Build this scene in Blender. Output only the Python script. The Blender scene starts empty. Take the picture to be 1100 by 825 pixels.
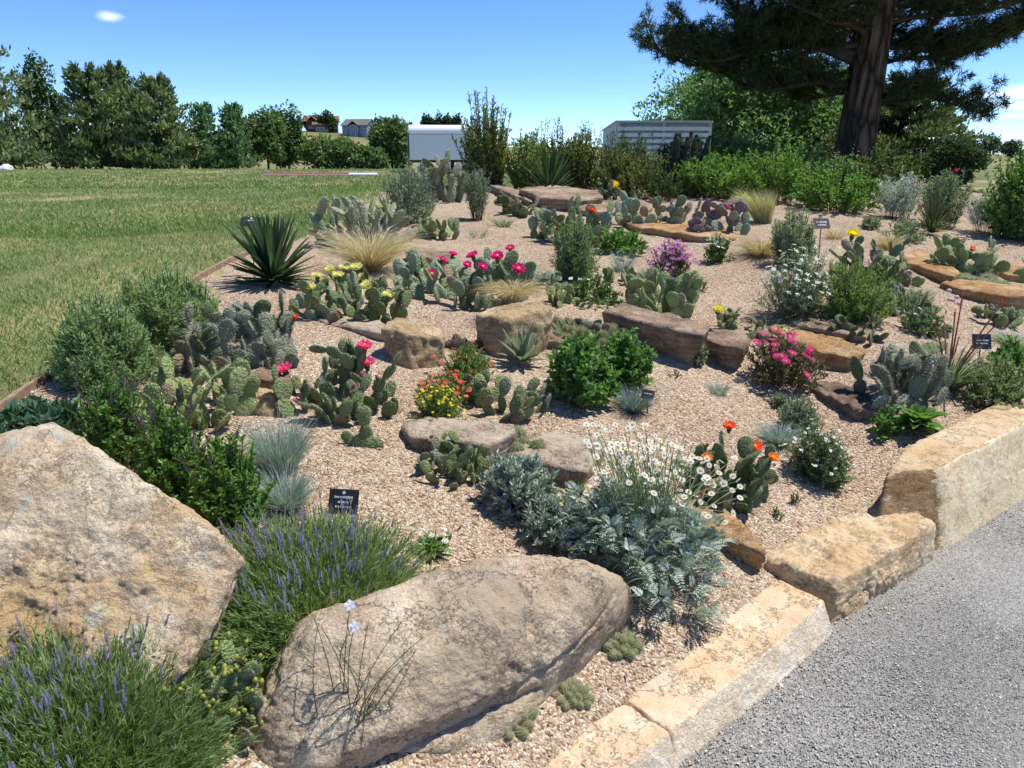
import bpy, bmesh, math
import numpy as np
from mathutils import Vector, Matrix

rad = math.radians
rng = np.random.default_rng(11)
scene = bpy.context.scene
COL = scene.collection

# ------------------------------------------------------------------ camera
CAM_Z = 1.6
PITCH = rad(16.79)
FPX = 820.0                                    # focal length in pixels of an 1100 px wide frame
cam_d = bpy.data.cameras.new("camera")
cam_d.sensor_width = 36.0
cam_d.lens = 36.0 * FPX / 1100.0
cam_d.clip_start = 0.05
cam_d.clip_end = 6000.0
cam = bpy.data.objects.new("camera", cam_d)
cam.location = (0, 0, CAM_Z)
cam.rotation_euler = (rad(90) - PITCH, 0, 0)
COL.objects.link(cam)
scene.camera = cam

# ------------------------------------------------------------------ sky, sun, exposure
SUN_EL = rad(66)
SUN_DIR = np.array([0.97, 0.24]); SUN_DIR /= np.linalg.norm(SUN_DIR)   # where the sun stands, seen from above
world = bpy.data.worlds.new("World")
scene.world = world
world.use_nodes = True
wt = world.node_tree
wt.nodes.clear()
w_out = wt.nodes.new("ShaderNodeOutputWorld")
w_bg = wt.nodes.new("ShaderNodeBackground")
w_bg.inputs["Strength"].default_value = 0.15
sky = wt.nodes.new("ShaderNodeTexSky")
sky.sky_type = 'NISHITA'
sky.sun_disc = False
sky.sun_elevation = SUN_EL
sky.sun_rotation = math.atan2(SUN_DIR[0], SUN_DIR[1])
sky.altitude = 4500
sky.air_density = 0.95
sky.dust_density = 0.0
sky.ozone_density = 2.2
# a few thin clouds high in the sky, placed by direction
tc = wt.nodes.new("ShaderNodeTexCoord")
nz = wt.nodes.new("ShaderNodeTexNoise")
nz.inputs["Scale"].default_value = 26.0
nz.inputs["Detail"].default_value = 6.0
nmap = wt.nodes.new("ShaderNodeMapping")
nmap.inputs["Scale"].default_value = (1.0, 1.0, 3.5)
wt.links.new(tc.outputs["Generated"], nmap.inputs["Vector"])
wt.links.new(nmap.outputs["Vector"], nz.inputs["Vector"])

def dir_of(u, v):
    a = (u - 550.0) / FPX; b = (412.5 - v) / FPX
    d = np.array([a, math.cos(PITCH) + b * math.sin(PITCH), -math.sin(PITCH) + b * math.cos(PITCH)])
    return d

cloud_sum = None
for (cu, cv, wx, wz, st) in [(118, 18, 0.014, 0.0055, 0.5), (1105, 99, 0.085, 0.008, 0.8), (1110, 112, 0.05, 0.007, 0.7),
                             (1112, 124, 0.045, 0.004, 0.4)]:
    d = dir_of(cu, cv); d /= np.linalg.norm(d)
    sub = wt.nodes.new("ShaderNodeVectorMath"); sub.operation = 'SUBTRACT'
    wt.links.new(tc.outputs["Generated"], sub.inputs[0]); sub.inputs[1].default_value = tuple(d)
    mul = wt.nodes.new("ShaderNodeVectorMath"); mul.operation = 'MULTIPLY'
    wt.links.new(sub.outputs[0], mul.inputs[0]); mul.inputs[1].default_value = (1 / wx, 1 / wx, 1 / wz)
    ln = wt.nodes.new("ShaderNodeVectorMath"); ln.operation = 'LENGTH'
    wt.links.new(mul.outputs[0], ln.inputs[0])
    ad = wt.nodes.new("ShaderNodeMath"); ad.operation = 'MULTIPLY_ADD'          # noise eats the outline
    wt.links.new(nz.outputs["Fac"], ad.inputs[0]); ad.inputs[1].default_value = 1.6
    wt.links.new(ln.outputs["Value"], ad.inputs[2])
    mr = wt.nodes.new("ShaderNodeMapRange"); mr.interpolation_type = 'SMOOTHSTEP'
    mr.inputs["From Min"].default_value = 1.9; mr.inputs["From Max"].default_value = 0.75
    mr.inputs["To Min"].default_value = 0.0; mr.inputs["To Max"].default_value = st
    wt.links.new(ad.outputs[0], mr.inputs["Value"])
    if cloud_sum is None:
        cloud_sum = mr.outputs[0]
    else:
        mx = wt.nodes.new("ShaderNodeMath"); mx.operation = 'MAXIMUM'
        wt.links.new(cloud_sum, mx.inputs[0]); wt.links.new(mr.outputs[0], mx.inputs[1])
        cloud_sum = mx.outputs[0]
cmix = wt.nodes.new("ShaderNodeMix"); cmix.data_type = 'RGBA'
wt.links.new(cloud_sum, cmix.inputs["Factor"])
hsv = wt.nodes.new("ShaderNodeHueSaturation")      # the deep blue of thin, dry mountain air
hsv.inputs["Saturation"].default_value = 1.15
wt.links.new(sky.outputs["Color"], hsv.inputs["Color"])
tnt = wt.nodes.new("ShaderNodeMix"); tnt.data_type = 'RGBA'; tnt.blend_type = 'MULTIPLY'; tnt.inputs["Factor"].default_value = 1.0
wt.links.new(hsv.outputs["Color"], tnt.inputs["A"]); tnt.inputs["B"].default_value = (0.90, 0.97, 1.10, 1)
wt.links.new(tnt.outputs["Result"], cmix.inputs["A"])
cmix.inputs["B"].default_value = (9.0, 9.3, 9.8, 1)
wt.links.new(cmix.outputs["Result"], w_bg.inputs["Color"])
wt.links.new(w_bg.outputs[0], w_out.inputs[0])

sun_d = bpy.data.lights.new("sun", 'SUN')
sun_d.energy = 4.8
sun_d.angle = rad(0.53)
sun_d.color = (1.0, 0.955, 0.88)
sun = bpy.data.objects.new("sun", sun_d)
COL.objects.link(sun)
sv = Vector((SUN_DIR[0] * math.cos(SUN_EL), SUN_DIR[1] * math.cos(SUN_EL), math.sin(SUN_EL)))
sun.rotation_euler = sv.to_track_quat('Z', 'Y').to_euler()
sun.location = (10, 6, 20)

scene.view_settings.view_transform = 'Standard'
scene.view_settings.look = 'None'
scene.view_settings.gamma = 1.0
scene.view_settings.exposure = 0.42
scene.view_settings.use_curve_mapping = False
scene.render.engine = 'CYCLES'
scene.cycles.max_bounces = 6
scene.cycles.diffuse_bounces = 3
scene.cycles.glossy_bounces = 2
scene.cycles.transmission_bounces = 3
scene.cycles.transparent_max_bounces = 4
scene.cycles.use_denoising = True
scene.cycles.use_adaptive_sampling = True

# ------------------------------------------------------------------ numeric helpers
def smooth(x, a, b):
    t = np.clip((x - a) / (b - a), 0, 1)
    return t * t * (3 - 2 * t)

def _hash(ix, iy, iz, seed):
    h = (ix.astype(np.int64) * 374761393 + iy.astype(np.int64) * 668265263 + iz.astype(np.int64) * 2147483647 + seed * 144665) & 0xffffffff
    h = ((h ^ (h >> 13)) * 1274126177) & 0xffffffff
    h = ((h ^ (h >> 16)) * 2246822519) & 0xffffffff
    h = h ^ (h >> 15)
    return (h & 0xffffff) / float(0xffffff)

def vnoise(p, seed=0):
    p = np.asarray(p, float)
    i = np.floor(p).astype(np.int64); f = p - i
    f = f * f * (3 - 2 * f)
    out = 0
    for dx in (0, 1):
        for dy in (0, 1):
            for dz in (0, 1):
                w = (f[:, 0] if dx else 1 - f[:, 0]) * (f[:, 1] if dy else 1 - f[:, 1]) * (f[:, 2] if dz else 1 - f[:, 2])
                out = out + w * _hash(i[:, 0] + dx, i[:, 1] + dy, i[:, 2] + dz, seed)
    return out * 2 - 1

def fbm(p, seed=0, octaves=4, gain=0.5):
    a, s, o = 1.0, 1.0, 0
    for k in range(octaves):
        o = o + a * vnoise(p * s + 17.3 * k, seed + k)
        a *= gain; s *= 2.03
    return o

def unit(v):
    v = np.asarray(v, float)
    return v / np.maximum(np.linalg.norm(v, axis=-1, keepdims=True), 1e-9)

# ------------------------------------------------------------------ terrain: path in front, bed rising behind the stone kerb, lawn beyond
WALL = np.array([(-0.55, 0.55), (0.45, 1.71), (1.17, 2.38), (1.86, 2.98), (2.48, 3.38), (6.0, 5.3), (15.0, 10.0)])

def sdist(x, y):
    x = np.asarray(x, float); y = np.asarray(y, float)
    s = np.full(np.broadcast(x, y).shape, -1e9)
    for a, b in zip(WALL[:-1], WALL[1:]):
        t = unit(b - a); n = np.array([-t[1], t[0]])
        s = np.maximum(s, (x - a[0]) * n[0] + (y - a[1]) * n[1])
    return s

def H(x, y):
    x = np.asarray(x, float); y = np.asarray(y, float)
    s = sdist(x, y)
    sc = np.maximum(s, 0)
    b = 0.03 + 0.17 * smooth(x, 1.5, 2.3) * np.exp(-sc / 5.0)
    mound = 0.25 + 0.75 * smooth(x, -5.0, -0.8)
    far = 1 - 0.75 * smooth(y, 13.0, 22.0)
    z = b + 0.66 * (1 - np.exp(-sc / 2.2)) + 0.045 * 10 * (1 - np.exp(-sc / 10.0)) * 1.35 * mound * far
    z = np.where(s > 0, z, 0.0)
    z = z - 0.9 * smooth(y, 44, 75) - 0.012 * np.clip(y - 60, 0, 140)
    hill = 12.5 * np.exp(-((x + 95) / 95) ** 2 - ((y - 330) / 75) ** 2)
    ridge = (6.5 + 2.0 * np.sin(x / 170.0 + 1.0) - 3.5 * smooth(x, 60, 300)) * smooth(y, 320, 620)
    return z + hill + ridge

CAMP = np.array([0, 0, CAM_Z])
FWD = np.array([0, math.cos(PITCH), -math.sin(PITCH)])

def ground(u, v, dz=0.0):
    d = dir_of(u, v)
    ts = np.geomspace(0.6, 200, 1500)
    p = CAMP + ts[:, None] * d
    below = p[:, 2] <= H(p[:, 0], p[:, 1]) + dz
    if not below.any():
        t = 14.0
        return CAMP + t * d
    i = int(np.argmax(below))
    lo, hi = (ts[i - 1] if i else ts[0]), ts[i]
    for _ in range(18):
        m = 0.5 * (lo + hi); q = CAMP + m * d
        if q[2] <= float(H(q[0], q[1])) + dz: hi = m
        else: lo = m
    return CAMP + hi * d

def on_plane(u, v, z, tilt=0.0, y0=0.0):
    """point of the picture ray on the plane height = z + tilt*(y-y0)"""
    d = dir_of(u, v)
    t = (z - tilt * y0 - CAM_Z) / (d[2] - tilt * d[1])
    return CAMP + t * d

def at_y(u, v, y):
    d = dir_of(u, v)
    return CAMP + d * (y / d[1])

def ppm(P):
    return FPX / float(np.dot(np.asarray(P) - CAMP, FWD))

def project(P):
    q = np.asarray(P) - CAMP
    dep = q @ FWD
    up = np.array([0, math.sin(PITCH), math.cos(PITCH)])
    return np.stack([550 + FPX * q[..., 0] / dep, 412.5 - FPX * (q @ up) / dep], -1)

def place(box, y=None):
    """centre on the ground, radius and height in metres for a thing that fills this picture box"""
    u0, v0, u1, v1 = box
    uc, w = 0.5 * (u0 + u1), (u1 - u0)
    if y is not None:
        P = at_y(uc, v1, y); P[2] = float(H(P[0], P[1]))
        k = ppm(P)
        top = at_y(uc, v0, y)[2]
        return P, w / 2 / k, top - P[2]
    vc = v1
    for _ in range(5):
        P = ground(uc, vc)
        k = ppm(P)
        L = np.linalg.norm(P - CAMP)
        sn = (CAM_Z - P[2]) / L
        vc = max(v1 - 0.80 * w / 2 * sn, 0.5 * (v0 + v1))
    up = (vc - v0)                                   # outline of a half ellipsoid seen from above
    hh = math.sqrt(max((0.45 * up) ** 2, up ** 2 - (w / 2 * sn) ** 2))
    return P, w / 2 / k, max(0.03, hh / k / math.sqrt(max(0.1, 1 - sn * sn)))

# ------------------------------------------------------------------ mesh builder
class MB:
    def __init__(s):
        s.V, s.F, s.C, s.n = [], [], [], 0
    def add(s, V, F, C=(0.5, 0.5, 0.5)):
        V = np.asarray(V, float).reshape(-1, 3)
        C = np.asarray(C, float)
        if C.ndim == 1: C = np.broadcast_to(C, (len(V), 3))
        for f in (F if isinstance(F, list) else [F]):
            if len(f): s.F.append(np.asarray(f, np.int64) + s.n)
        s.V.append(V); s.C.append(C); s.n += len(V)
        return s
    def add_mb(s, o, M=None):
        for_v = np.concatenate(o.V)
        if M is not None:
            M = np.asarray(M); for_v = for_v @ M[:3, :3].T + M[:3, 3]
        s.F += [f + s.n for f in o.F]
        s.V.append(for_v); s.C.append(np.concatenate(o.C)); s.n += len(for_v)
    def mesh(s, name, mat, smooth_shade=False, col=True):
        V = np.concatenate(s.V); C = np.concatenate(s.C)
        me = bpy.data.meshes.new(name)
        me.vertices.add(len(V)); me.vertices.foreach_set("co", V.astype(np.float32).ravel())
        sizes = np.concatenate([np.full(len(f), f.shape[1]) for f in s.F])
        loops = np.concatenate([f.ravel() for f in s.F])
        starts = np.concatenate([[0], np.cumsum(sizes)[:-1]])
        me.loops.add(len(loops)); me.loops.foreach_set("vertex_index", loops.astype(np.int32))
        me.polygons.add(len(sizes))
        me.polygons.foreach_set("loop_start", starts.astype(np.int32))
        me.polygons.foreach_set("use_smooth", np.full(len(sizes), smooth_shade))
        if col:
            a = me.attributes.new("Col", 'FLOAT_COLOR', 'POINT')
            a.data.foreach_set("color", np.concatenate([C, np.ones((len(C), 1))], 1).astype(np.float32).ravel())
        me.update(calc_edges=True)
        me.validate()
        me.materials.append(mat)
        return me
    def build(s, name, mat, parent=None, loc=(0, 0, 0), smooth_shade=False, **tags):
        return link(name, s.mesh(name, mat, smooth_shade), parent, loc, **tags)

def link(name, data, parent=None, loc=(0, 0, 0), **tags):
    o = bpy.data.objects.new(name, data)
    o.location = tuple(loc)
    if parent is not None: o.parent = parent
    for k, v in tags.items():
        if v: o[k] = v
    COL.objects.link(o)
    return o

def root(name, loc, label, category, group=None):
    return link(name, None, None, loc, label=label, category=category, group=group)

def inst(name, mesh, parent, M):
    o = bpy.data.objects.new(name, mesh)
    o.parent = parent
    o.matrix_local = Matrix([list(map(float, r)) for r in M])
    COL.objects.link(o)
    return o

def frame(z, x=None, roll=0.0, pos=(0, 0, 0), s=1.0):
    """4x4 whose Z axis is z"""
    z = unit(z)
    if x is None:
        x = np.array([1, 0, 0]) if abs(z[0]) < 0.9 else np.array([0, 1, 0])
    x = unit(np.asarray(x) - z * np.dot(x, z)); y = np.cross(z, x)
    c, sn = math.cos(roll), math.sin(roll)
    x2 = x * c + y * sn; y2 = np.cross(z, x2)
    M = np.eye(4)
    sc = np.broadcast_to(np.asarray(s, float), (3,))
    M[:3, 0] = x2 * sc[0]; M[:3, 1] = y2 * sc[1]; M[:3, 2] = z * sc[2]; M[:3, 3] = pos
    return M

def box_mb(mb, lo, hi, C=(0.5, 0.5, 0.5)):
    x0, y0, z0 = lo; x1, y1, z1 = hi
    V = [(x0, y0, z0), (x1, y0, z0), (x1, y1, z0), (x0, y1, z0), (x0, y0, z1), (x1, y0, z1), (x1, y1, z1), (x0, y1, z1)]
    mb.add(V, np.array([(0, 3, 2, 1), (4, 5, 6, 7), (0, 1, 5, 4), (1, 2, 6, 5), (2, 3, 7, 6), (3, 0, 4, 7)]), C)

def tube_mb(mb, P, R, sides=6, C=(0.5, 0.5, 0.5), cap=True):
    P = np.asarray(P, float); n = len(P)
    R = np.broadcast_to(np.asarray(R, float), (n,))
    T = unit(np.gradient(P, axis=0))
    ref = np.array([0.31, 0.17, 0.93])
    if abs(T[0] @ ref) > 0.95: ref = np.array([1.0, 0, 0])
    X = unit(np.cross(np.broadcast_to(ref, T.shape), T)); Y = np.cross(T, X)
    a = np.linspace(0, 2 * math.pi, sides, endpoint=False)
    V = P[:, None] + R[:, None, None] * (np.cos(a)[None, :, None] * X[:, None] + np.sin(a)[None, :, None] * Y[:, None])
    i = np.arange(n - 1)[:, None] * sides; j = np.arange(sides)[None]; k = (j + 1) % sides
    F = np.stack([i + j, i + k, i + k + sides, i + j + sides], -1).reshape(-1, 4)
    Fs = [F]
    if cap:
        Fs += [np.arange(sides)[::-1][None], (np.arange(sides) + (n - 1) * sides)[None]]
    mb.add(V.reshape(-1, 3), Fs, C)

def tint(n, cols, var=0.15, per=4):
    """n colours picked between the given ones, repeated for the vertices of each leaf"""
    cols = np.asarray(cols, float)
    i = rng.integers(0, len(cols), n); j = rng.integers(0, len(cols), n); t = rng.random((n, 1)) * 0.5
    c = cols[i] * (1 - t) + cols[j] * t
    c = c * (1 + var * rng.standard_normal((n, 1)))
    return np.repeat(np.clip(c, 0.003, 1), per, 0)

def kites(mb, P, D, N, L, W, cols, var=0.15, fold=0.25, mid=0.5):
    """n leaves, each one folded four-corner face"""
    P = np.asarray(P, float); n = len(P)
    D = unit(D); S = unit(np.cross(D, N)); U = np.cross(S, D)
    L = np.broadcast_to(L, (n,))[:, None]; W = np.broadcast_to(W, (n,))[:, None]
    m = P + D * L * mid + U * (W * fold)
    V = np.stack([P, m + S * W * 0.5, P + D * L, m - S * W * 0.5], 1).reshape(-1, 3)
    F = np.arange(4 * n).reshape(n, 4)
    mb.add(V, F, tint(n, cols, var) if len(np.shape(cols)) == 2 and np.shape(cols)[0] != 4 * n else cols)

def blades(mb, P, D, L, W, droop, cols, segs=4, var=0.15, tipcol=None, taper=1.0):
    """n curved tapering ribbons"""
    P = np.asarray(P, float); n = len(P); D = unit(D)
    L = np.broadcast_to(L, (n,))[:, None, None]; W = np.broadcast_to(W, (n,))[:, None, None]
    dr = np.broadcast_to(droop, (n,))[:, None, None]
    t = np.linspace(0, 1, segs + 1)[None, :, None]
    hz = D.copy(); hz[:, 2] = 0
    hz = unit(hz + 1e-6)
    c = P[:, None] + D[:, None] * L * t + (hz[:, None] * 0.35 - np.array([0, 0, 1.0])) * (L * dr * t * t)
    S = unit(np.cross(D, np.array([0, 0, 1.0])) + 0.6 * rng.standard_normal((n, 3)))[:, None]
    w = W * 0.5 * np.maximum(0.04, (1 - t ** 1.5) ** taper) * (0.75 + 0.5 * np.minimum(t * 3, 1) * 0.5)
    V = np.stack([c + S * w, c - S * w], 2).reshape(-1, 3)
    k = 2 * (segs + 1)
    i = (np.arange(n) * k)[:, None] + (np.arange(segs) * 2)[None]
    F = np.stack([i, i + 1, i + 3, i + 2], -1).reshape(-1, 4)
    C = tint(n, cols, var, per=k)
    if tipcol is not None:
        tt = np.tile(np.repeat(np.linspace(0, 1, segs + 1), 2), n)[:, None] ** 1.5
        C = C * (1 - tt) + np.asarray(tipcol)[None] * tt
    mb.add(V, F, C)
    return c[:, -1], unit(c[:, -1] - c[:, -2])

# ------------------------------------------------------------------ materials
def new_mat(name, rough=0.8, spec=0.25):
    m = bpy.data.materials.new(name); m.use_nodes = True
    b = m.node_tree.nodes["Principled BSDF"]
    b.inputs["Roughness"].default_value = rough
    b.inputs["Specular IOR Level"].default_value = spec
    return m, m.node_tree, b

def N(t, kind, **kw):
    n = t.nodes.new(kind)
    for k, v in kw.items():
        if hasattr(n, k): setattr(n, k, v)
        else: n.inputs[k].default_value = v
    return n

def ramp(t, src, stops):
    r = t.nodes.new("ShaderNodeValToRGB")
    e = r.color_ramp.elements
    while len(e) > 1: e.remove(e[-1])
    for i, (p, c) in enumerate(stops):
        q = e[0] if i == 0 else e.new(p)
        q.position = p; q.color = (*c, 1) if len(c) == 3 else c
    t.links.new(src, r.inputs[0])
    return r.outputs["Color"]

def mixc(t, fac, a, b, mode='MIX'):
    m = t.nodes.new("ShaderNodeMix"); m.data_type = 'RGBA'; m.blend_type = mode
    for sock, v in ((m.inputs["Factor"], fac), (m.inputs["A"], a), (m.inputs["B"], b)):
        if isinstance(v, (int, float)): sock.default_value = v
        elif isinstance(v, tuple): sock.default_value = (*v, 1)
        else: t.links.new(v, sock)
    return m.outputs["Result"]

def bump(t, b, h, strength, dist):
    n = N(t, "ShaderNodeBump"); n.inputs["Strength"].default_value = strength; n.inputs["Distance"].default_value = dist
    t.links.new(h, n.inputs["Height"]); t.links.new(n.outputs[0], b.inputs["Normal"])

def obj_coord(t):
    return N(t, "ShaderNodeTexCoord").outputs["Object"]

def leaf_mat(name, rough=0.6, spec=0.3, trans=0.3):
    """leaf surface: colour of each leaf from the mesh, light passes through a little"""
    m, t, b = new_mat(name, rough, spec)
    a = N(t, "ShaderNodeAttribute", attribute_name="Col")
    t.links.new(a.outputs["Color"], b.inputs["Base Color"])
    if trans > 0:
        tr = N(t, "ShaderNodeBsdfTranslucent")
        br = N(t, "ShaderNodeMix", data_type='RGBA', blend_type='MULTIPLY')
        br.inputs["Factor"].default_value = 1.0
        t.links.new(a.outputs["Color"], br.inputs["A"]); br.inputs["B"].default_value = (1.25, 1.35, 0.75, 1)
        t.links.new(br.outputs["Result"], tr.inputs["Color"])
        mx = N(t, "ShaderNodeMixShader"); mx.inputs[0].default_value = trans
        t.links.new(b.outputs[0], mx.inputs[1]); t.links.new(tr.outputs[0], mx.inputs[2])
        out = next(n for n in t.nodes if n.type == 'OUTPUT_MATERIAL')
        t.links.new(mx.outputs[0], out.inputs[0])
    return m

LEAF = leaf_mat("leaf", 0.5, 0.35, 0.38)
SILVER = leaf_mat("silver_leaf", 0.85, 0.1, 0.2)
GRASSM = leaf_mat("grass_blade", 0.55, 0.3, 0.3)
NEEDLE = leaf_mat("pine_needle", 0.55, 0.25, 0.32)
PETAL = leaf_mat("petal", 0.5, 0.2, 0.35)
PLAIN = leaf_mat("dry_stem", 0.85, 0.1, 0.0)
STONECHIP = leaf_mat("stone_chip", 0.9, 0.15, 0.0)

def flat_mat(name, c, rough=0.6, spec=0.3, var=0.12, scale=8.0, metal=0.0):
    m, t, b = new_mat(name, rough, spec)
    n = N(t, "ShaderNodeTexNoise"); n.inputs["Scale"].default_value = scale; n.inputs["Detail"].default_value = 5
    t.links.new(obj_coord(t), n.inputs["Vector"])
    lo = tuple(x * (1 - var) for x in c); hi = tuple(min(1, x * (1 + var)) for x in c)
    t.links.new(ramp(t, n.outputs["Fac"], [(0.3, lo), (0.7, hi)]), b.inputs["Base Color"])
    b.inputs["Metallic"].default_value = metal
    return m

def rock_mat(name, cols, scale=6.0, lichen=0.0, bands=0.0, bumpd=0.012, grain=0.35, lich_cols=((0.52, 0.50, 0.39), (0.46, 0.36, 0.14)), stain=None):
    m, t, b = new_mat(name, 0.88, 0.2)
    oc = obj_coord(t)
    n1 = N(t, "ShaderNodeTexNoise"); n1.inputs["Scale"].default_value = scale; n1.inputs["Detail"].default_value = 7; n1.inputs["Roughness"].default_value = 0.6
    n1.inputs["Distortion"].default_value = 0.6
    t.links.new(oc, n1.inputs["Vector"])
    k = len(cols)
    c = ramp(t, n1.outputs["Fac"], [(0.30 + 0.40 * i / max(1, k - 1), cols[i]) for i in range(k)])
    if bands:
        mp = N(t, "ShaderNodeMapping"); mp.inputs["Scale"].default_value = (1.2, 1.2, 14.0)
        t.links.new(oc, mp.inputs["Vector"])
        nb = N(t, "ShaderNodeTexNoise"); nb.inputs["Scale"].default_value = 2.5; nb.inputs["Detail"].default_value = 4
        t.links.new(mp.outputs[0], nb.inputs["Vector"])
        c = mixc(t, bands, c, ramp(t, nb.outputs["Fac"], [(0.35, tuple(x * 0.55 for x in cols[0])), (0.5, cols[k // 2]), (0.65, tuple(min(1, x * 1.15) for x in cols[-1]))]))
    ng = N(t, "ShaderNodeTexNoise"); ng.inputs["Scale"].default_value = 140.0; ng.inputs["Detail"].default_value = 3
    t.links.new(oc, ng.inputs["Vector"])
    c = mixc(t, grain, c, ramp(t, ng.outputs["Fac"], [(0.35, (0.25, 0.22, 0.2)), (0.5, (0.5, 0.5, 0.5)), (0.66, (0.85, 0.82, 0.78))]), 'OVERLAY')
    if stain is not None:
        nst = N(t, "ShaderNodeTexNoise"); nst.inputs["Scale"].default_value = 3.1; nst.inputs["Detail"].default_value = 6
        mp2 = N(t, "ShaderNodeMapping"); mp2.inputs["Location"].default_value = (4.2, 1.7, 9.1)
        t.links.new(oc, mp2.inputs["Vector"]); t.links.new(mp2.outputs[0], nst.inputs["Vector"])
        f = ramp(t, nst.outputs["Fac"], [(0.52, (0, 0, 0)), (0.64, (0.8, 0.8, 0.8))])
        c = mixc(t, f, c, stain)
    if lichen:
        for sc, lc, th in ((9.0, lich_cols[0], 0.36), (17.0, lich_cols[1], 0.28), (30.0, lich_cols[0], 0.3)):
            vo = N(t, "ShaderNodeTexVoronoi"); vo.inputs["Scale"].default_value = sc
            nn = N(t, "ShaderNodeTexNoise"); nn.inputs["Scale"].default_value = sc * 3; nn.inputs["Detail"].default_value = 4
            t.links.new(oc, nn.inputs["Vector"])
            ad = N(t, "ShaderNodeMix", data_type='RGBA'); ad.inputs["Factor"].default_value = 0.12
            t.links.new(oc, ad.inputs["A"]); t.links.new(nn.outputs["Color"], ad.inputs["B"])
            t.links.new(ad.outputs["Result"], vo.inputs["Vector"])
            pick = N(t, "ShaderNodeMath", operation='MULTIPLY')
            sp = N(t, "ShaderNodeSeparateColor"); t.links.new(vo.outputs["Color"], sp.inputs[0])
            g = N(t, "ShaderNodeMath", operation='GREATER_THAN'); g.inputs[1].default_value = 0.55
            t.links.new(sp.outputs[0], g.inputs[0])
            f = N(t, "ShaderNodeMapRange"); f.inputs["From Min"].default_value = th; f.inputs["From Max"].default_value = th * 0.6
            t.links.new(vo.outputs["Distance"], f.inputs["Value"])
            t.links.new(f.outputs[0], pick.inputs[0]); t.links.new(g.outputs[0], pick.inputs[1])
            pk = N(t, "ShaderNodeMath", operation='MULTIPLY'); pk.inputs[1].default_value = lichen
            t.links.new(pick.outputs[0], pk.inputs[0])
            c = mixc(t, pk.outputs[0], c, lc)
    t.links.new(c, b.inputs["Base Color"])
    nb2 = N(t, "ShaderNodeTexNoise"); nb2.inputs["Scale"].default_value = scale * 5; nb2.inputs["Detail"].default_value = 9; nb2.inputs["Roughness"].default_value = 0.65
    t.links.new(oc, nb2.inputs["Vector"])
    nf = N(t, "ShaderNodeTexNoise"); nf.inputs["Scale"].default_value = scale * 26; nf.inputs["Detail"].default_value = 6; nf.inputs["Roughness"].default_value = 0.7
    t.links.new(oc, nf.inputs["Vector"])
    sm = N(t, "ShaderNodeMath", operation='MULTIPLY_ADD'); sm.inputs[1].default_value = 0.35
    t.links.new(nf.outputs["Fac"], sm.inputs[0]); t.links.new(nb2.outputs["Fac"], sm.inputs[2])
    vc = N(t, "ShaderNodeTexVoronoi"); vc.feature = 'DISTANCE_TO_EDGE'; vc.inputs["Scale"].default_value = scale * 1.6      # fine cracks
    wv = N(t, "ShaderNodeMix", data_type='RGBA'); wv.inputs["Factor"].default_value = 0.25
    t.links.new(oc, wv.inputs["A"]); t.links.new(nb2.outputs["Color"], wv.inputs["B"]); t.links.new(wv.outputs["Result"], vc.inputs["Vector"])
    ck = N(t, "ShaderNodeMapRange"); ck.inputs["From Min"].default_value = 0.0; ck.inputs["From Max"].default_value = 0.02; ck.inputs["To Min"].default_value = -0.22; ck.inputs["To Max"].default_value = 0.0
    t.links.new(vc.outputs["Distance"], ck.inputs["Value"])
    s2 = N(t, "ShaderNodeMath", operation='ADD'); t.links.new(sm.outputs[0], s2.inputs[0]); t.links.new(ck.outputs[0], s2.inputs[1])
    bump(t, b, s2.outputs[0], 1.0, bumpd * 1.7)
    return m

M_TAN = rock_mat("tan_sandstone", [(0.30, 0.20, 0.11), (0.46, 0.33, 0.18), (0.60, 0.48, 0.31)], 5, bands=0.25)
M_BROWN = rock_mat("brown_sandstone", [(0.13, 0.08, 0.05), (0.31, 0.22, 0.15), (0.48, 0.385, 0.29)], 6, bands=0.45)
M_SLABGREY = rock_mat("grey_brown_sandstone", [(0.27, 0.20, 0.14), (0.40, 0.32, 0.24), (0.54, 0.46, 0.36)], 4, bands=0.15, lichen=0.3)
M_DARKROCK = rock_mat("dark_weathered_rock", [(0.06, 0.045, 0.035), (0.20, 0.145, 0.10), (0.40, 0.31, 0.24)], 9, bands=0.4)
M_ORANGE = rock_mat("orange_sandstone", [(0.26, 0.14, 0.06), (0.42, 0.25, 0.11), (0.50, 0.38, 0.24)], 5, bands=0.3)
M_BOULDER_A = rock_mat("lichen_boulder", [(0.36, 0.26, 0.17), (0.55, 0.42, 0.28), (0.72, 0.63, 0.47)], 4, lichen=0.9, bumpd=0.014, grain=0.3, stain=(0.52, 0.34, 0.15))
M_BOULDER_B = rock_mat("granular_boulder", [(0.32, 0.23, 0.155), (0.47, 0.37, 0.26), (0.60, 0.51, 0.37)], 4, bumpd=0.012, grain=0.5, lichen=0.25, stain=(0.37, 0.29, 0.205))
M_WALL = rock_mat("cut_sandstone", [(0.53, 0.34, 0.18), (0.62, 0.47, 0.30), (0.69, 0.59, 0.45)], 4, bands=0.12, bumpd=0.007, grain=0.18, stain=(0.58, 0.50, 0.40))
M_CUT = rock_mat("chiselled_pale_face", [(0.72, 0.56, 0.38), (0.82, 0.68, 0.50), (0.87, 0.77, 0.61)], 9, bumpd=0.008, grain=0.12)
M_BLOCK = rock_mat("buff_sandstone", [(0.50, 0.32, 0.155), (0.60, 0.44, 0.26), (0.68, 0.56, 0.39)], 5, bands=0.10, bumpd=0.010, grain=0.18)
M_WALL_PALE = rock_mat("pale_cut_sandstone", [(0.64, 0.49, 0.29), (0.72, 0.58, 0.37), (0.78, 0.66, 0.46)], 5, bands=0.0, bumpd=0.005, grain=0.12)

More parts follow.
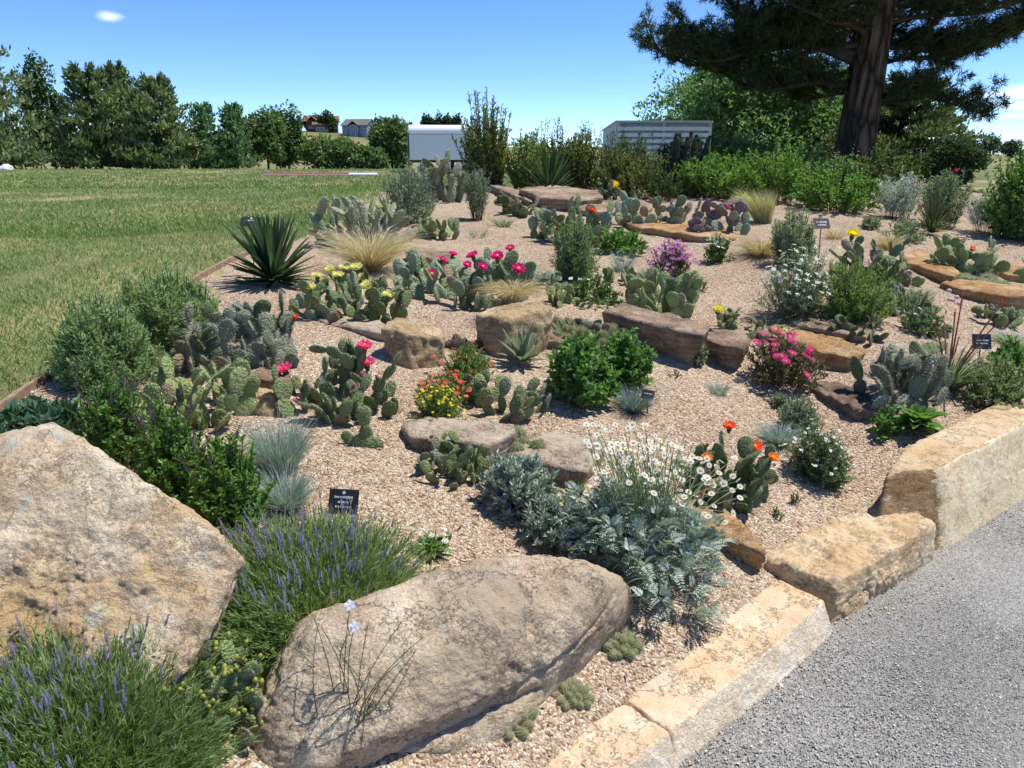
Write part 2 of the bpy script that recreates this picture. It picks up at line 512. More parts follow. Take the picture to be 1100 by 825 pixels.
def gravel_mat(name, cols, cells, bumpd, patch, dark=0.5):
    m, t, b = new_mat(name, 0.92, 0.15)
    oc = obj_coord(t)
    v = N(t, "ShaderNodeTexVoronoi"); v.inputs["Scale"].default_value = cells
    t.links.new(oc, v.inputs["Vector"])
    sp = N(t, "ShaderNodeSeparateColor"); t.links.new(v.outputs["Color"], sp.inputs[0])
    k = len(cols)
    c = ramp(t, sp.outputs[0], [(0.02 + 0.96 * i / (k - 1), cols[i]) for i in range(k)])
    n = N(t, "ShaderNodeTexNoise"); n.inputs["Scale"].default_value = 1.7; n.inputs["Detail"].default_value = 7; n.inputs["Roughness"].default_value = 0.65
    t.links.new(oc, n.inputs["Vector"])
    c = mixc(t, 0.8, c, ramp(t, n.outputs["Fac"], [(0.35, patch[0]), (0.65, patch[1])]), 'MULTIPLY')
    t.links.new(c, b.inputs["Base Color"])
    inv = N(t, "ShaderNodeMath", operation='SUBTRACT'); inv.inputs[0].default_value = 1.0
    t.links.new(v.outputs["Distance"], inv.inputs[1])
    v2 = N(t, "ShaderNodeTexVoronoi"); v2.inputs["Scale"].default_value = cells * 0.6
    t.links.new(oc, v2.inputs["Vector"])
    ad = N(t, "ShaderNodeMath", operation='SUBTRACT'); t.links.new(inv.outputs[0], ad.inputs[0]); t.links.new(v2.outputs["Distance"], ad.inputs[1])
    bump(t, b, ad.outputs[0], 1.0, bumpd)
    return m

GRAVEL_COLS = [(0.18, 0.115, 0.07), (0.39, 0.275, 0.18), (0.52, 0.40, 0.28), (0.47, 0.325, 0.225), (0.64, 0.53, 0.385), (0.75, 0.67, 0.53)]
M_GRAVEL = gravel_mat("tan_gravel", GRAVEL_COLS, 120, 0.011, ((0.78, 0.72, 0.68), (1.0, 1.0, 1.0)))
M_PATH = gravel_mat("grey_crushed_stone", [(0.14, 0.135, 0.125), (0.27, 0.262, 0.245), (0.34, 0.33, 0.31), (0.39, 0.38, 0.355), (0.57, 0.55, 0.51)], 270, 0.004, ((0.66, 0.65, 0.63), (1, 0.99, 0.97)))

def turf_mat():
    m, t, b = new_mat("turf", 0.95, 0.1)
    oc = obj_coord(t)
    n = N(t, "ShaderNodeTexNoise"); n.inputs["Scale"].default_value = 0.45; n.inputs["Detail"].default_value = 6
    t.links.new(oc, n.inputs["Vector"])
    c = ramp(t, n.outputs["Fac"], [(0.36, (0.085, 0.125, 0.035)), (0.52, (0.13, 0.155, 0.055)), (0.66, (0.27, 0.22, 0.11))])
    n2 = N(t, "ShaderNodeTexNoise"); n2.inputs["Scale"].default_value = 30; n2.inputs["Detail"].default_value = 4
    t.links.new(oc, n2.inputs["Vector"])
    c = mixc(t, 0.7, c, ramp(t, n2.outputs["Fac"], [(0.35, (0.45, 0.45, 0.45)), (0.65, (1.0, 1.0, 0.95))]), 'MULTIPLY')
    t.links.new(c, b.inputs["Base Color"])
    return m
M_TURF = turf_mat()
# ================================================================== LARGE STRUCTURE: ground, path, gravel bed
EDGE_PX = [(-160, 560), (-60, 482), (0, 443), (40, 415), (75, 391), (140, 345), (200, 312), (212, 301), (252, 279), (300, 262), (345, 250), (400, 216), (440, 197), (468, 190)]
EDGE = np.array([ground(u, v)[:2] for u, v in EDGE_PX])
EDGE = EDGE[np.argsort(EDGE[:, 1])]

def x_edge(y):
    return np.interp(y, EDGE[:, 1], EDGE[:, 0])
BED_Y = 13.2

def in_bed(x, y):
    return (x > x_edge(y)) & (y < BED_Y) & (sdist(x, y) > 0.12)

def grain(x, y):
    p = np.stack([x, y, 0 * x], -1)
    return 0.012 * vnoise(p * 3.1, 3) + 0.006 * vnoise(p * 11.0, 4)

def sheet(name, xs, ys, zf, mask, mat, kind="structure"):
    X, Y = np.meshgrid(xs, ys); Z = zf(X, Y)
    nx = len(xs)
    i = (np.arange(len(ys) - 1)[:, None] * nx + np.arange(nx - 1)[None])
    F = np.stack([i, i + 1, i + 1 + nx, i + nx], -1).reshape(-1, 4)
    ok = mask(X, Y).ravel()
    F = F[ok[F].all(1)]
    used = np.unique(F); rm = np.full(X.size, -1); rm[used] = np.arange(len(used))
    mb = MB(); mb.add(np.stack([X, Y, Z], -1).reshape(-1, 3)[used], rm[F])
    return mb.build(name, mat, smooth_shade=True, kind=kind)

# the one sheet that reaches the horizon (lawn, dry meadow and far hills), on a polar grid so that it is fine near by
def far_ground():
    th = np.radians(np.arange(-180, 180.1, 1.0))
    rr = np.concatenate([[0.05], np.geomspace(0.5, 1400, 190)])
    R, T = np.meshgrid(rr, th)
    X = R * np.sin(T); Y = R * np.cos(T)
    Z = H(X, Y)
    inside = ((X > x_edge(Y) + 0.12) & (Y < BED_Y - 0.4)) | (sdist(X, Y) < 0.25)
    Z = np.where(inside, Z - 0.22, Z - 0.004)
    Z = np.where((sdist(X, Y) < 0.6) & (R < 25), -0.25, Z)
    nr = len(rr)
    i = (np.arange(len(th) - 1)[:, None] * nr + np.arange(nr - 1)[None])
    F = np.stack([i, i + nr, i + 1 + nr, i + 1], -1).reshape(-1, 4)
    m, t, b = new_mat("meadow_and_lawn", 0.95, 0.1)
    oc = obj_coord(t)
    n = N(t, "ShaderNodeTexNoise"); n.inputs["Scale"].default_value = 0.55; n.inputs["Detail"].default_value = 6
    t.links.new(oc, n.inputs["Vector"])
    near = ramp(t, n.outputs["Fac"], [(0.36, (0.10, 0.135, 0.045)), (0.50, (0.17, 0.175, 0.075)), (0.64, (0.34, 0.28, 0.15))])
    n2 = N(t, "ShaderNodeTexNoise"); n2.inputs["Scale"].default_value = 0.03; n2.inputs["Detail"].default_value = 8
    t.links.new(oc, n2.inputs["Vector"])
    far = ramp(t, n2.outputs["Fac"], [(0.35, (0.13, 0.14, 0.06)), (0.55, (0.24, 0.22, 0.11)), (0.7, (0.32, 0.28, 0.16))])
    sp = N(t, "ShaderNodeSeparateXYZ"); t.links.new(oc, sp.inputs[0])
    f = N(t, "ShaderNodeMapRange"); f.inputs["From Min"].default_value = 60; f.inputs["From Max"].default_value = 110
    t.links.new(sp.outputs["Y"], f.inputs["Value"])
    t.links.new(mixc(t, f.outputs[0], near, far), b.inputs["Base Color"])
    nb = N(t, "ShaderNodeTexNoise"); nb.inputs["Scale"].default_value = 22; nb.inputs["Detail"].default_value = 5
    t.links.new(oc, nb.inputs["Vector"]); bump(t, b, nb.outputs["Fac"], 0.8, 0.05)
    mb = MB(); mb.add(np.stack([X, Y, Z], -1).reshape(-1, 3), F)
    return mb.build("ground", m, smooth_shade=True, kind="structure")
far_ground()

sheet("path", np.arange(-3, 16, 0.1), np.arange(-3, 11, 0.1), lambda x, y: 0.006 * vnoise(np.stack([x.ravel(), y.ravel(), 0 * x.ravel()], -1) * 2.0, 9).reshape(x.shape) + 0.004,
      lambda x, y: sdist(x, y) < 0.3, M_PATH)

def bed_z(x, y):
    return H(np.maximum(x, -1e9), y) + grain(x.ravel(), y.ravel()).reshape(x.shape) + 0.004
sheet("gravel_bed", np.arange(-4, 14, 0.045), np.arange(0.2, 13.3, 0.045), bed_z, in_bed, M_GRAVEL)

# loose chips lying on the bed and on the path: many small angular stones, densest where they can be told apart
CHIP_V = np.array([(1, 0, 0), (-1, 0, 0), (0, 1, 0), (0, -1, 0), (0, 0, 1), (0, 0, -1)], float)
CHIP_F = np.array([(0, 2, 4), (2, 1, 4), (1, 3, 4), (3, 0, 4), (2, 0, 5), (1, 2, 5), (3, 1, 5), (0, 3, 5)])

def chips(name, x, y, z, size, cols):
    n = len(x)
    jit = 0.55 * (rng.random((n, 6, 3)) - 0.5)
    V = (CHIP_V[None] + jit) * size[:, None, None] * (0.55 + 0.75 * rng.random((n, 1, 3)))
    q = rng.standard_normal((n, 4)); q /= np.linalg.norm(q, axis=1, keepdims=True)
    w, a, b, c = q.T
    Rm = np.stack([1 - 2 * (b * b + c * c), 2 * (a * b - w * c), 2 * (a * c + w * b), 2 * (a * b + w * c), 1 - 2 * (a * a + c * c), 2 * (b * c - w * a),
                   2 * (a * c - w * b), 2 * (b * c + w * a), 1 - 2 * (a * a + b * b)], -1).reshape(n, 3, 3)
    V = np.einsum('nij,nkj->nki', Rm, V)
    V[..., 2] *= 0.75
    V = V + np.stack([x, y, z + size * 0.25], -1)[:, None]
    F = (np.arange(n)[:, None, None] * 6 + CHIP_F[None]).reshape(-1, 3)
    mb = MB(); mb.add(V.reshape(-1, 3), F, tint(n, cols, 0.12, 6))
    mb.build(name, STONECHIP, kind="stuff")

def scatter(n, y_lo, y_hi, pw, half=0.78):
    """points in the view wedge, denser towards the camera"""
    t = rng.random(n) ** pw
    y = y_lo + (y_hi - y_lo) * t
    x = (rng.random(n) * 2 - 1) * (half * y + 0.5)
    return x, y
x, y = scatter(520000, 1.0, 9.5, 1.4)
ok = in_bed(x, y) & (sdist(x, y) > 0.1); x, y = x[ok], y[ok]
chips("gravel", x, y, H(x, y) + grain(x, y), (0.0028 + 0.0036 * rng.random(len(x)) ** 1.8) * (0.82 + 0.06 * y), GRAVEL_COLS[1:] + [(0.60, 0.48, 0.36), (0.50, 0.375, 0.275)])
x, y = scatter(300000, 0.9, 5.2, 1.4)
ok = sdist(x, y) < -0.005; x, y = x[ok], y[ok]
ok = rng.random(len(x)) < 0.35 + 0.65 * smooth(fbm(np.stack([x, y, 0 * x], -1) * 1.6, 31, 3), -0.5, 0.3); x, y = x[ok], y[ok]
chips("path_gravel", x, y, 0 * x + 0.004, 0.0016 + 0.0028 * rng.random(len(x)) ** 2.5, [(0.175, 0.17, 0.16), (0.30, 0.29, 0.27), (0.36, 0.35, 0.325), (0.43, 0.415, 0.385), (0.58, 0.56, 0.51)])

# tan chips that have rolled off the bed and lie along the foot of the kerb, and dry bits of plant in the bed
x, y = scatter(26000, 1.2, 5.0, 1.2)
sd_ = sdist(x, y); ok = (sd_ < 0) & (rng.random(len(x)) < 0.85 * np.exp(sd_ / 0.07) + 0.012); x, y = x[ok], y[ok]
chips("spilled_gravel", x, y, 0 * x + 0.005, 0.003 + 0.004 * rng.random(len(x)) ** 2, GRAVEL_COLS[1:])
def litter():
    x, y = scatter(9000, 1.2, 9.0, 1.3)
    d = fbm(np.stack([x, y, 0 * x], -1) * 1.1, 51, 3)
    ok = in_bed(x, y) & (rng.random(len(x)) < 0.25 + 0.75 * smooth(d, -0.1, 0.6)); x, y = x[ok], y[ok]; n = len(x)
    mb = MB(); a = rng.random(n) * 6.28
    kites(mb, np.stack([x, y, H(x, y) + grain(x, y) + 0.009], -1), np.stack([np.cos(a), np.sin(a), 0.15 * rng.standard_normal(n)], -1), np.array([0, 0, 1.0]) + 0.4 * rng.standard_normal((n, 3)),
          0.012 + 0.03 * rng.random(n) ** 2, 0.003 + 0.006 * rng.random(n) ** 2, [(0.12, 0.08, 0.05), (0.25, 0.18, 0.10), (0.36, 0.29, 0.18), (0.10, 0.10, 0.06)], 0.2, 0.2)
    mb.build("plant_litter", STONECHIP, kind="stuff")
litter()

# lawn: rough mown blades, thinning to coarser tufts with distance
def lawn_blades():
    mb = MB()
    for (n, lo, hi, pw, L, W) in ((150000, 2.3, 9, 1.2, 0.042, 0.0055), (110000, 8, 22, 1.3, 0.055, 0.012), (60000, 20, 50, 1.4, 0.08, 0.035)):
        x, y = scatter(n, lo, hi, pw)
        ok = (x < x_edge(y) - 0.01) | (y > BED_Y)
        ok &= (x < 4) & (sdist(x, y) > 0.2) & (x > -0.72 * y - 0.6)
        x, y = x[ok], y[ok]
        p3 = np.stack([x, y, 0 * x], -1)
        worn = fbm(p3 * np.array([0.9, 0.38, 1]), 21, 5, 0.6)
        keep = rng.random(len(x)) > np.clip((worn - 0.35) * 1.2, 0, 0.7)
        x, y, worn, p3 = x[keep], y[keep], worn[keep], p3[keep]
        n = len(x)
        P = np.stack([x, y, H(x, y) - 0.006], -1)
        D = np.stack([rng.standard_normal(n) * 0.55, rng.standard_normal(n) * 0.55, np.full(n, 0.8)], -1)
        g = tint(n, [(0.12, 0.21, 0.05), (0.19, 0.30, 0.08), (0.28, 0.375, 0.13), (0.16, 0.25, 0.07)], 0.2, 1)
        st = tint(n, [(0.40, 0.35, 0.20), (0.32, 0.30, 0.14), (0.52, 0.46, 0.30)], 0.15, 1)
        k = (rng.random(n) < 0.09 + 0.58 * smooth(worn, 0.15, 0.8))[:, None]
        c = np.where(k, st, g)
        kites(mb, P, D, rng.standard_normal((n, 3)), L * (0.5 + rng.random(n)), W * (0.7 + 0.6 * rng.random(n)), np.repeat(c, 4, 0), 0, 0.2, 0.35)
    mb.build("grass", GRASSM, kind="stuff")
lawn_blades()

# ================================================================== ROCKS
_ico = {}
def ico(k):
    if k not in _ico:
        bm = bmesh.new(); bmesh.ops.create_icosphere(bm, subdivisions=k, radius=1.0)
        bm.verts.ensure_lookup_table()
        _ico[k] = (unit(np.array([v.co[:] for v in bm.verts])), np.array([[v.index for v in f.verts] for f in bm.faces]))
        bm.free()
    return _ico[k]

def hull_rock(mb, planes, c, S, sub=5, p=18.0, chip=14, chip_d=0.93, rough=0.012, rough_s=9.0, strata=0.0, seed=0, crease=None, inflate=1.0):
    """rounded convex stone: planes = (normal, point) pairs about centre c, S = rough half sizes used to spread the vertices"""
    r = np.random.default_rng(seed + 100)
    d0, F = ico(sub)
    c = np.asarray(c, float); S = np.asarray(S, float)
    Nn = np.array([unit(n) for n, _ in planes]); dist = np.array([np.dot(unit(n), np.asarray(q) - c) for n, q in planes])
    dist = np.maximum(dist, 0.02)
    Nq = Nn * S                                             # in unit-sphere space
    if chip:
        e = unit(r.standard_normal((chip, 3)))
        sup = np.max(e @ d0.T * (1.0 / np.max(np.maximum(d0 @ Nq.T / dist, 1e-3), axis=1))[None], axis=1)
        Nq = np.vstack([Nq, e]); dist = np.concatenate([dist, sup * (chip_d + 0.06 * r.random(chip))])
    g = np.maximum(d0 @ Nq.T / dist, 1e-4)
    R = 1.0 / (np.sum(g ** p, axis=1) ** (1.0 / p))
    V = c + d0 * R[:, None] * S * inflate
    ext = float(np.mean(S))
    o = unit((d0 * R[:, None]) / S)
    disp = rough * fbm(V * rough_s / max(0.2, ext * 2), seed, 5, 0.55) + rough * 0.35 * (1 - np.abs(vnoise(V * rough_s * 2.3 / max(0.2, ext * 2), seed + 9)))
    if strata:
        zz = V[:, 2] / strata + 0.4 * vnoise(V * 3.0, seed + 5)
        disp = disp + strata * 0.35 * (_hash(np.floor(zz).astype(np.int64), np.zeros(len(V), np.int64), np.zeros(len(V), np.int64), seed) - 0.5) * (1 - np.abs(o[:, 2])) * 2
    if crease is not None:
        disp = disp + crease(V)
    V = V + o * disp[:, None]
    mb.add(V, F)
    return V

def stone_obj(name, mb, mat, label, cat, group=None):
    V = np.concatenate(mb.V)
    base = np.array([V[:, 0].mean(), V[:, 1].mean(), V[:, 2].min()])
    for i in range(len(mb.V)): mb.V[i] = mb.V[i] - base
    o = mb.build(name, mat, None, base, smooth_shade=True, label=label, category=cat, group=group)
    return o

def slab(name, top_px, contact, mat, label, cat="rock", bottom=None, tilt=0.06, undercut=0.25, group=None, sub=5, z_top=None, cap_tilt=None, **kw):
    """flat-topped stone. top_px: picture outline of its top face; contact = (u, v_edge, v_ground): a front edge point and the ground straight below it"""
    u, ve, vg = contact
    G = ground(u, vg) if bottom is None else on_plane(u, vg, bottom)
    if z_top is None:
        zt = at_y(u, ve, G[1])[2]
        zt = max(zt, G[2] + 0.03)
    else: zt = z_top
    T = np.array([on_plane(a, b, zt, tilt, G[1]) for a, b in top_px])
    c2 = T.mean(0)
    zb = min(G[2], float(min(H(a[0], a[1]) for a in T))) - 0.10 if bottom is None else bottom - 0.06
    area = 0.5 * np.sum(T[:, 0] * np.roll(T[:, 1], -1) - np.roll(T[:, 0], -1) * T[:, 1])
    planes = [((0, -tilt, 1), T.mean(0)), ((0, 0, -1), (0, 0, zb))]
    for a, b in zip(T, np.roll(T, -1, 0)):
        e = b - a
        if np.hypot(e[0], e[1]) < 1e-4: continue
        n = np.array([e[1], -e[0], 0]) * np.sign(area)
        n = unit(n); n[2] = -undercut if n[1] < 0.1 else 0.0
        planes.append((n, (a + b) / 2))
    c = np.array([c2[0], c2[1], 0.5 * (zt + zb)])
    S = np.array([np.ptp(T[:, 0]) / 2 + 0.02, np.ptp(T[:, 1]) / 2 + 0.02, (zt - zb) / 2 + 0.02])
    mb = MB()
    hull_rock(mb, planes, c, S, sub=sub, seed=int(abs(u) + vg), **kw)
    return stone_obj(name, mb, mat, label, cat, group)

def lump(name, box, mat, label, cat="rock", group=None, sub=5, flat=0.8, depth=0.8, tw=0.0, **kw):
    """free-standing stone filling a picture box"""
    P, r, h = place(box)
    mb = MB()
    rr = np.random.default_rng(int(box[0]))
    planes = [((0.1 * rr.standard_normal(), -0.12, 1), P + (0, 0, h)), ((0, 0, -1), P - (0, 0, 0.08))]
    m = 9
    for i in range(m):
        a = 2 * math.pi * (i + 0.5 * rr.random()) / m
        n = np.array([math.cos(a), math.sin(a), 0.25 * rr.standard_normal()])
        planes.append((n, P + np.array([math.cos(a) * r, math.sin(a) * r * depth, h * 0.4]) * (0.88 + 0.16 * rr.random())))
    args = dict(p=34, rough=0.008, chip=22, chip_d=0.86); args.update(kw)
    hull_rock(mb, planes, P + (0, 0, h * 0.45), (r, r * depth, h * 0.65 + 0.05), sub=sub, seed=int(box[0] + box[1]), **args)
    return stone_obj(name, mb, mat, label, cat, group)

def sil(p1, p2, inside):
    """plane through the eye and two picture points: one tangent side of a stone"""
    a, b = dir_of(*p1), dir_of(*p2)
    n = unit(np.cross(a, b))
    if np.dot(n, np.asarray(inside) - CAMP) > 0: n = -n
    return (n, CAMP + a * 2.0)

def boulder_a():
    c = np.array([-1.20, 1.83, 0.48])
    line = [(-60, 500), (18, 467), (60, 464), (160, 530), (252, 602), (216, 692), (150, 765)]
    pl = [sil(a, b, c) for a, b in zip(line[:-1], line[1:])]
    q = at_y(120, 600, 1.72)
    pl += [((0.06, -0.70, 0.71), q), ((0.05, -0.96, 0.25), at_y(90, 722, 1.50)), ((0, 0, -1), (0, 0, 0.15)), ((0.1, 1, 0.3), (0, 2.20, 0.5)), ((-1, 0.1, 0.2), (-2.2, 1.7, 0.5)),
           ((0.80, -0.50, 0.30), at_y(236, 660, 1.66)), ((-0.12, -0.35, 0.93), at_y(40, 486, 1.95))]
    mb = MB()
    def cr(V):
        f = fbm(V * 4.5, 5, 4)
        return -0.004 * np.exp(-(f / 0.05) ** 2) + 0.010 * fbm(V * 3.2, 8, 4)
    hull_rock(mb, pl, c, (0.75, 0.42, 0.42), sub=7, p=40, chip=4, chip_d=0.985, rough=0.013, rough_s=18, seed=3, crease=cr, inflate=1.05)
    stone_obj("boulder", mb, M_BOULDER_A, "big lichen-spotted tan and orange boulder behind the lavender at the bottom corner", "boulder")
boulder_a()

def boulder_b():
    # a long low water-worn stone lying along the kerb: e1 runs along it, e2 points up the slope
    e1 = np.array([0.845, 0.536, 0]); e2 = np.array([-0.536, 0.845, 0]); z = np.array([0, 0, 1.0])
    c = np.array([-0.10, 1.89, 0.27])
    def at(a, b, h): return c + a * e1 + b * e2 + h * z
    out = [(258, 735), (270, 712), (305, 679), (420, 622), (500, 601), (572, 598), (640, 609), (682, 635), (689, 652)]
    pl = [sil(a, b, c) for a, b in zip(out[:-1], out[1:])]
    pl += [(-0.15 * e2 + z, at(0, 0.02, 0.21)), (-0.50 * e2 + 0.86 * z, at(-0.05, -0.11, 0.155)), (-0.85 * e2 + 0.5 * z, at(0, -0.195, 0.06)), (-e2 - 0.42 * z, at(0, -0.225, 0.0)),
           (e2 + 0.1 * z, at(0, 0.24, 0)), (0.6 * e2 + 0.8 * z, at(0, 0.13, 0.15)), (-z, at(0, 0, -0.22)),
           (e1 - 0.2 * z, at(0.66, 0, 0)), (0.62 * e1 + 0.05 * e2 + 0.78 * z, at(0.47, 0, 0.10)), (0.72 * e1 - 0.70 * e2, at(0.48, -0.10, 0)), (0.45 * e1 - 0.8 * e2 + 0.3 * z, at(0.30, -0.17, 0.04)), (0.5 * e1 + 0.86 * e2, at(0.42, 0.14, 0)),
           (-e1, at(-0.66, 0, 0)), (-0.72 * e1 + 0.3 * e2 + 0.62 * z, at(-0.56, 0, 0.08)), (-0.6 * e1 - 0.8 * e2 + 0.1 * z, at(-0.52, -0.17, 0.0)), (-0.3 * e1 - 0.75 * e2 + 0.6 * z, at(-0.40, -0.16, 0.08))]
    ga, gb = ground(692, 655), ground(602, 742)
    ed = gb - ga; cn = unit(np.array([-ed[1], ed[0], 0.0])); cn = cn if cn @ (c - ga) < 0 else -cn
    pl.append((cn - 0.25 * z, (ga + gb) / 2 + 0.06 * z))
    mb = MB()
    fa, fb = at(-0.42, -0.10, 0.16), at(0.22, -0.03, 0.2)
    def cr(V):
        # one long fissure along the top and low weathered swells
        t = np.clip(((V - fa) @ (fb - fa)) / np.dot(fb - fa, fb - fa), 0, 1)
        d = np.linalg.norm((V - (fa + t[:, None] * (fb - fa)))[:, :2], axis=1) + 0.02 * vnoise(V * 9, 4)
        ledge = (V - at(0, -0.19, -0.02)) @ (unit(z - 0.15 * e1)) + 0.02 * vnoise(V * 6, 2)
        return -0.006 * np.exp(-(d / 0.005) ** 2) * (V[:, 2] > 0.3) + 0.013 * fbm(V * 3.4, 14, 4) - 0.014 * np.exp(-(ledge / 0.012) ** 2) * ((V - c) @ e2 < -0.1)
    hull_rock(mb, pl, c, (0.62, 0.46, 0.22), sub=7, p=20, chip=5, chip_d=0.98, rough=0.009, rough_s=16, seed=8, crease=cr, inflate=1.045)
    # the lower tongue under the overhang
    c2 = at(0.14, -0.165, -0.125)
    pl2 = [(z - 0.3 * e2, c2 + 0.07 * z), (-e2 - 0.3 * z, c2 - 0.10 * e2), (-e2 + 0.6 * z, c2 - 0.075 * e2 + 0.04 * z), (e2, c2 + 0.2 * e2), (-z, c2 - 0.14 * z), (e1, c2 + 0.30 * e1), (e1 - e2, c2 + 0.22 * e1 - 0.06 * e2),
           (-e1, c2 - 0.62 * e1), (e1 + 0.6 * z, c2 + 0.24 * e1), (-0.35 * e1 - e2, c2 - 0.3 * e1 - 0.10 * e2)]
    pl2.append((cn - 0.1 * z, (ga + gb) / 2 + 0.02 * z - 0.01 * cn))
    hull_rock(mb, pl2, c2, (0.40, 0.30, 0.13), sub=6, p=13, chip=4, chip_d=0.96, rough=0.008, rough_s=10, seed=18)
    stone_obj("boulder", mb, M_BOULDER_B, "long rounded grey-brown boulder lying along the kerb below the lavender", "boulder")
boulder_b()

# ---- kerb wall of cut sandstone blocks along the path
WK = dict(p=80, chip=5, chip_d=0.985, rough=0.006, undercut=-0.45, sub=7, tilt=0.03, bottom=0.0, group="sandstone blocks of the kerb along the path")
slab("kerb_stone", [(500, 880), (596, 806), (671, 755), (720, 788), (655, 838), (590, 890)], (718, 788, 820), M_WALL, "orange-tan kerb block nearest the bottom edge, cut off by the frame", "kerb stone", **WK)
slab("kerb_stone", [(673, 752), (707, 722), (836, 621), (886, 646), (800, 722), (722, 783)], (722, 784, 812), M_WALL, "long low flat kerb block with pale chiselled face beside the path", "kerb stone", **WK)
slab("kerb_stone", [(822, 600), (850, 580), (900, 555), (958, 538), (1007, 562), (960, 592), (898, 629), (858, 614)], (898, 629, 668), M_BLOCK, "thick rough buff kerb block between the low flat block and the tall block", "kerb stone",
     **{**WK, 'rough': 0.016, 'chip': 14, 'chip_d': 0.955, 'p': 40, 'undercut': -0.10})
slab("kerb_stone", [(950, 507), (975, 479), (1043, 446), (1150, 394), (1170, 416), (1008, 503)], (1008, 503, 582), M_BLOCK, "tall sandstone kerb block with smooth pale face and brown broken end", "kerb stone",
     **{**WK, 'rough': 0.010, 'chip': 9, 'chip_d': 0.965, 'p': 50, 'undercut': -0.24})
slab("kerb_stone", [(1062, 438), (1078, 425), (1120, 405), (1140, 412), (1080, 440)], (1085, 440, 462), M_TAN, "small brown stone tucked behind the tall pale-faced kerb block", "kerb stone", **{**WK, 'bottom': None, 'sub': 5})

def cut_face(o, mat, n, lim):
    """the side of a block that the mason dressed is freshly broken, paler stone"""
    o.data.materials.append(mat)
    n = Vector(n).normalized()
    for f in o.data.polygons:
        if f.normal.dot(n) > lim: f.material_index = 1
for o in [o for o in COL.objects if o.name.startswith("kerb_stone")]:
    lab = o["label"]
    if "nearest the bottom" in lab or "long low flat" in lab: cut_face(o, M_CUT, (0.60, -0.64, 0.48), 0.72)
    if "tall sandstone" in lab:
        o.data.materials.append(M_WALL_PALE); o.data.materials.append(M_ORANGE)
        for f in o.data.polygons:
            if f.normal.z > 0.72: continue
            if f.normal.dot(Vector((0.56, -0.83, 0))) > 0.7 and f.normal.x > 0.22: f.material_index = 1
            elif f.normal.y < -0.5 or f.normal.x < -0.5: f.material_index = 2

# ---- terrace slabs and rocks set in the gravel
R_ = dict(rough=0.010, chip=9, chip_d=0.965, p=45, strata=0.035)
slab("terrace_rock", [(428, 455), (452, 445), (500, 450), (547, 452), (556, 462), (522, 480), (476, 474), (440, 470)], (470, 474, 492), M_SLABGREY, "flat grey-brown slab above the bunched green prickly pear, left of two flat slabs", group="flat terrace slabs", **R_)
slab("terrace_rock", [(546, 486), (562, 474), (590, 461), (622, 466), (652, 476), (640, 496), (630, 508), (590, 500)], (626, 507, 532), M_SLABGREY, "square flat grey-brown slab behind the silver mound, right of two flat slabs", group="flat terrace slabs", **R_)
slab("terrace_rock", [(690, 512), (735, 512), (770, 535), (800, 562), (824, 592), (812, 598), (770, 574), (720, 552)], (800, 590, 612), M_ORANGE, "orange-brown slab running down to the kerb behind the silver daisy plant", undercut=0.3, rough=0.012, chip=8, p=40)
slab("terrace_rock", [(646, 333), (668, 326), (720, 336), (764, 349), (757, 358), (735, 356), (690, 346)], (735, 357, 398), M_BROWN, "long dark-fronted slab below the round green prickly pear", undercut=0.30, **R_)
slab("terrace_rock", [(754, 362), (770, 354), (797, 354), (808, 366), (798, 374), (772, 370)], (790, 374, 402), M_BROWN, "blocky brown rock at the end of the long dark slab, beside magenta iceplant", undercut=0.30, **R_)
slab("terrace_rock", [(285, 325), (310, 326), (350, 334), (400, 342), (430, 350), (420, 359), (396, 357), (340, 344)], (396, 357, 366), M_SLABGREY, "thin jagged slab holding the bank under the cream-flowered prickly pear", undercut=0.3, **R_)
lump("rock", (413, 350, 480, 393), M_TAN, "rounded golden-tan rock at the end of the thin jagged slab", depth=0.75)
lump("rock", (511, 330, 592, 382), M_TAN, "golden-tan rock with dry blond grass drooping over it", depth=0.7, flat=0.9)
slab("terrace_rock", [(435, 270), (450, 264), (482, 270), (490, 277), (470, 279), (445, 276)], (466, 279, 292), M_BROWN, "small brown ledge rock behind the magenta-flowered prickly pear", **R_)
slab("terrace_rock", [(238, 402), (256, 395), (288, 396), (312, 404), (310, 413), (284, 409), (258, 408)], (284, 409, 424), M_BROWN, "brown ledge rock between the grey and the pink-flowered prickly pears", **R_)
slab("terrace_rock", [(665, 235), (690, 231), (740, 239), (790, 248), (792, 256), (770, 257), (720, 249), (680, 243)], (720, 249, 257), M_ORANGE, "long orange-edged ledge under grey-green prickly pear near the bed's top", **R_)
slab("terrace_rock", [(640, 214), (660, 209), (690, 214), (702, 222), (690, 230), (655, 226)], (660, 226, 231), M_BROWN, "brown rock behind the long orange-edged ledge", **R_)
slab("terrace_rock", [(556, 202), (590, 198), (640, 204), (650, 212), (620, 215), (580, 212)], (600, 213, 226), M_BROWN, "grey-brown ledge at the foot of the dark yucca and wild shrubs", **R_)
slab("terrace_rock", [(524, 198), (540, 196), (574, 212), (572, 218), (556, 212)], (556, 213, 219), M_BROWN, "narrow brown ledge beside dead cholla stems at bed's upper edge", **R_)
slab("terrace_rock", [(968, 272), (985, 266), (1010, 276), (1032, 292), (1024, 297), (1000, 290), (975, 282)], (1000, 290, 300), M_ORANGE, "orange-brown wedge rock beside the yellow-flowered prickly pear", undercut=0.2, **R_)
slab("terrace_rock", [(1008, 303), (1030, 299), (1075, 304), (1110, 310), (1118, 318), (1080, 318), (1040, 312)], (1060, 316, 329), M_ORANGE, "long orange-tan ledge below the clustered hedgehog cactus", undercut=0.2, **R_)
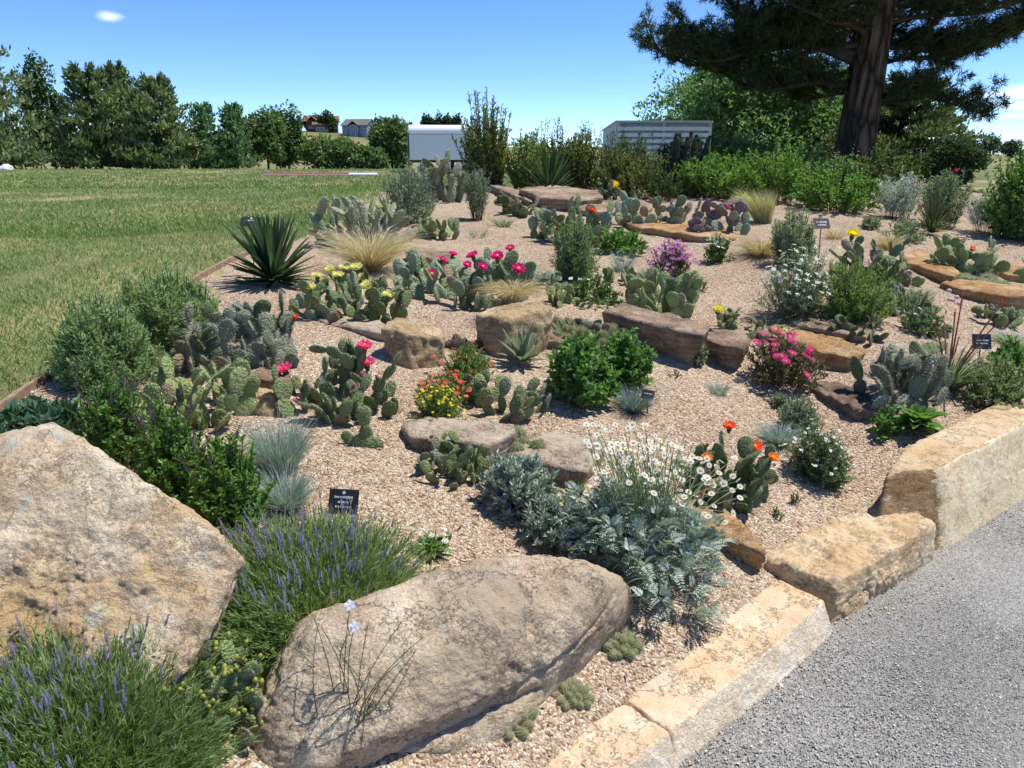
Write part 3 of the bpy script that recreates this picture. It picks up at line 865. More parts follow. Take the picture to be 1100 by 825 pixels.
slab("terrace_rock", [(1066, 288), (1085, 283), (1112, 286), (1116, 296), (1085, 296)], (1085, 297, 305), M_ORANGE, "small orange-brown rock at frame edge above the long ledge", undercut=0.2, **R_)
slab("terrace_rock", [(824, 350), (850, 344), (900, 362), (932, 376), (920, 384), (880, 378), (840, 362)], (905, 381, 396), M_ORANGE, "curved tan-brown slab behind the magenta iceplant", undercut=0.25, **R_)
slab("terrace_rock", [(854, 337), (872, 332), (900, 344), (896, 350), (876, 347)], (880, 348, 356), M_BROWN, "small grey-brown slab under the white-flowered yarrow", **R_)
slab("terrace_rock", [(896, 350), (912, 346), (938, 356), (930, 362), (908, 360)], (915, 361, 368), M_BROWN, "flat reddish slab at the foot of the bright green bush", **R_)
slab("terrace_rock", [(798, 350), (820, 346), (850, 356), (846, 364), (816, 360)], (826, 361, 367), M_BROWN, "small reddish-brown slab above the magenta iceplant", **R_)
slab("terrace_rock", [(868, 414), (886, 408), (915, 416), (942, 430), (944, 440), (918, 439), (886, 424)], (908, 436, 450), M_DARKROCK, "dark brown pitted rock lying alone in the gravel below the grey prickly pear", undercut=0.25, rough=0.016, chip=10, chip_d=0.95, p=30, strata=0.03)
lump("rock", (262, 420, 300, 446), M_TAN, "pale small rock showing between fescue and pink-flowered prickly pear", sub=4)
slab("terrace_rock", [(700, 556), (724, 548), (752, 560), (770, 576), (750, 582), (722, 570)], (748, 580, 592), M_BROWN, "thin dark brown ledge hidden under the silver daisy plant's right side", undercut=0.3, **R_)
slab("terrace_rock", [(846, 342), (880, 338), (926, 352), (922, 360), (890, 356), (856, 350)], (894, 357, 366), M_BROWN, "thin layered ledge between the yarrow and the curved tan slab", undercut=0.3, **R_)
slab("terrace_rock", [(338, 252), (362, 249), (398, 256), (402, 264), (370, 264)], (376, 264, 272), M_BROWN, "dark ledge behind the big blond grass tuft", undercut=0.3, **R_)
slab("terrace_rock", [(556, 356), (580, 352), (612, 360), (606, 368), (576, 366)], (590, 367, 377), M_BROWN, "small dark ledge between the agave and the broad-leaved green plant", undercut=0.3, **R_)
slab("terrace_rock", [(600, 216), (628, 212), (664, 220), (660, 228), (626, 226)], (640, 227, 234), M_BROWN, "middle brown ledge of the top row beside the round cactus with a red flower", undercut=0.3, **R_)
# ================================================================== TREES
def crown_pts(n, c, rx, ry, rz, seed, bumpy=0.35, low=-0.8, fill=0.45, taper=0.0):
    """leaf positions through an uneven crown made of many lobes; returns points and outward directions"""
    r = np.random.default_rng(seed)
    k = max(14, int(26 + 10 * bumpy))
    d = unit(r.standard_normal((k * 3, 3))); d = d[d[:, 2] > low][:k]
    rad_ = 0.55 + 0.35 * r.random(len(d))
    zc = d[:, 2] * rad_
    squeeze = 1 - taper * (zc * 0.5 + 0.5)
    C = np.stack([d[:, 0] * rad_ * squeeze, d[:, 1] * rad_ * squeeze, zc], -1)
    lr = (0.22 + 0.24 * r.random(len(d))) * (1 - 0.5 * taper * (zc * 0.5 + 0.5))
    i = r.integers(0, len(d), n)
    q = unit(r.standard_normal((n, 3)))
    P = C[i] + q * (lr[i] * (fill + (1 - fill) * r.random(n) ** 0.4))[:, None] * (1 + bumpy * vnoise(q * 3 + i[:, None] * 7.1, seed))[:, None]
    P = P / np.array([np.quantile(np.abs(P[:, 0]), .995), np.quantile(np.abs(P[:, 1]), .995), np.quantile(np.abs(P[:, 2]), .995)])
    P = P * np.array([rx, ry, rz]) + c
    return P, unit(q * 0.8 + 0.4 * unit(P - c))

def limbs_mb(P0, h_trunk, r0, c, rx, rz, n, seed, col, sides=8):
    r = np.random.default_rng(seed)
    mb = MB()
    z = np.linspace(-0.15, h_trunk, 8)
    w = np.cumsum(r.standard_normal((8, 2)) * 0.05 * r0 * 3, 0) * np.linspace(0, 1, 8)[:, None]
    pts = np.stack([w[:, 0], w[:, 1], z], -1)
    tube_mb(mb, pts, r0 * np.linspace(1.15, 0.45, 8), sides, col)
    for i in range(n):
        j = r.integers(2, 8); a = r.random() * 6.28
        e = np.array([math.cos(a) * rx * 0.7, math.sin(a) * rx * 0.7, min(c[2] + rz * (r.random() * 1.2 - 0.5), c[2] + rz * 0.8)])
        t = np.linspace(0, 1, 5)[:, None]
        p = pts[j] * (1 - t) + e * t + np.array([0, 0, 0.12 * rz]) * (t * (1 - t)) * 4
        tube_mb(mb, p, r0 * 0.35 * np.linspace(1, 0.2, 5), 5, col)
    return mb

def leafy_tree(box, y, label, cat="tree", name="broadleaf_tree", cols=((0.06, 0.11, 0.033), (0.09, 0.15, 0.045), (0.125, 0.19, 0.065)), n=6000, leaf=0.16, seed=1, group=None,
               trunk=0.25, bumpy=0.4, low=-0.75, mat=None, taper=0.0, depth=0.85, asp=0.55, up=0.0, hang=0.0):
    P, r, h = place(box, y)
    t = root(name, P, label, cat, group)
    c = np.array([0, 0, h * (0.5 + trunk * 0.5)]); rz = h * (1 - trunk) / 2
    q, d = crown_pts(n, c, r, r * depth, rz, seed, bumpy, low, taper=taper)
    q = q[q[:, 2] > 0.02]; d = d[:len(q)]
    D = unit(0.4 * d + rng.standard_normal((len(q), 3)) + np.array([0, 0, up]))
    mb = MB()
    kites(mb, q, D, 0.9 * d + 0.55 * rng.standard_normal((len(q), 3)) + np.array([0, 0, 0.7]), leaf * (0.6 + 0.8 * rng.random(len(q))), leaf * asp, cols, 0.18, 0.2)
    mb.build("crown", mat or LEAF, t)
    limbs_mb(P, h * 0.72, max(0.03, r * 0.05), c, r, rz, 9, seed, (0.10, 0.075, 0.055)).build("trunk", PLAIN, t, smooth_shade=True)
    return t

def conifer(box, y, label, cols, n=7000, leaf=0.22, seed=1, group=None, skirt=0.02, power=0.75, name="pine_tree", depth=1.0, ragged=0.25):
    """dense needle tree: whorled boughs, each bough a fan of upturned tufts"""
    P, r, h = place(box, y)
    t = root(name, P, label, "tree", group)
    rr = np.random.default_rng(seed)
    nb = 95
    zt = (skirt + (0.97 - skirt) * ((np.arange(nb) + rr.random(nb)) / nb) ** 1.25)
    az = np.arange(nb) * 2.399 + rr.random(nb)
    prof = np.clip(np.minimum((1 - zt) ** power * 1.12, 0.82 + 1.6 * zt), 0.05, 1.0) * (1 + ragged * rr.standard_normal(nb))
    i = rr.integers(0, nb, n)
    s = rr.random(n) ** 0.55
    L = r * prof[i]
    side = rr.standard_normal(n) * 0.16 * L * s + rr.standard_normal(n) * 0.03 * r
    ca, sa = np.cos(az[i]), np.sin(az[i])
    q = np.stack([ca * L * s - sa * side, (sa * L * s + ca * side) * depth, h * zt[i] + 0.05 * h * (s ** 2) * (0.4 + rr.random(n)) - 0.03 * h * (1 - s) + rr.standard_normal(n) * 0.012 * h], -1)
    D = unit(np.stack([0.45 * ca, 0.45 * sa, np.full(n, 1.0)], -1) + 0.6 * rr.standard_normal((n, 3)))
    NN = np.stack([ca, sa, np.full(n, 0.7)], -1) + 0.45 * rr.standard_normal((n, 3))
    ok = q[:, 2] > 0.02 * h
    q, D, NN = q[ok], D[ok], NN[ok]
    mb = MB()
    kites(mb, q, D, NN, leaf * (0.6 + 0.7 * rr.random(len(q))), leaf * 0.42, cols, 0.2, 0.15)
    mb.build("crown", NEEDLE, t)
    tm = MB(); z = np.linspace(-0.2, h * 0.95, 6)
    tube_mb(tm, np.stack([0 * z, 0 * z, z], -1), r * 0.09 * np.linspace(1, 0.1, 6), 7, (0.10, 0.07, 0.05))
    tm.build("trunk", PLAIN, t, smooth_shade=True)
    return t

G_PINE = "conifers in a row beyond the lawn"
def lift(k, cols): return tuple(tuple(min(1, x * k) for x in c) for c in cols)
PC_GREY = lift(2.5, ((0.045, 0.065, 0.03), (0.075, 0.095, 0.045), (0.11, 0.125, 0.065)))
PC_OLIVE = lift(2.4, ((0.04, 0.06, 0.024), (0.065, 0.085, 0.035), (0.095, 0.115, 0.05)))
PC_GREEN = lift(2.5, ((0.03, 0.06, 0.025), (0.05, 0.09, 0.035), (0.075, 0.12, 0.05)))
conifer((-62, 38, 58, 184), 50, "tall ragged grey-green pine at the lawn's far left end", PC_GREY, 9000, 0.36, 1, G_PINE, ragged=0.35, power=0.55)
leafy_tree((38, 62, 84, 184), 55, "broadleaf tree squeezed between the tall ragged pine and the rounded olive pine", n=5000, leaf=0.30, seed=5, trunk=0.1)
conifer((66, 72, 150, 184), 50, "rounded olive-green pine beside the tall ragged pine", PC_OLIVE, 9000, 0.34, 2, G_PINE, power=0.5)
conifer((108, 70, 170, 184), 53, "dark pine with the higher pointed top between two rounded pines", PC_OLIVE, 7000, 0.34, 3, G_PINE, power=0.6)
conifer((136, 84, 214, 184), 50, "rounded pine ending the tall group, sloping down to the small junipers", PC_OLIVE, 8000, 0.34, 4, G_PINE, power=0.5)
conifer((204, 113, 244, 184), 51, "small upright juniper next to the rounded pine", PC_GREEN, 3500, 0.28, 6, G_PINE, name="juniper", power=0.45)
conifer((236, 113, 276, 185), 52, "small bright green juniper in front of the far house roof", PC_GREEN, 3500, 0.28, 7, G_PINE, name="juniper", power=0.45)
for k, (b, lab) in enumerate([((-30, 140, 60, 187), "dark bush closing the gap under the tall ragged pine"), ((50, 145, 130, 187), "dark bush between the trunks of the ragged and the olive pine"),
                              ((128, 148, 205, 187), "dark bush under the pointed pine"), ((192, 150, 262, 187), "dark low bush at the feet of the two junipers")]):
    leafy_tree(b, 58, lab, "bush", "dark_bush", n=2600, leaf=0.32, seed=90 + k, trunk=0.02, cols=((0.065, 0.095, 0.035), (0.10, 0.135, 0.05)), low=-0.95)
G_ROW = "broadleaf trees beyond the lawn"
for k, (b, y, lab) in enumerate([((266, 118, 312, 186), 56, "dark green bushy tree to the right of the two junipers"),
                                 ((290, 116, 332, 186), 58, "tall bushy tree just left of the brown house"),
                                 ((326, 148, 384, 186), 56, "low rounded tree below the brown house"),
                                 ((370, 158, 416, 186), 55, "lowest bush below the dry grass slope"),
                                 ((398, 128, 446, 186), 57, "bushy tree beside the white trailer's end")]):
    leafy_tree(b, y, lab, n=4200, leaf=0.30, seed=20 + k, group=G_ROW, trunk=0.06, cols=((0.075, 0.13, 0.04), (0.11, 0.185, 0.055), (0.15, 0.235, 0.075)), low=-0.9)
G_HILL = "trees around the hilltop houses"
for k, (b, y, lab) in enumerate([((342, 120, 362, 146), 318, "round tree standing between the brown house and the blue-grey house"),
                                 ((326, 124, 352, 145), 322, "tree rising behind the brown house roof"),
                                 ((400, 127, 428, 150), 300, "rounded tree on the hill right of the blue-grey house"),
                                 ((428, 134, 450, 154), 290, "scrubby tree on the hill left above the trailer"),
                                 ((452, 124, 466, 140), 340, "first poplar showing above the trailer roof"),
                                 ((463, 123, 476, 140), 340, "second poplar showing above the trailer roof"),
                                 ((474, 123, 487, 140), 340, "third poplar showing above the trailer roof"),
                                 ((484, 124, 497, 140), 340, "fourth poplar showing above the trailer roof"),
                                 ((1028, 152, 1052, 166), 420, "dark tree farthest left on the skyline beyond the meadow"),
                                 ((1050, 146, 1076, 166), 420, "pointed dark tree on the skyline beyond the meadow"),
                                 ((1074, 151, 1096, 166), 420, "rounded dark tree on the skyline at the frame edge")]):
    leafy_tree(b, y, lab, n=1400, leaf=1.3, seed=40 + k, group=G_HILL, trunk=0.05, cols=((0.035, 0.065, 0.025), (0.05, 0.085, 0.03)), low=-0.9)

leafy_tree((686, 60, 910, 215), 23, "dense bright green broadleaf tree behind the big pine and white slatted structure", n=60000, leaf=0.125, seed=61, trunk=0.02,
           cols=((0.11, 0.20, 0.06), (0.16, 0.27, 0.09), (0.22, 0.33, 0.14)), low=-0.95, bumpy=0.5)
leafy_tree((870, 110, 960, 215), 22, "dark leafy bush filling the gap right behind the pine trunk", "bush", "leafy_bush", n=9000, leaf=0.13, seed=62, trunk=0.02, cols=((0.08, 0.13, 0.04), (0.11, 0.18, 0.06)), low=-0.95)
conifer((888, 82, 1030, 205), 19, "olive-green rounded juniper right of the big pine trunk", ((0.085, 0.115, 0.04), (0.13, 0.16, 0.06), (0.185, 0.21, 0.085)), 34000, 0.12, 63, None, skirt=0.0, power=0.42, name="juniper", ragged=0.18)
leafy_tree((985, 150, 1045, 218), 15.5, "dark bush at the foot of the olive juniper", "bush", "dark_bush", n=4500, leaf=0.09, seed=64, trunk=0.02, cols=((0.03, 0.06, 0.02), (0.05, 0.085, 0.03)), low=-0.95)

# ---- the big pine: trunk, limbs and tufted twigs
def big_pine():
    Y = 14.2
    P = at_y(911, 196, Y); P[2] = float(H(P[0], P[1])) - 0.1
    t = root("pine_tree", P, "big dark pine with thick furrowed trunk and spreading limbs above the garden", "tree")
    rr = np.random.default_rng(77)
    # trunk with furrowed bark
    sd, rings = 110, 260
    z = np.linspace(-0.1, 8.2, rings)
    R = (0.315 - 0.010 * z) * (1 + 0.22 * np.exp(-z / 0.3)); R[z > 6] *= np.linspace(1, 0.35, (z > 6).sum())
    a = np.linspace(0, 2 * math.pi, sd, endpoint=False)
    A, Z = np.meshgrid(a, z)
    p = np.stack([np.cos(A) * 3.2, np.sin(A) * 3.2, Z * 1.1], -1).reshape(-1, 3)
    rid = 1 - np.abs(vnoise(p * np.array([2.6, 2.6, 1.3]), 2)) * 2.2 + 0.5 * vnoise(p * np.array([5.0, 5.0, 3.0]), 5)
    RR = np.repeat(R, sd) * (1 + 0.06 * rid)
    lean = 0.03 * z + 0.03 * np.sin(z * 0.9)
    V = np.stack([np.cos(A).ravel() * RR + np.repeat(lean, sd), np.sin(A).ravel() * RR, Z.ravel()], -1)
    i = (np.arange(rings - 1)[:, None] * sd); j = np.arange(sd)[None]; k = (j + 1) % sd
    F = np.stack([i + j, i + k, i + k + sd, i + j + sd], -1).reshape(-1, 4)
    bark, bt, bb = new_mat("pine_bark", 0.9, 0.15)
    mp = N(bt, "ShaderNodeMapping"); mp.inputs["Scale"].default_value = (9.0, 9.0, 2.2)
    bt.links.new(obj_coord(bt), mp.inputs["Vector"])
    vo = N(bt, "ShaderNodeTexVoronoi"); vo.feature = 'DISTANCE_TO_EDGE'; vo.inputs["Scale"].default_value = 1.0
    nn = N(bt, "ShaderNodeTexNoise"); nn.inputs["Scale"].default_value = 2.2; nn.inputs["Detail"].default_value = 7
    bt.links.new(mp.outputs[0], nn.inputs["Vector"])
    wm = N(bt, "ShaderNodeMix", data_type='RGBA'); wm.inputs["Factor"].default_value = 0.35
    bt.links.new(mp.outputs[0], wm.inputs["A"]); bt.links.new(nn.outputs["Color"], wm.inputs["B"]); bt.links.new(wm.outputs["Result"], vo.inputs["Vector"])
    plates = ramp(bt, vo.outputs["Distance"], [(0.0, (0.03, 0.021, 0.014)), (0.10, (0.095, 0.066, 0.042)), (0.35, (0.21, 0.15, 0.10))])
    bt.links.new(mixc(bt, 0.5, plates, ramp(bt, nn.outputs["Fac"], [(0.35, (0.4, 0.4, 0.4)), (0.65, (1, 0.95, 0.9))]), 'MULTIPLY'), bb.inputs["Base Color"])
    bump(bt, bb, vo.outputs["Distance"], 1.0, 0.12)
    mb = MB(); mb.add(V, F); mb.build("trunk", bark, t, smooth_shade=True)
    # limbs: (height, azimuth from +x, length, rise, end droop)
    L = [(1.75, 172, 3.2, 0.40, 0.1), (2.0, 186, 4.1, 0.40, 0.0), (2.3, 176, 3.9, 0.45, 0.0), (2.5, 196, 3.6, 0.45, 0.0), (2.8, 168, 3.4, 0.5, 0), (3.0, 184, 3.6, 0.5, 0), (3.3, 192, 3.2, 0.6, 0), (3.5, 174, 3.1, 0.7, 0),
         (1.7, 150, 2.4, 0.5, 0.1), (2.3, 140, 2.8, 0.5, 0), (2.7, 210, 3.0, 0.5, 0), (3.1, 155, 3.0, 0.6, 0),
         (1.6, 14, 1.7, 0.4, 0.1), (1.75, -10, 2.2, 0.35, 0.15), (2.0, 8, 2.7, 0.5, 0.1), (2.3, 25, 2.6, 0.6, 0), (2.4, -20, 2.7, 0.5, 0), (2.6, 3, 3.2, 0.5, 0.05), (2.9, -10, 3.3, 0.5, 0.05), (3.0, 20, 3.0, 0.6, 0), (3.4, 5, 3.3, 0.6, 0),
         (2.0, 85, 2.5, 0.6, 0), (2.4, 115, 2.8, 0.6, 0), (2.6, 60, 2.8, 0.6, 0), (3.0, 95, 2.7, 0.6, 0), (3.9, 318, 2.3, 0.7, 0), (4.1, 238, 2.4, 0.7, 0), (4.3, 275, 2.1, 0.7, 0),
         (3.9, 195, 2.9, 0.8, 0), (3.9, 160, 2.8, 0.8, 0), (4.0, 30, 2.7, 0.8, 0), (4.1, 340, 2.7, 0.8, 0), (4.4, 90, 2.3, 0.8, 0), (4.6, 220, 2.4, 0.8, 0), (4.7, 10, 2.3, 0.8, 0), (5.0, 180, 2.2, 0.8, 0), (5.3, 290, 1.8, 0.8, 0), (5.5, 120, 1.8, 0.8, 0), (6.0, 50, 1.4, 0.9, 0), (6.4, 220, 1.2, 0.9, 0)]
    lm = MB(); tp, td = [], []
    barkc = (0.075, 0.058, 0.048)
    for (h, az, ln, rise, droop) in L:
        if 130 < az < 235: ln *= 0.90
        else: ln *= 0.97
        az = rad(az); n = 12
        s = np.linspace(0, 1, n)
        wob = np.cumsum(rr.standard_normal(n)) * 0.055 * ln; h = h + 0.18 * rr.standard_normal(); rise = rise + 0.25 * rr.standard_normal()
        x = np.cos(az) * ln * s - np.sin(az) * wob * s; y = np.sin(az) * ln * s + np.cos(az) * wob * s
        zz = h + (rise + 0.35 * rr.random()) * ln * 0.33 * s - 0.10 * ln * rr.random() * np.sin(math.pi * s) + 0.16 * ln * np.sin(s * (3.5 + 3 * rr.random()) + 6 * rr.random()) * s - droop * ln * s ** 3 * 0.5
        pts = np.stack([x + 0.1, y, zz], -1)
        tube_mb(lm, pts, 0.068 * (ln / 3.2) * (0.6 + 0.5 * rr.random()) * np.linspace(1, 0.16, n), 7, barkc)
        m = int(ln * 11)
        for q in range(m):
            s0 = 0.13 + 0.87 * (q + rr.random()) / m
            b = np.array([np.interp(s0, s, pts[:, c]) for c in range(3)])
            sg = 1 if q % 2 else -1
            ang = az + sg * rad(35 + 35 * rr.random())
            l2 = (0.95 - 0.45 * s0) * (0.6 + 0.6 * rr.random()) * ln / 3.2
            e = np.array([math.cos(ang), math.sin(ang), 0.15 + 0.35 * rr.random()])
            u = np.linspace(0, 1, 5)[:, None]
            w = b + e * l2 * u + np.array([0, 0, 0.25 * l2]) * u ** 2
            tube_mb(lm, w, 0.02 * np.linspace(1, 0.35, 5), 4, barkc, cap=False)
            for f in np.linspace(0.3, 1.0, 5):
                tp.append(b + e * l2 * f + np.array([0, 0, 0.25 * l2 * f * f]) + 0.06 * rr.standard_normal(3)); td.append(unit(e * 0.8 + np.array([0, 0, 0.6]) + 0.5 * rr.standard_normal(3)))
                for _ in range(1):
                    sd2 = unit(np.array([math.cos(ang + sg * 0.9), math.sin(ang + sg * 0.9), 0.3]) + 0.5 * rr.standard_normal(3))
                    tp.append(tp[-1] + sd2 * 0.20 * rr.random()); td.append(sd2)
        tp.append(pts[-1]); td.append(unit(pts[-1] - pts[-3]))
    lm.build("limbs", PLAIN, t, smooth_shade=True)
    tp = np.array(tp); td = np.array(td)
    k = 24; n = len(tp) * k
    P0 = np.repeat(tp, k, 0) - np.repeat(td, k, 0) * (0.10 * rr.random((n, 1)))
    D = unit(np.repeat(td, k, 0) * 0.55 + unit(rr.standard_normal((n, 3))))
    nm = MB(); kites(nm, P0, D, rr.standard_normal((n, 3)), 0.14 * (0.7 + 0.5 * rr.random(n)), 0.013, [(0.03, 0.05, 0.02), (0.05, 0.075, 0.028), (0.09, 0.115, 0.045)], 0.2, 0.1, 0.4)
    nm.build("needles", NEEDLE, t)
big_pine()

# ================================================================== BUILDINGS AND FAR THINGS
M_SIDING = flat_mat("blue_grey_siding", (0.22, 0.27, 0.36), 0.7)
M_ROOFG = flat_mat("grey_shingle", (0.14, 0.13, 0.125), 0.9)
M_ROOFB = flat_mat("brown_tile_roof", (0.24, 0.13, 0.085), 0.9)
M_WALLB = flat_mat("brown_house_wall", (0.12, 0.075, 0.055), 0.9)
M_GLASS = flat_mat("window_glass", (0.03, 0.04, 0.055), 0.12, 0.6)
M_WHITE = flat_mat("white_paint", (0.80, 0.81, 0.82), 0.45, 0.4, 0.04)
M_TRIM = flat_mat("pale_trim", (0.55, 0.57, 0.6), 0.6)
M_BLACK = flat_mat("black_plastic", (0.018, 0.018, 0.02), 0.4, 0.4, 0.2)
M_DARKM = flat_mat("dark_metal", (0.05, 0.045, 0.04), 0.5)
M_RED = flat_mat("red_orange_plastic", (0.50, 0.085, 0.045), 0.5)
M_TYRE = flat_mat("tyre_rubber", (0.02, 0.02, 0.02), 0.8)
M_WOOD = flat_mat("weathered_edging_board", (0.27, 0.19, 0.13), 0.85, 0.2, 0.3, 20)

def gable(mb, x0, x1, y0, y1, z0, z1, over=0.4, th=0.25, axis='x'):
    """gable roof slab pair whose ridge runs along x"""
    if axis == 'x':
        ym = (y0 + y1) / 2
        for ya, sgn in ((y0 - over, 1), (y1 + over, -1)):
            V = [(x0 - over, ya, z0 - 0.1), (x1 + over, ya, z0 - 0.1), (x1 + over, ym, z1), (x0 - over, ym, z1)]
            V += [(a, b, c + th) for a, b, c in V]
            mb.add(V, np.array([(0, 1, 2, 3), (4, 5, 6, 7), (0, 1, 5, 4), (1, 2, 6, 5), (2, 3, 7, 6), (3, 0, 4, 7)]))
    else:
        xm = (x0 + x1) / 2
        for xa in (x0 - over, x1 + over):
            V = [(xa, y0 - over, z0 - 0.1), (xa, y1 + over, z0 - 0.1), (xm, y1 + over, z1), (xm, y0 - over, z1)]
            V += [(a, b, c + th) for a, b, c in V]
            mb.add(V, np.array([(0, 1, 2, 3), (4, 5, 6, 7), (0, 1, 5, 4), (1, 2, 6, 5), (2, 3, 7, 6), (3, 0, 4, 7)]))

def prism_wall(mb, x0, x1, y0, y1, z0, z1, zr):
    """walls with gable ends on the x ends"""
    ym = (y0 + y1) / 2
    V = [(x0, y0, z0), (x1, y0, z0), (x1, y1, z0), (x0, y1, z0), (x0, y0, z1), (x1, y0, z1), (x1, y1, z1), (x0, y1, z1), (x0, ym, zr), (x1, ym, zr)]
    mb.add(V, [np.array([(0, 1, 5, 4), (2, 3, 7, 6)]), np.array([(1, 2, 6, 9, 5), (3, 0, 4, 8, 7)])])

def window(parent, x, y, z, w, h, face='y', mf=M_TRIM):
    f = MB()
    if face == 'y':
        for lo, hi in (((x - w / 2 - .12, y - .08, z), (x - w / 2, y + .02, z + h)), ((x + w / 2, y - .08, z), (x + w / 2 + .12, y + .02, z + h)),
                       ((x - w / 2 - .12, y - .09, z - .12), (x + w / 2 + .12, y + .02, z)), ((x - w / 2 - .12, y - .09, z + h), (x + w / 2 + .12, y + .02, z + h + .12)), ((x - .05, y - .07, z), (x + .05, y + .02, z + h))):
            box_mb(f, lo, hi)
        g = MB(); box_mb(g, (x - w / 2, y - .03, z), (x + w / 2, y + .03, z + h))
    else:
        for lo, hi in (((x - .02, y - w / 2 - .12, z - .12), (x + .09, y + w / 2 + .12, z)), ((x - .02, y - w / 2 - .12, z + h), (x + .09, y + w / 2 + .12, z + h + .12)),
                       ((x - .02, y - w / 2 - .12, z), (x + .08, y - w / 2, z + h)), ((x - .02, y + w / 2, z), (x + .08, y + w / 2 + .12, z + h))):
            box_mb(f, lo, hi)
        g = MB(); box_mb(g, (x - .03, y - w / 2, z), (x + .03, y + w / 2, z + h))
    fo = f.build("window", mf, parent)
    g.build("pane", M_GLASS, fo)

def blue_house():
    Y = 305.0
    P = at_y(381, 146, Y); P[2] = float(H(P[0], P[1])) - 0.4
    t = root("house", P, "blue-grey two-storey house with grey gable roof on the far hill", "house")
    t.rotation_euler = (0, 0, rad(-14))
    k = Y / FPX
    W, D_, h = 27 * k, 9.0, 11.5 * k
    w = MB(); prism_wall(w, -W / 2, W / 2, 0, D_, -1, h, h + 2.2); w.build("wall", M_SIDING, t)
    rf = MB(); gable(rf, -W / 2, W / 2, 0, D_, h, h + 2.3, 0.5); rf.build("roof", M_ROOFG, t)
    b = MB(); box_mb(b, (-1.6, -1.2, -1), (1.9, 0.0, h + 0.1)); b.build("bay", M_SIDING, t)
    r2 = MB(); gable(r2, -1.6, 1.9, -1.4, 2.0, h + 0.1, h + 1.5, 0.3, axis='y'); r2.build("dormer_roof", M_ROOFG, t)
    for x in (-3.8, 3.7):
        for z in (0.6, 3.2): window(t, x, 0, z, 1.3, 1.3)
    for z in (0.5, 3.1): window(t, 0.1, -1.2, z, 1.5, 1.4)
    window(t, W / 2, 4.5, 3.2, 1.3, 1.3, 'x')
blue_house()

def brown_house():
    Y = 318.0
    P = at_y(347, 147, Y); P[2] = float(H(P[0], P[1])) - 0.3
    t = root("house", P, "dark brown house with stepped brown tiled roofs on the far hill", "house")
    t.rotation_euler = (0, 0, rad(10))
    k = Y / FPX
    w = MB(); prism_wall(w, -16 * k, 15 * k, 0, 9, -1, 11 * k, 11 * k + 2.0); box_mb(w, (-8 * k, -3, -1), (7 * k, -0.01, 7.5 * k)); w.build("wall", M_WALLB, t)
    rf = MB(); gable(rf, -16 * k, 15 * k, 0, 9, 11 * k, 11 * k + 2.1, 0.7); rf.build("roof", M_ROOFB, t)
    r2 = MB(); gable(r2, -8 * k, 7 * k, -3, 0.6, 7.5 * k, 7.5 * k + 1.1, 0.6); r2.build("porch_roof", M_ROOFB, t)
    r3 = MB(); gable(r3, -14 * k, -6 * k, -1.2, 4, 11 * k, 11 * k + 1.8, 0.4, axis='y'); r3.build("gable_roof", M_ROOFB, t)
    for x in (-11 * k, 11 * k): window(t, x, 0, 1.6, 1.6, 1.3)
    for x in (-4 * k, 0, 4 * k): window(t, x, -3, 0.5, 1.2, 1.5)
brown_house()

def far_roof():
    Y = 300.0
    P = at_y(268, 150, Y); P[2] = float(H(P[0], P[1]))
    t = root("house", P, "distant house whose grey-brown roof shows above the right juniper", "house")
    k = Y / FPX
    zt = at_y(268, 127, Y)[2] - P[2]
    w = MB(); prism_wall(w, -9 * k, 9 * k, 0, 8, -1, zt - 2.4, zt - 0.4); w.build("wall", M_TRIM, t)
    rf = MB(); gable(rf, -9 * k, 9 * k, 0, 8, zt - 2.4, zt - 0.2, 0.4); rf.build("roof", M_ROOFB, t)
    for x in (-4 * k, 4 * k): window(t, x, 0, zt - 4.6, 1.3, 1.3)
far_roof()

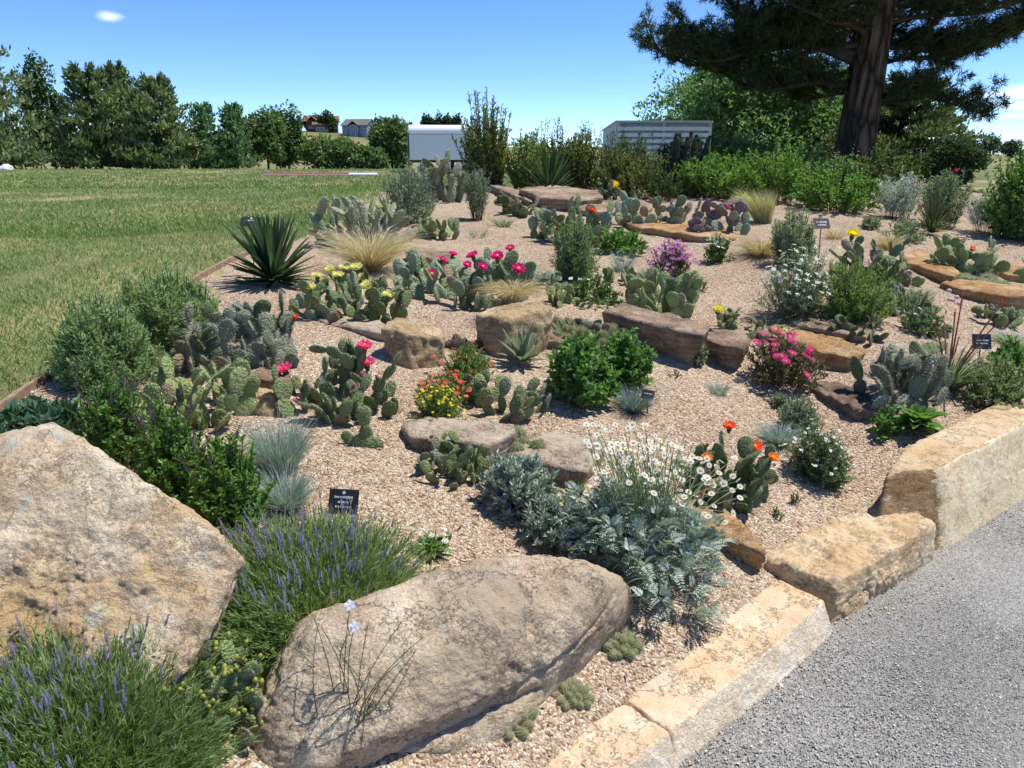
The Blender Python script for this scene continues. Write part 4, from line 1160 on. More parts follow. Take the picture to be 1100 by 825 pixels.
def trailer():
    Y = 40.0
    P = at_y(470, 181, Y); P[2] = float(H(P[0], P[1]))
    t = root("trailer", P, "white box trailer with rounded roof edge and shade-coloured end behind the shrubs", "trailer")
    t.rotation_euler = (0, 0, rad(9))
    zt = at_y(470, 134, Y)[2] - P[2]
    k = Y / FPX
    W, z0 = 66 * k, 0.55
    # body section in y-z with rounded upper edges, extruded along x
    dep, rr_ = 2.2, 0.32
    sec = [(0, z0), (0, zt - rr_)] + [(rr_ * (1 - math.cos(a)), zt - rr_ * (1 - math.sin(a))) for a in np.linspace(0.2, math.pi / 2, 6)]
    sec += [(dep - y, z) for y, z in sec[::-1]]
    n = len(sec)
    V = [(x, y, z) for x in (-28 * k, W - 28 * k) for y, z in sec]
    b = MB(); b.add(V, [np.array([(i, (i + 1) % n, (i + 1) % n + n, i + n) for i in range(n)]), np.array([list(range(n))[::-1], [i + n for i in range(n)]])])
    b.build("body", M_WHITE, t)
    e = MB(); box_mb(e, (-28 * k - 0.04, 0.12, z0 + 0.08), (-28 * k - 0.003, dep - 0.12, zt - 0.4)); d = e.build("end_shade_panel", M_DARKM, t)  # thin dark panel over the end wall: its shade is put into the colour
    hnd = MB(); box_mb(hnd, (-28 * k - 0.09, 1.05, 1.2), (-28 * k - 0.045, 1.10, 1.5)); hnd.build("handle", M_TRIM, d)
    s = MB(); box_mb(s, (-28 * k, -0.03, zt - 0.47), (W - 28 * k, -0.003, zt - 0.40)); s.build("trim_rail", M_TRIM, t)
    for x in (0.5, 1.45):
        w = MB(); a = np.linspace(0, 2 * math.pi, 24, endpoint=False)
        tube_mb(w, [(x, 0.02, 0.36), (x, 0.06, 0.36), (x, 0.2, 0.36), (x, 0.24, 0.36)], [0.30, 0.36, 0.36, 0.30], 24)
        wo = w.build("wheel", M_TYRE, t)
        h_ = MB(); tube_mb(h_, [(x, -0.005, 0.36), (x, 0.018, 0.36)], [0.17, 0.19], 16); h_.build("rim", M_TRIM, wo)
    f = MB(); box_mb(f, (-28 * k, 0.1, 0.42), (W - 28 * k, dep - 0.1, z0 - 0.01)); f.build("chassis", M_DARKM, t)
trailer()

def slatted():
    Y = 19.0
    P = at_y(662, 190, Y); P[2] = float(H(P[0], P[1]))
    t = root("slatted_structure", P, "white slatted box-like structure half hidden behind dark shrubs", "structure")
    zt = at_y(662, 131, Y)[2] - P[2]
    k = Y / FPX
    W, D_ = 94 * k, 0.7
    t.rotation_euler = (0, 0, rad(2))
    for x in (0, W * 0.5, W):
        fr = MB(); box_mb(fr, (x - .04, -.045, 0), (x + .04, .035, zt - .015)); fr.build("post", M_TRIM, t)
    bk = MB(); box_mb(bk, (.045, .045, 0.05), (W - .045, .07, zt - .02)); bk.build("back_panel", M_TRIM, t)
    sl = MB(); z = 0.1
    while z < zt - 0.13:
        box_mb(sl, (-.02, -.09, z), (W + .02, -.05, z + 0.085)); z += 0.14
    sl.build("slats", flat_mat("weathered_white_slat", (0.78, 0.79, 0.80), 0.6, 0.3, 0.12), t)
    side = MB(); V = [(-.055, -.04, 0), (-.25, D_, 0), (-.25, D_, zt - .2), (-.055, -.04, zt)]
    side.add(V + [(x + .04, y, z) for x, y, z in V], np.array([(0, 1, 2, 3), (4, 7, 6, 5), (0, 4, 5, 1), (3, 2, 6, 7), (0, 3, 7, 4), (1, 5, 6, 2)])); side.build("side_panel", M_TRIM, t)
    rf = MB(); V = [(-.08, -.1, zt - .01), (W + .06, -.1, zt - .01), (W + .06, D_, zt - .19), (-.27, D_, zt - .19)]
    rf.add(V + [(x, y, z + .04) for x, y, z in V], np.array([(3, 2, 1, 0), (4, 5, 6, 7), (0, 1, 5, 4), (1, 2, 6, 5), (2, 3, 7, 6), (3, 0, 4, 7)])); rf.build("roof", M_TRIM, t)
slatted()

def barrier():
    Y = 33.0
    A = at_y(284, 187, Y); B = at_y(406, 186.5, Y)
    t = root("barrier", (A[0], A[1], float(H(A[0], A[1]))), "long low orange-red and white plastic barrier along the lawn's far edge", "barrier")
    L = B[0] - A[0]; n = 12
    for i in range(n):
        m = MB(); x0, x1 = L * i / n, L * (i + 1) / n - 0.03
        V = [(x0, -.2, 0), (x1, -.2, 0), (x1, -.12, .11), (x0, -.12, .11), (x0, .2, 0), (x1, .2, 0), (x1, .12, .11), (x0, .12, .11)]
        m.add(V, np.array([(0, 1, 2, 3), (4, 7, 6, 5), (3, 2, 6, 7), (0, 3, 7, 4), (1, 5, 6, 2), (0, 4, 5, 1)]))
        m.build("segment", M_WHITE if i in (9, 10, 11) else M_RED, t)
    m = MB(); box_mb(m, (0, -0.32, -0.01), (L, -0.24, 0.055)); m.build("base_strip", M_WHITE, t)
barrier()
def white_rock():
    P = at_y(6, 180, 44.0); P[2] = float(H(P[0], P[1]))
    mb = MB(); V, F = ico(4)
    V = V * np.array([0.42, 0.3, 0.30]); V = V * (1 + 0.18 * fbm(V * 4, 3, 3))[:, None]
    mb.add(V, F); mb.build("rock", flat_mat("pale_stone", (0.7, 0.69, 0.66)), None, P, True, label="small white rock at the foot of the tall ragged pine", category="rock")
white_rock()

def edging():
    for (a, b, lab) in ((0, 6, "straight weathered edging board between lawn and gravel at the left"), (6, 10, "curved brown edging board between lawn and gravel beside the yucca")):
        pts = [(u, v) for u, v in EDGE_PX[a:b]]
        Q = np.array([ground(u, v) for u, v in pts])
        t = np.linspace(0, len(Q) - 1, 40)
        X = np.stack([np.interp(t, np.arange(len(Q)), Q[:, c]) for c in range(3)], -1)
        T = unit(np.gradient(X, axis=0)); Nn = np.stack([-T[:, 1], T[:, 0], 0 * T[:, 0]], -1)
        X[:, 2] = H(X[:, 0], X[:, 1])
        w, h0, h1 = 0.011, -0.08, 0.035
        sec = [(-w, h0), (w, h0), (w, h1), (-w, h1)]
        V = np.stack([X + Nn * s + np.array([0, 0, h]) for s, h in sec], 1).reshape(-1, 3)
        n = len(X); i = np.arange(n - 1)[:, None] * 4; j = np.arange(4)[None]; k = (j + 1) % 4
        mb = MB(); mb.add(V - X[0], [np.stack([i + j, i + k, i + k + 4, i + j + 4], -1).reshape(-1, 4), np.array([(3, 2, 1, 0)]), np.array([(0, 1, 2, 3)]) + 4 * (n - 1)])
        mb.build("edging_board", M_WOOD, None, X[0], label=lab, category="edging")
edging()
# ================================================================== PLANT KINDS
def disc_pts(n, r):
    a = rng.random(n) * 2 * math.pi; q = np.sqrt(rng.random(n)) * r
    return np.stack([np.cos(a) * q, np.sin(a) * q], -1)

def drop_z(P, xy):
    """height of the ground at local offsets, relative to the plant's base"""
    return H(P[0] + xy[:, 0], P[1] + xy[:, 1]) - P[2]

def stems_dome(P, r, h, K, base=0.35, lo=0.15, flat=1.0, upright=0.0, uneven=0.22):
    """stem bases near the middle, ends spread over an uneven dome"""
    e = rng.random(K)
    a = rng.random(K) * 2 * math.pi
    rr = np.sqrt(e)
    top = np.sqrt(np.maximum(0, 1 - rr ** 2)) ** flat
    top = lo + (1 - lo) * top
    if upright: top = top * (1 - upright) + upright
    k = 1 + uneven * vnoise(np.stack([np.cos(a) * 2.1 + P[0] * 3, np.sin(a) * 2.1 + P[1] * 3, rr * 2], -1), 3) + 0.10 * rng.standard_normal(K)
    E = np.stack([np.cos(a) * rr * r * np.clip(k, 0.6, 1.3), np.sin(a) * rr * r * np.clip(k, 0.6, 1.3), top * h * np.clip(k, 0.5, 1.35)], -1)
    B = np.stack([E[:, 0] * base, E[:, 1] * base, 0 * a], -1) + np.concatenate([disc_pts(K, r * 0.08), np.zeros((K, 1))], 1)
    B[:, 2] = drop_z(P, B[:, :2]) - 0.01
    E[:, 2] += drop_z(P, E[:, :2]) * 0.8
    return B, E

def along(B, E, m, t0, bow=0.12):
    """points and directions at random places along the stems"""
    K = len(B)
    t = t0 + (1 - t0) * rng.random((K, m)) ** 0.8
    d = E - B; L = np.linalg.norm(d, axis=1)
    pts = B[:, None] + d[:, None] * t[..., None] + np.array([0, 0, 1.0]) * (bow * L[:, None] * np.sin(math.pi * t))[..., None]
    return pts.reshape(-1, 3), np.repeat(unit(d), m, 0), t.reshape(-1)

def stem_ribbons(mb, B, E, w, cols, bow=0.12):
    t = np.linspace(0, 1, 5)[None, :, None]
    d = (E - B)[:, None]; L = np.linalg.norm(E - B, axis=1)[:, None, None]
    c = B[:, None] + d * t + np.array([0, 0, 1.0]) * bow * L * np.sin(math.pi * t)
    for S in (np.array([1.0, 0.2, 0]), np.array([-0.2, 1.0, 0])):
        V = np.stack([c + S * w / 2, c - S * w / 2], 2).reshape(-1, 3)
        i = (np.arange(len(B)) * 10)[:, None] + (np.arange(4) * 2)[None]
        mb.add(V, np.stack([i, i + 1, i + 3, i + 2], -1).reshape(-1, 4), tint(len(B), cols, 0.15, 10))

# ---- flower heads, modelled once per colour and placed as parts
_heads = {}
def ring(mb, n, r0, r1, w, elev, col, z=0.0, var=0.08, fold=0.25, mid=0.62):
    a = np.arange(n) * 2 * math.pi / n + rng.random() * 6
    rd = np.stack([np.cos(a), np.sin(a), 0 * a], -1)
    D = rd * math.cos(elev) + np.array([0, 0, math.sin(elev)])
    P = rd * r0 + np.array([0, 0, z])
    Nn = np.array([0, 0, 1.0]) * math.cos(elev) - rd * math.sin(elev)
    kites(mb, P, D, Nn, (r1 - r0) * (0.9 + 0.2 * rng.random(n)), w, np.asarray(col)[None] if np.ndim(col) == 1 else col, var, -fold, mid)

def knob(mb, r, h, z, col, k=2):
    V, F = ico(k); mb.add(V * np.array([r, r, h]) + np.array([0, 0, z]), F, col)

def head(kind, col):
    key = (kind, tuple(col))
    if key in _heads: return _heads[key]
    mb = MB(); c = np.asarray(col, float)
    if kind == 'cup':                        # open cactus flower
        ring(mb, 9, 0.10, 1.0, 0.62, rad(28), np.array([c, c * 0.9]), 0.1)
        ring(mb, 9, 0.10, 0.95, 0.55, rad(48), np.array([c, np.minimum(c * 1.15, 1)]), 0.1)
        ring(mb, 8, 0.08, 0.80, 0.42, rad(66), np.array([np.minimum(c * 1.2, 1), c]), 0.1)
        knob(mb, 0.24, 0.25, 0.30, (0.70, 0.55, 0.12))
        tube_mb(mb, [(0, 0, -0.75), (0, 0, -0.3), (0, 0, 0.12)], [0.16, 0.30, 0.28], 8, (0.13, 0.17, 0.06))
    elif kind == 'bud':
        tube_mb(mb, [(0, 0, -0.9), (0, 0, -0.35), (0, 0, 0.05)], [0.22, 0.42, 0.36], 8, (0.15, 0.17, 0.07))
        knob(mb, 0.36, 0.55, 0.25, c)
        ring(mb, 6, 0.28, 0.75, 0.3, rad(78), c, 0.1)
    elif kind == 'daisy':
        ring(mb, 15, 0.2, 1.0, 0.27, rad(6), np.array([c, c * 0.95]), 0, 0.03, 0.1)
        V, F = ico(2); mb.add(V * np.array([0.32, 0.32, 0.17]) + np.array([0, 0, 0.05]), F, (0.72, 0.44, 0.03))
        knob(mb, 0.22, 0.1, -0.08, (0.2, 0.25, 0.12), 1)
    elif kind == 'many':                     # iceplant: many thin rays
        ring(mb, 22, 0.15, 1.0, 0.16, rad(12), np.array([c, c * 1.1]), 0, 0.1, 0.1)
        ring(mb, 16, 0.1, 0.85, 0.15, rad(32), np.array([c, c * 0.9]), 0.02, 0.1, 0.1)
        knob(mb, 0.18, 0.14, 0.06, (0.75, 0.70, 0.45), 1)
    elif kind == 'five':
        ring(mb, 5, 0.05, 1.0, 0.85, rad(10), np.array([c, c * 0.93]), 0, 0.05, 0.12)
        knob(mb, 0.16, 0.12, 0.05, (0.80, 0.75, 0.4), 1)
    elif kind == 'umbel':                    # flat white flower cluster
        for q in disc_pts(14, 0.85):
            V, F = ico(1); mb.add(V * np.array([0.22, 0.22, 0.11]) + np.array([q[0], q[1], 0.10 * rng.random() - 0.12 * (q @ q)]), F, c * (0.9 + 0.1 * rng.random()))
    elif kind == 'dot':
        ring(mb, 8, 0.1, 1.0, 0.5, rad(15), np.array([c, c * 0.9]), 0, 0.08, 0.15)
        knob(mb, 0.3, 0.2, 0.05, np.minimum(c * 1.1, 1), 1)
    elif kind == 'spike':                    # lavender head: whorls of small florets
        for z in np.linspace(0, 1, 9):
            ring(mb, 6, 0.02, 0.135 * (1.15 - 0.6 * z), 0.11, rad(60), np.array([c, c * 0.7, c * 1.2]), z * 0.9, 0.2, 0.2, 0.5)
    elif kind == 'darkspike':
        for z in np.linspace(0, 1, 9):
            ring(mb, 5, 0.02, 0.13 * (1.15 - 0.7 * z), 0.10, rad(40), np.array([c, c * 1.3]), z * 0.92, 0.2, 0.2, 0.5)
    elif kind == 'bells':                    # red yucca: beads along the stalk's end
        for z in np.linspace(0, 1, 8):
            ring(mb, 3, 0.01, 0.16 * (1.2 - 0.7 * z), 0.09, rad(50), np.array([c, c * 1.2]), z, 0.15, 0.3, 0.6)
    elif kind == 'bigwhite':
        ring(mb, 6, 0.05, 1.0, 0.7, rad(25), np.array([c, c * 0.97]), 0, 0.03, 0.2)
        ring(mb, 6, 0.05, 0.75, 0.5, rad(50), np.array([c, c * 0.97]), 0.03, 0.03, 0.2)
        knob(mb, 0.15, 0.12, 0.1, (0.7, 0.65, 0.3), 1)
    elif kind == 'thistle':
        knob(mb, 0.7, 0.7, 0.0, c * 0.8)
        ring(mb, 18, 0.2, 1.1, 0.2, rad(60), c, 0.2, 0.15)
    me = mb.mesh(kind + "_flower", PETAL)
    _heads[key] = (me, mb)
    return _heads[key]

def put_heads(t, kind, col, P, D, s, name="flower", limit=100):
    """flower heads as parts; past the hundred nearest to the viewer the rest become one part"""
    me, mb0 = head(kind, col)
    P = np.asarray(P, float); D = np.asarray(D, float); n = len(P)
    s = np.broadcast_to(s, (n,))
    o = np.argsort(np.linalg.norm(P + np.array(t.location) - CAMP, axis=1))
    rest = MB()
    for q, i in enumerate(o):
        M = frame(D[i], roll=rng.random() * 6.28, pos=P[i], s=s[i])
        if q < limit: inst(name, me, t, M)
        else: rest.add_mb(mb0, M)
    if rest.n: rest.build(name + "_mass", PETAL, t, kind="stuff")

def pick_top(E, n, zmin=0.0):
    i = np.nonzero(E[:, 2] >= np.quantile(E[:, 2], zmin))[0]
    return rng.permutation(i)[:n]

# ---- bushy perennials and shrubs
def bushy(name, label, cat, box, cols, K=70, m=22, L=0.03, W=0.012, t0=0.15, spread=0.8, base=0.5, lo=0.06, flat=1.0, upright=0.0, y=None, mat=None, stemw=0.003, stemc=((0.14, 0.13, 0.07),),
          bow=0.12, flowers=None, group=None, hmul=1.0, fold=0.25, uneven=0.22, up=0.25, bare=0.0, toward=False, mid=0.5):
    P, r, h = place(box, y)
    h *= hmul
    B, E = stems_dome(P, r * 0.93, h * 0.93, K, base, lo, flat, upright, uneven)
    q, d, t = along(B, E, m, t0, bow)
    n = len(q)
    side = unit(rng.standard_normal((n, 3)))
    D = unit(d * 0.55 + side * spread + np.array([0, 0, up]))
    mb = MB()
    LL = L * (0.65 + 0.7 * rng.random(n)) * (1.1 - 0.35 * t)
    kites(mb, q, D, np.array([0, 0, 1.0]) + 0.6 * rng.standard_normal((n, 3)), LL, LL * (W / L), cols, 0.17, fold, mid)
    stem_ribbons(mb, B, E, stemw, stemc, bow)
    T = None
    if flowers:
        T = root(name, P, label, cat, group)
        todo = []
        for (kind, col, cnt, size, rise, zmin, fname) in flowers:
            i = pick_top(E, cnt, zmin)
            if len(i) < cnt: i = np.concatenate([i, rng.choice(i, cnt - len(i))])
            tip = E[i] + rng.standard_normal((cnt, 3)) * np.array([L, L, L * 0.3]) * 0.8
            tip[:, 2] += rise * (0.6 + 0.6 * rng.random(cnt))
            D = unit(np.array([0, 0, 1.0]) + 0.35 * unit(tip * [1, 1, 0] + 1e-6) + 0.30 * rng.standard_normal((cnt, 3)) + np.array([0.25, -0.2, 0]))
            if rise > 0.02: stem_ribbons(mb, E[i], tip, 0.0025, stemc if fname != 'flower' else cols, 0.02)
            todo.append((kind, col, tip, D, size * (0.8 + 0.4 * rng.random(cnt)), fname))
        mb.build("foliage", mat or LEAF, T)
        for q in todo: put_heads(T, *q)
    else:
        T = mb.build(name, mat or LEAF, None, P, label=label, category=cat, group=group)
    return T, P, E

def tuft(name, label, cat, box, cols, n=300, W=0.005, droop=0.25, spread=0.6, base=0.25, y=None, mat=None, segs=4, tipcol=None, group=None, hmul=1.0, lmin=0.6, lean=(0, 0), heads=None, taper=1.0, stiff=False, dz=0.0):
    P, r, h = place(box, y)
    P = P + np.array([0, 0, dz])
    h *= hmul
    b = disc_pts(n, r * base)
    z = drop_z(P, b) - 0.01 if not dz else np.full(n, -0.01)
    a = np.arctan2(b[:, 1], b[:, 0]) + 0.5 * rng.standard_normal(n)
    sp = spread * (0.15 + 0.85 * rng.random(n) ** 0.7)
    D = np.stack([np.cos(a) * sp + lean[0], np.sin(a) * sp + lean[1], np.ones(n)], -1)
    D = unit(D)
    # length so that the tuft fills its box: along steep blades the height, along flat ones the radius
    Lr = np.minimum(h / np.maximum(D[:, 2], 0.2), r * (1 - base * 0.5) / np.maximum(np.hypot(D[:, 0], D[:, 1]), 0.15) * 1.15)
    L = Lr * (lmin + (1.05 - lmin) * rng.random(n))
    mb = MB()
    tips, td = blades(mb, np.concatenate([b, z[:, None]], 1), D, L, W, droop, cols, segs, 0.16, tipcol, taper)
    if heads:
        T = root(name, P, label, cat, group)
        mb.build("leaves", mat or GRASSM, T)
        kind, col, cnt, size, zmin, fname = heads
        i = pick_top(tips, cnt, zmin)
        put_heads(T, kind, col, tips[i], td[i], size * (0.75 + 0.5 * rng.random(len(i))), fname)
        return T, P, tips
    return mb.build(name, mat or GRASSM, None, P, label=label, category=cat, group=group), P, tips

def rosette(name, label, cat, box, cols, n=26, W=0.04, y=None, curl=0.15, elev=(10, 80), mat=None, segs=5, edge=None, group=None):
    """stiff channelled leaves from one heart (yucca, agave, leafy rosettes)"""
    P, r, h = place(box, y)
    a = np.arange(n) * 2.39996 + 0.2 * rng.standard_normal(n)
    e = np.radians(elev[0] + (elev[1] - elev[0]) * (np.arange(n) / max(1, n - 1)) ** 0.9) + 0.08 * rng.standard_normal(n)
    L = np.minimum(r / np.maximum(np.cos(e), 0.2), h / np.maximum(np.sin(e), 0.2)) * (0.85 + 0.25 * rng.random(n))
    mb = MB()
    t = np.linspace(0, 1, segs + 1)
    prof = np.interp(t, [0, 0.12, 0.45, 0.8, 1.0], [0.6, 0.75, 1.0, 0.62, 0.02])
    for i in range(n):
        hz = np.array([math.cos(a[i]), math.sin(a[i]), 0]); s = np.array([-hz[1], hz[0], 0])
        d = hz * math.cos(e[i]) + np.array([0, 0, math.sin(e[i])]); u = np.cross(s, d) * -1 if False else np.cross(d, s)
        c = d * (L[i] * t)[:, None] - np.array([0, 0, 1.0]) * (curl * L[i] * t ** 2)[:, None]
        w = (W * prof)[:, None] / 2
        V = np.stack([c + s * w + u * w * 0.45, c - u * w * 0.15, c - s * w + u * w * 0.45], 1).reshape(-1, 3)
        k = np.arange(segs) * 3
        F = np.concatenate([np.stack([k, k + 1, k + 4, k + 3], -1), np.stack([k + 1, k + 2, k + 5, k + 4], -1)])
        mb.add(V + np.array([0, 0, 0.02]), F, tint(1, cols, 0.12, len(V)))
    return mb.build(name, mat or LEAF, None, P, label=label, category=cat, group=group), P

# ---- prickly pears
PADC = {  # base colours of the skin, spine colour
    'green': ((0.126, 0.192, 0.060), (0.204, 0.276, 0.102), (0.62, 0.58, 0.42)),
    'bright': ((0.204, 0.288, 0.078), (0.324, 0.408, 0.144), (0.66, 0.60, 0.40)),
    'grey': ((0.156, 0.186, 0.102), (0.288, 0.312, 0.204), (0.66, 0.63, 0.55)),
    'bluegreen': ((0.168, 0.246, 0.132), (0.288, 0.372, 0.228), (0.55, 0.5, 0.36)),
    'dark': ((0.078, 0.126, 0.042), (0.132, 0.186, 0.066), (0.45, 0.4, 0.28)),
    'violet': ((0.20, 0.13, 0.15), (0.30, 0.215, 0.235), (0.6, 0.55, 0.5)),
    'yellow': ((0.30, 0.33, 0.12), (0.45, 0.47, 0.22), (0.6, 0.5, 0.3)),
    'streaky': ((0.156, 0.192, 0.102), (0.324, 0.348, 0.204), (0.70, 0.68, 0.55)),
}
PADC['dry'] = ((0.22, 0.17, 0.10), (0.36, 0.29, 0.18), (0.5, 0.45, 0.35))
_padmats, _pads = {}, {}
def pad_mat(sp):
    if sp in _padmats: return _padmats[sp]
    c0, c1, cs = PADC[sp]
    m, t, b = new_mat(sp + "_cactus_skin", 0.5, 0.35)
    a = N(t, "ShaderNodeAttribute", attribute_name="Col")
    n = N(t, "ShaderNodeTexNoise"); n.inputs["Scale"].default_value = 3.0; n.inputs["Detail"].default_value = 6
    oi = N(t, "ShaderNodeObjectInfo")
    v = N(t, "ShaderNodeVectorMath", operation='ADD'); t.links.new(obj_coord(t), v.inputs[0]); t.links.new(oi.outputs["Random"], v.inputs[1])
    t.links.new(v.outputs[0], n.inputs["Vector"])
    ad = N(t, "ShaderNodeMath", operation='MULTIPLY_ADD'); ad.inputs[1].default_value = 0.55
    t.links.new(oi.outputs["Random"], ad.inputs[0]); t.links.new(n.outputs["Fac"], ad.inputs[2])
    skin = ramp(t, ad.outputs[0], [(0.45, c0), (0.95, c1)])
    corky = ramp(t, n.outputs["Fac"], [(0.62, (0, 0, 0)), (0.70, (0.55, 0.55, 0.55))])
    skin = mixc(t, corky, skin, (0.33, 0.28, 0.18))
    pz = N(t, "ShaderNodeSeparateXYZ"); t.links.new(obj_coord(t), pz.inputs[0])
    foot = N(t, "ShaderNodeMath", operation='MULTIPLY_ADD'); foot.inputs[1].default_value = 0.35                       # corky, scarred foot of the pad
    t.links.new(n.outputs["Fac"], foot.inputs[0]); t.links.new(pz.outputs["Z"], foot.inputs[2])
    skin = mixc(t, ramp(t, foot.outputs[0], [(0.20, (0.8, 0.8, 0.8)), (0.38, (0, 0, 0))]), skin, (0.24, 0.19, 0.12))
    nw = N(t, "ShaderNodeTexNoise"); nw.inputs["Scale"].default_value = 9.0; nw.inputs["Detail"].default_value = 5
    t.links.new(v.outputs[0], nw.inputs["Vector"]); bump(t, b, nw.outputs["Fac"], 0.7, 0.05)
    sep = N(t, "ShaderNodeSeparateColor"); t.links.new(a.outputs["Color"], sep.inputs[0])
    t.links.new(mixc(t, sep.outputs[0], skin, cs), b.inputs["Base Color"])
    _padmats[sp] = m
    return m

def pad_mesh(sp, var, slim=1.0, spiny=1.0):
    key = (sp, var, slim, spiny)
    if key in _pads: return _pads[key]
    r = np.random.default_rng(900 + var)
    rows, sd = 11, 14
    z = np.concatenate([[0.0], (1 - np.cos(np.linspace(0.25, math.pi, rows - 1))) / 2])
    wmax = (0.36 + 0.05 * r.standard_normal()) * slim
    zc = 0.58 + 0.05 * r.standard_normal()
    f = np.where(z < zc, np.sqrt(np.maximum(0, 1 - ((z - zc) / (zc + 0.035)) ** 2)), np.sqrt(np.maximum(0, 1 - ((z - zc) / (1 - zc)) ** 2)))
    a = np.linspace(0, 2 * math.pi, sd, endpoint=False)
    sk = 0.05 * r.standard_normal()
    X = wmax * f[:, None] * np.cos(a)[None] * (1 + 0.04 * r.standard_normal((rows, sd))) + sk * z[:, None]
    ca, sa = np.cos(a), np.sin(a)
    Yt = 0.085 * (f ** 0.8)[:, None] * (np.sign(sa) * np.abs(sa) ** 0.8)[None]
    bend = 0.10 * r.standard_normal()
    Yy = Yt + bend * (z[:, None] ** 2) * 0.6 + 0.05 * r.standard_normal() * X * 2
    V = np.stack([X, Yy, np.broadcast_to(z[:, None], X.shape)], -1).reshape(-1, 3)
    i = np.arange(rows - 1)[:, None] * sd; j = np.arange(sd)[None]; k = (j + 1) % sd
    F = np.stack([i + j, i + k, i + k + sd, i + j + sd], -1).reshape(-1, 4)
    mb = MB(); mb.add(V, [F, np.arange(sd)[::-1][None]], (0, 0, 0))
    nf = len(F) + 1
    # areoles with a few spines each, in diagonal rows on both faces and along the rim
    P, D = [], []
    for s in (-1, 1):
        for q, zz in enumerate(np.arange(0.14, 0.98, 0.125)):
            ff = np.interp(zz, z, f) * wmax
            for xx in np.arange(-0.42 + (q % 2) * 0.06, 0.43, 0.125):
                if abs(xx) < ff * 0.93:
                    yy = s * 0.085 * (np.interp(zz, z, f) ** 0.8) * (1 - (xx / ff) ** 2) ** 0.42 + bend * zz * zz * 0.6
                    P.append((xx + sk * zz, yy, zz)); D.append((xx * 0.7, s, (zz - 0.5) * 0.6))
    for aa in np.linspace(0.15, math.pi - 0.15, 13):
        zz = zc + (1 - zc) * math.sin(aa); xx = wmax * math.cos(aa)
        P.append((xx + sk * zz, bend * zz * zz * 0.6, zz)); D.append((math.cos(aa), 0, math.sin(aa)))
    P = np.array(P); D = unit(np.array(D))
    kk = 4
    Pn = np.repeat(P, kk, 0); Dn = unit(np.repeat(D, kk, 0) + 0.55 * r.standard_normal((len(P) * kk, 3)))
    kites(mb, Pn, Dn, r.standard_normal(Pn.shape), 0.085 * spiny * (0.5 + r.random(len(Pn))), 0.008, np.ones((4 * len(Pn), 3)), 0, 0.1, 0.2)
    kites(mb, P + D * 0.004 - np.cross(D, unit(np.array([0.3, 0.2, 1.0]))) * 0.012, np.cross(D, unit(np.array([0.3, 0.2, 1.0]))), D, 0.026, 0.024, np.full((4 * len(P), 3), 0.85), 0, 0.0, 0.5)
    me = mb.mesh("cactus_pad", pad_mat(sp), True)
    _pads[key] = me
    return me

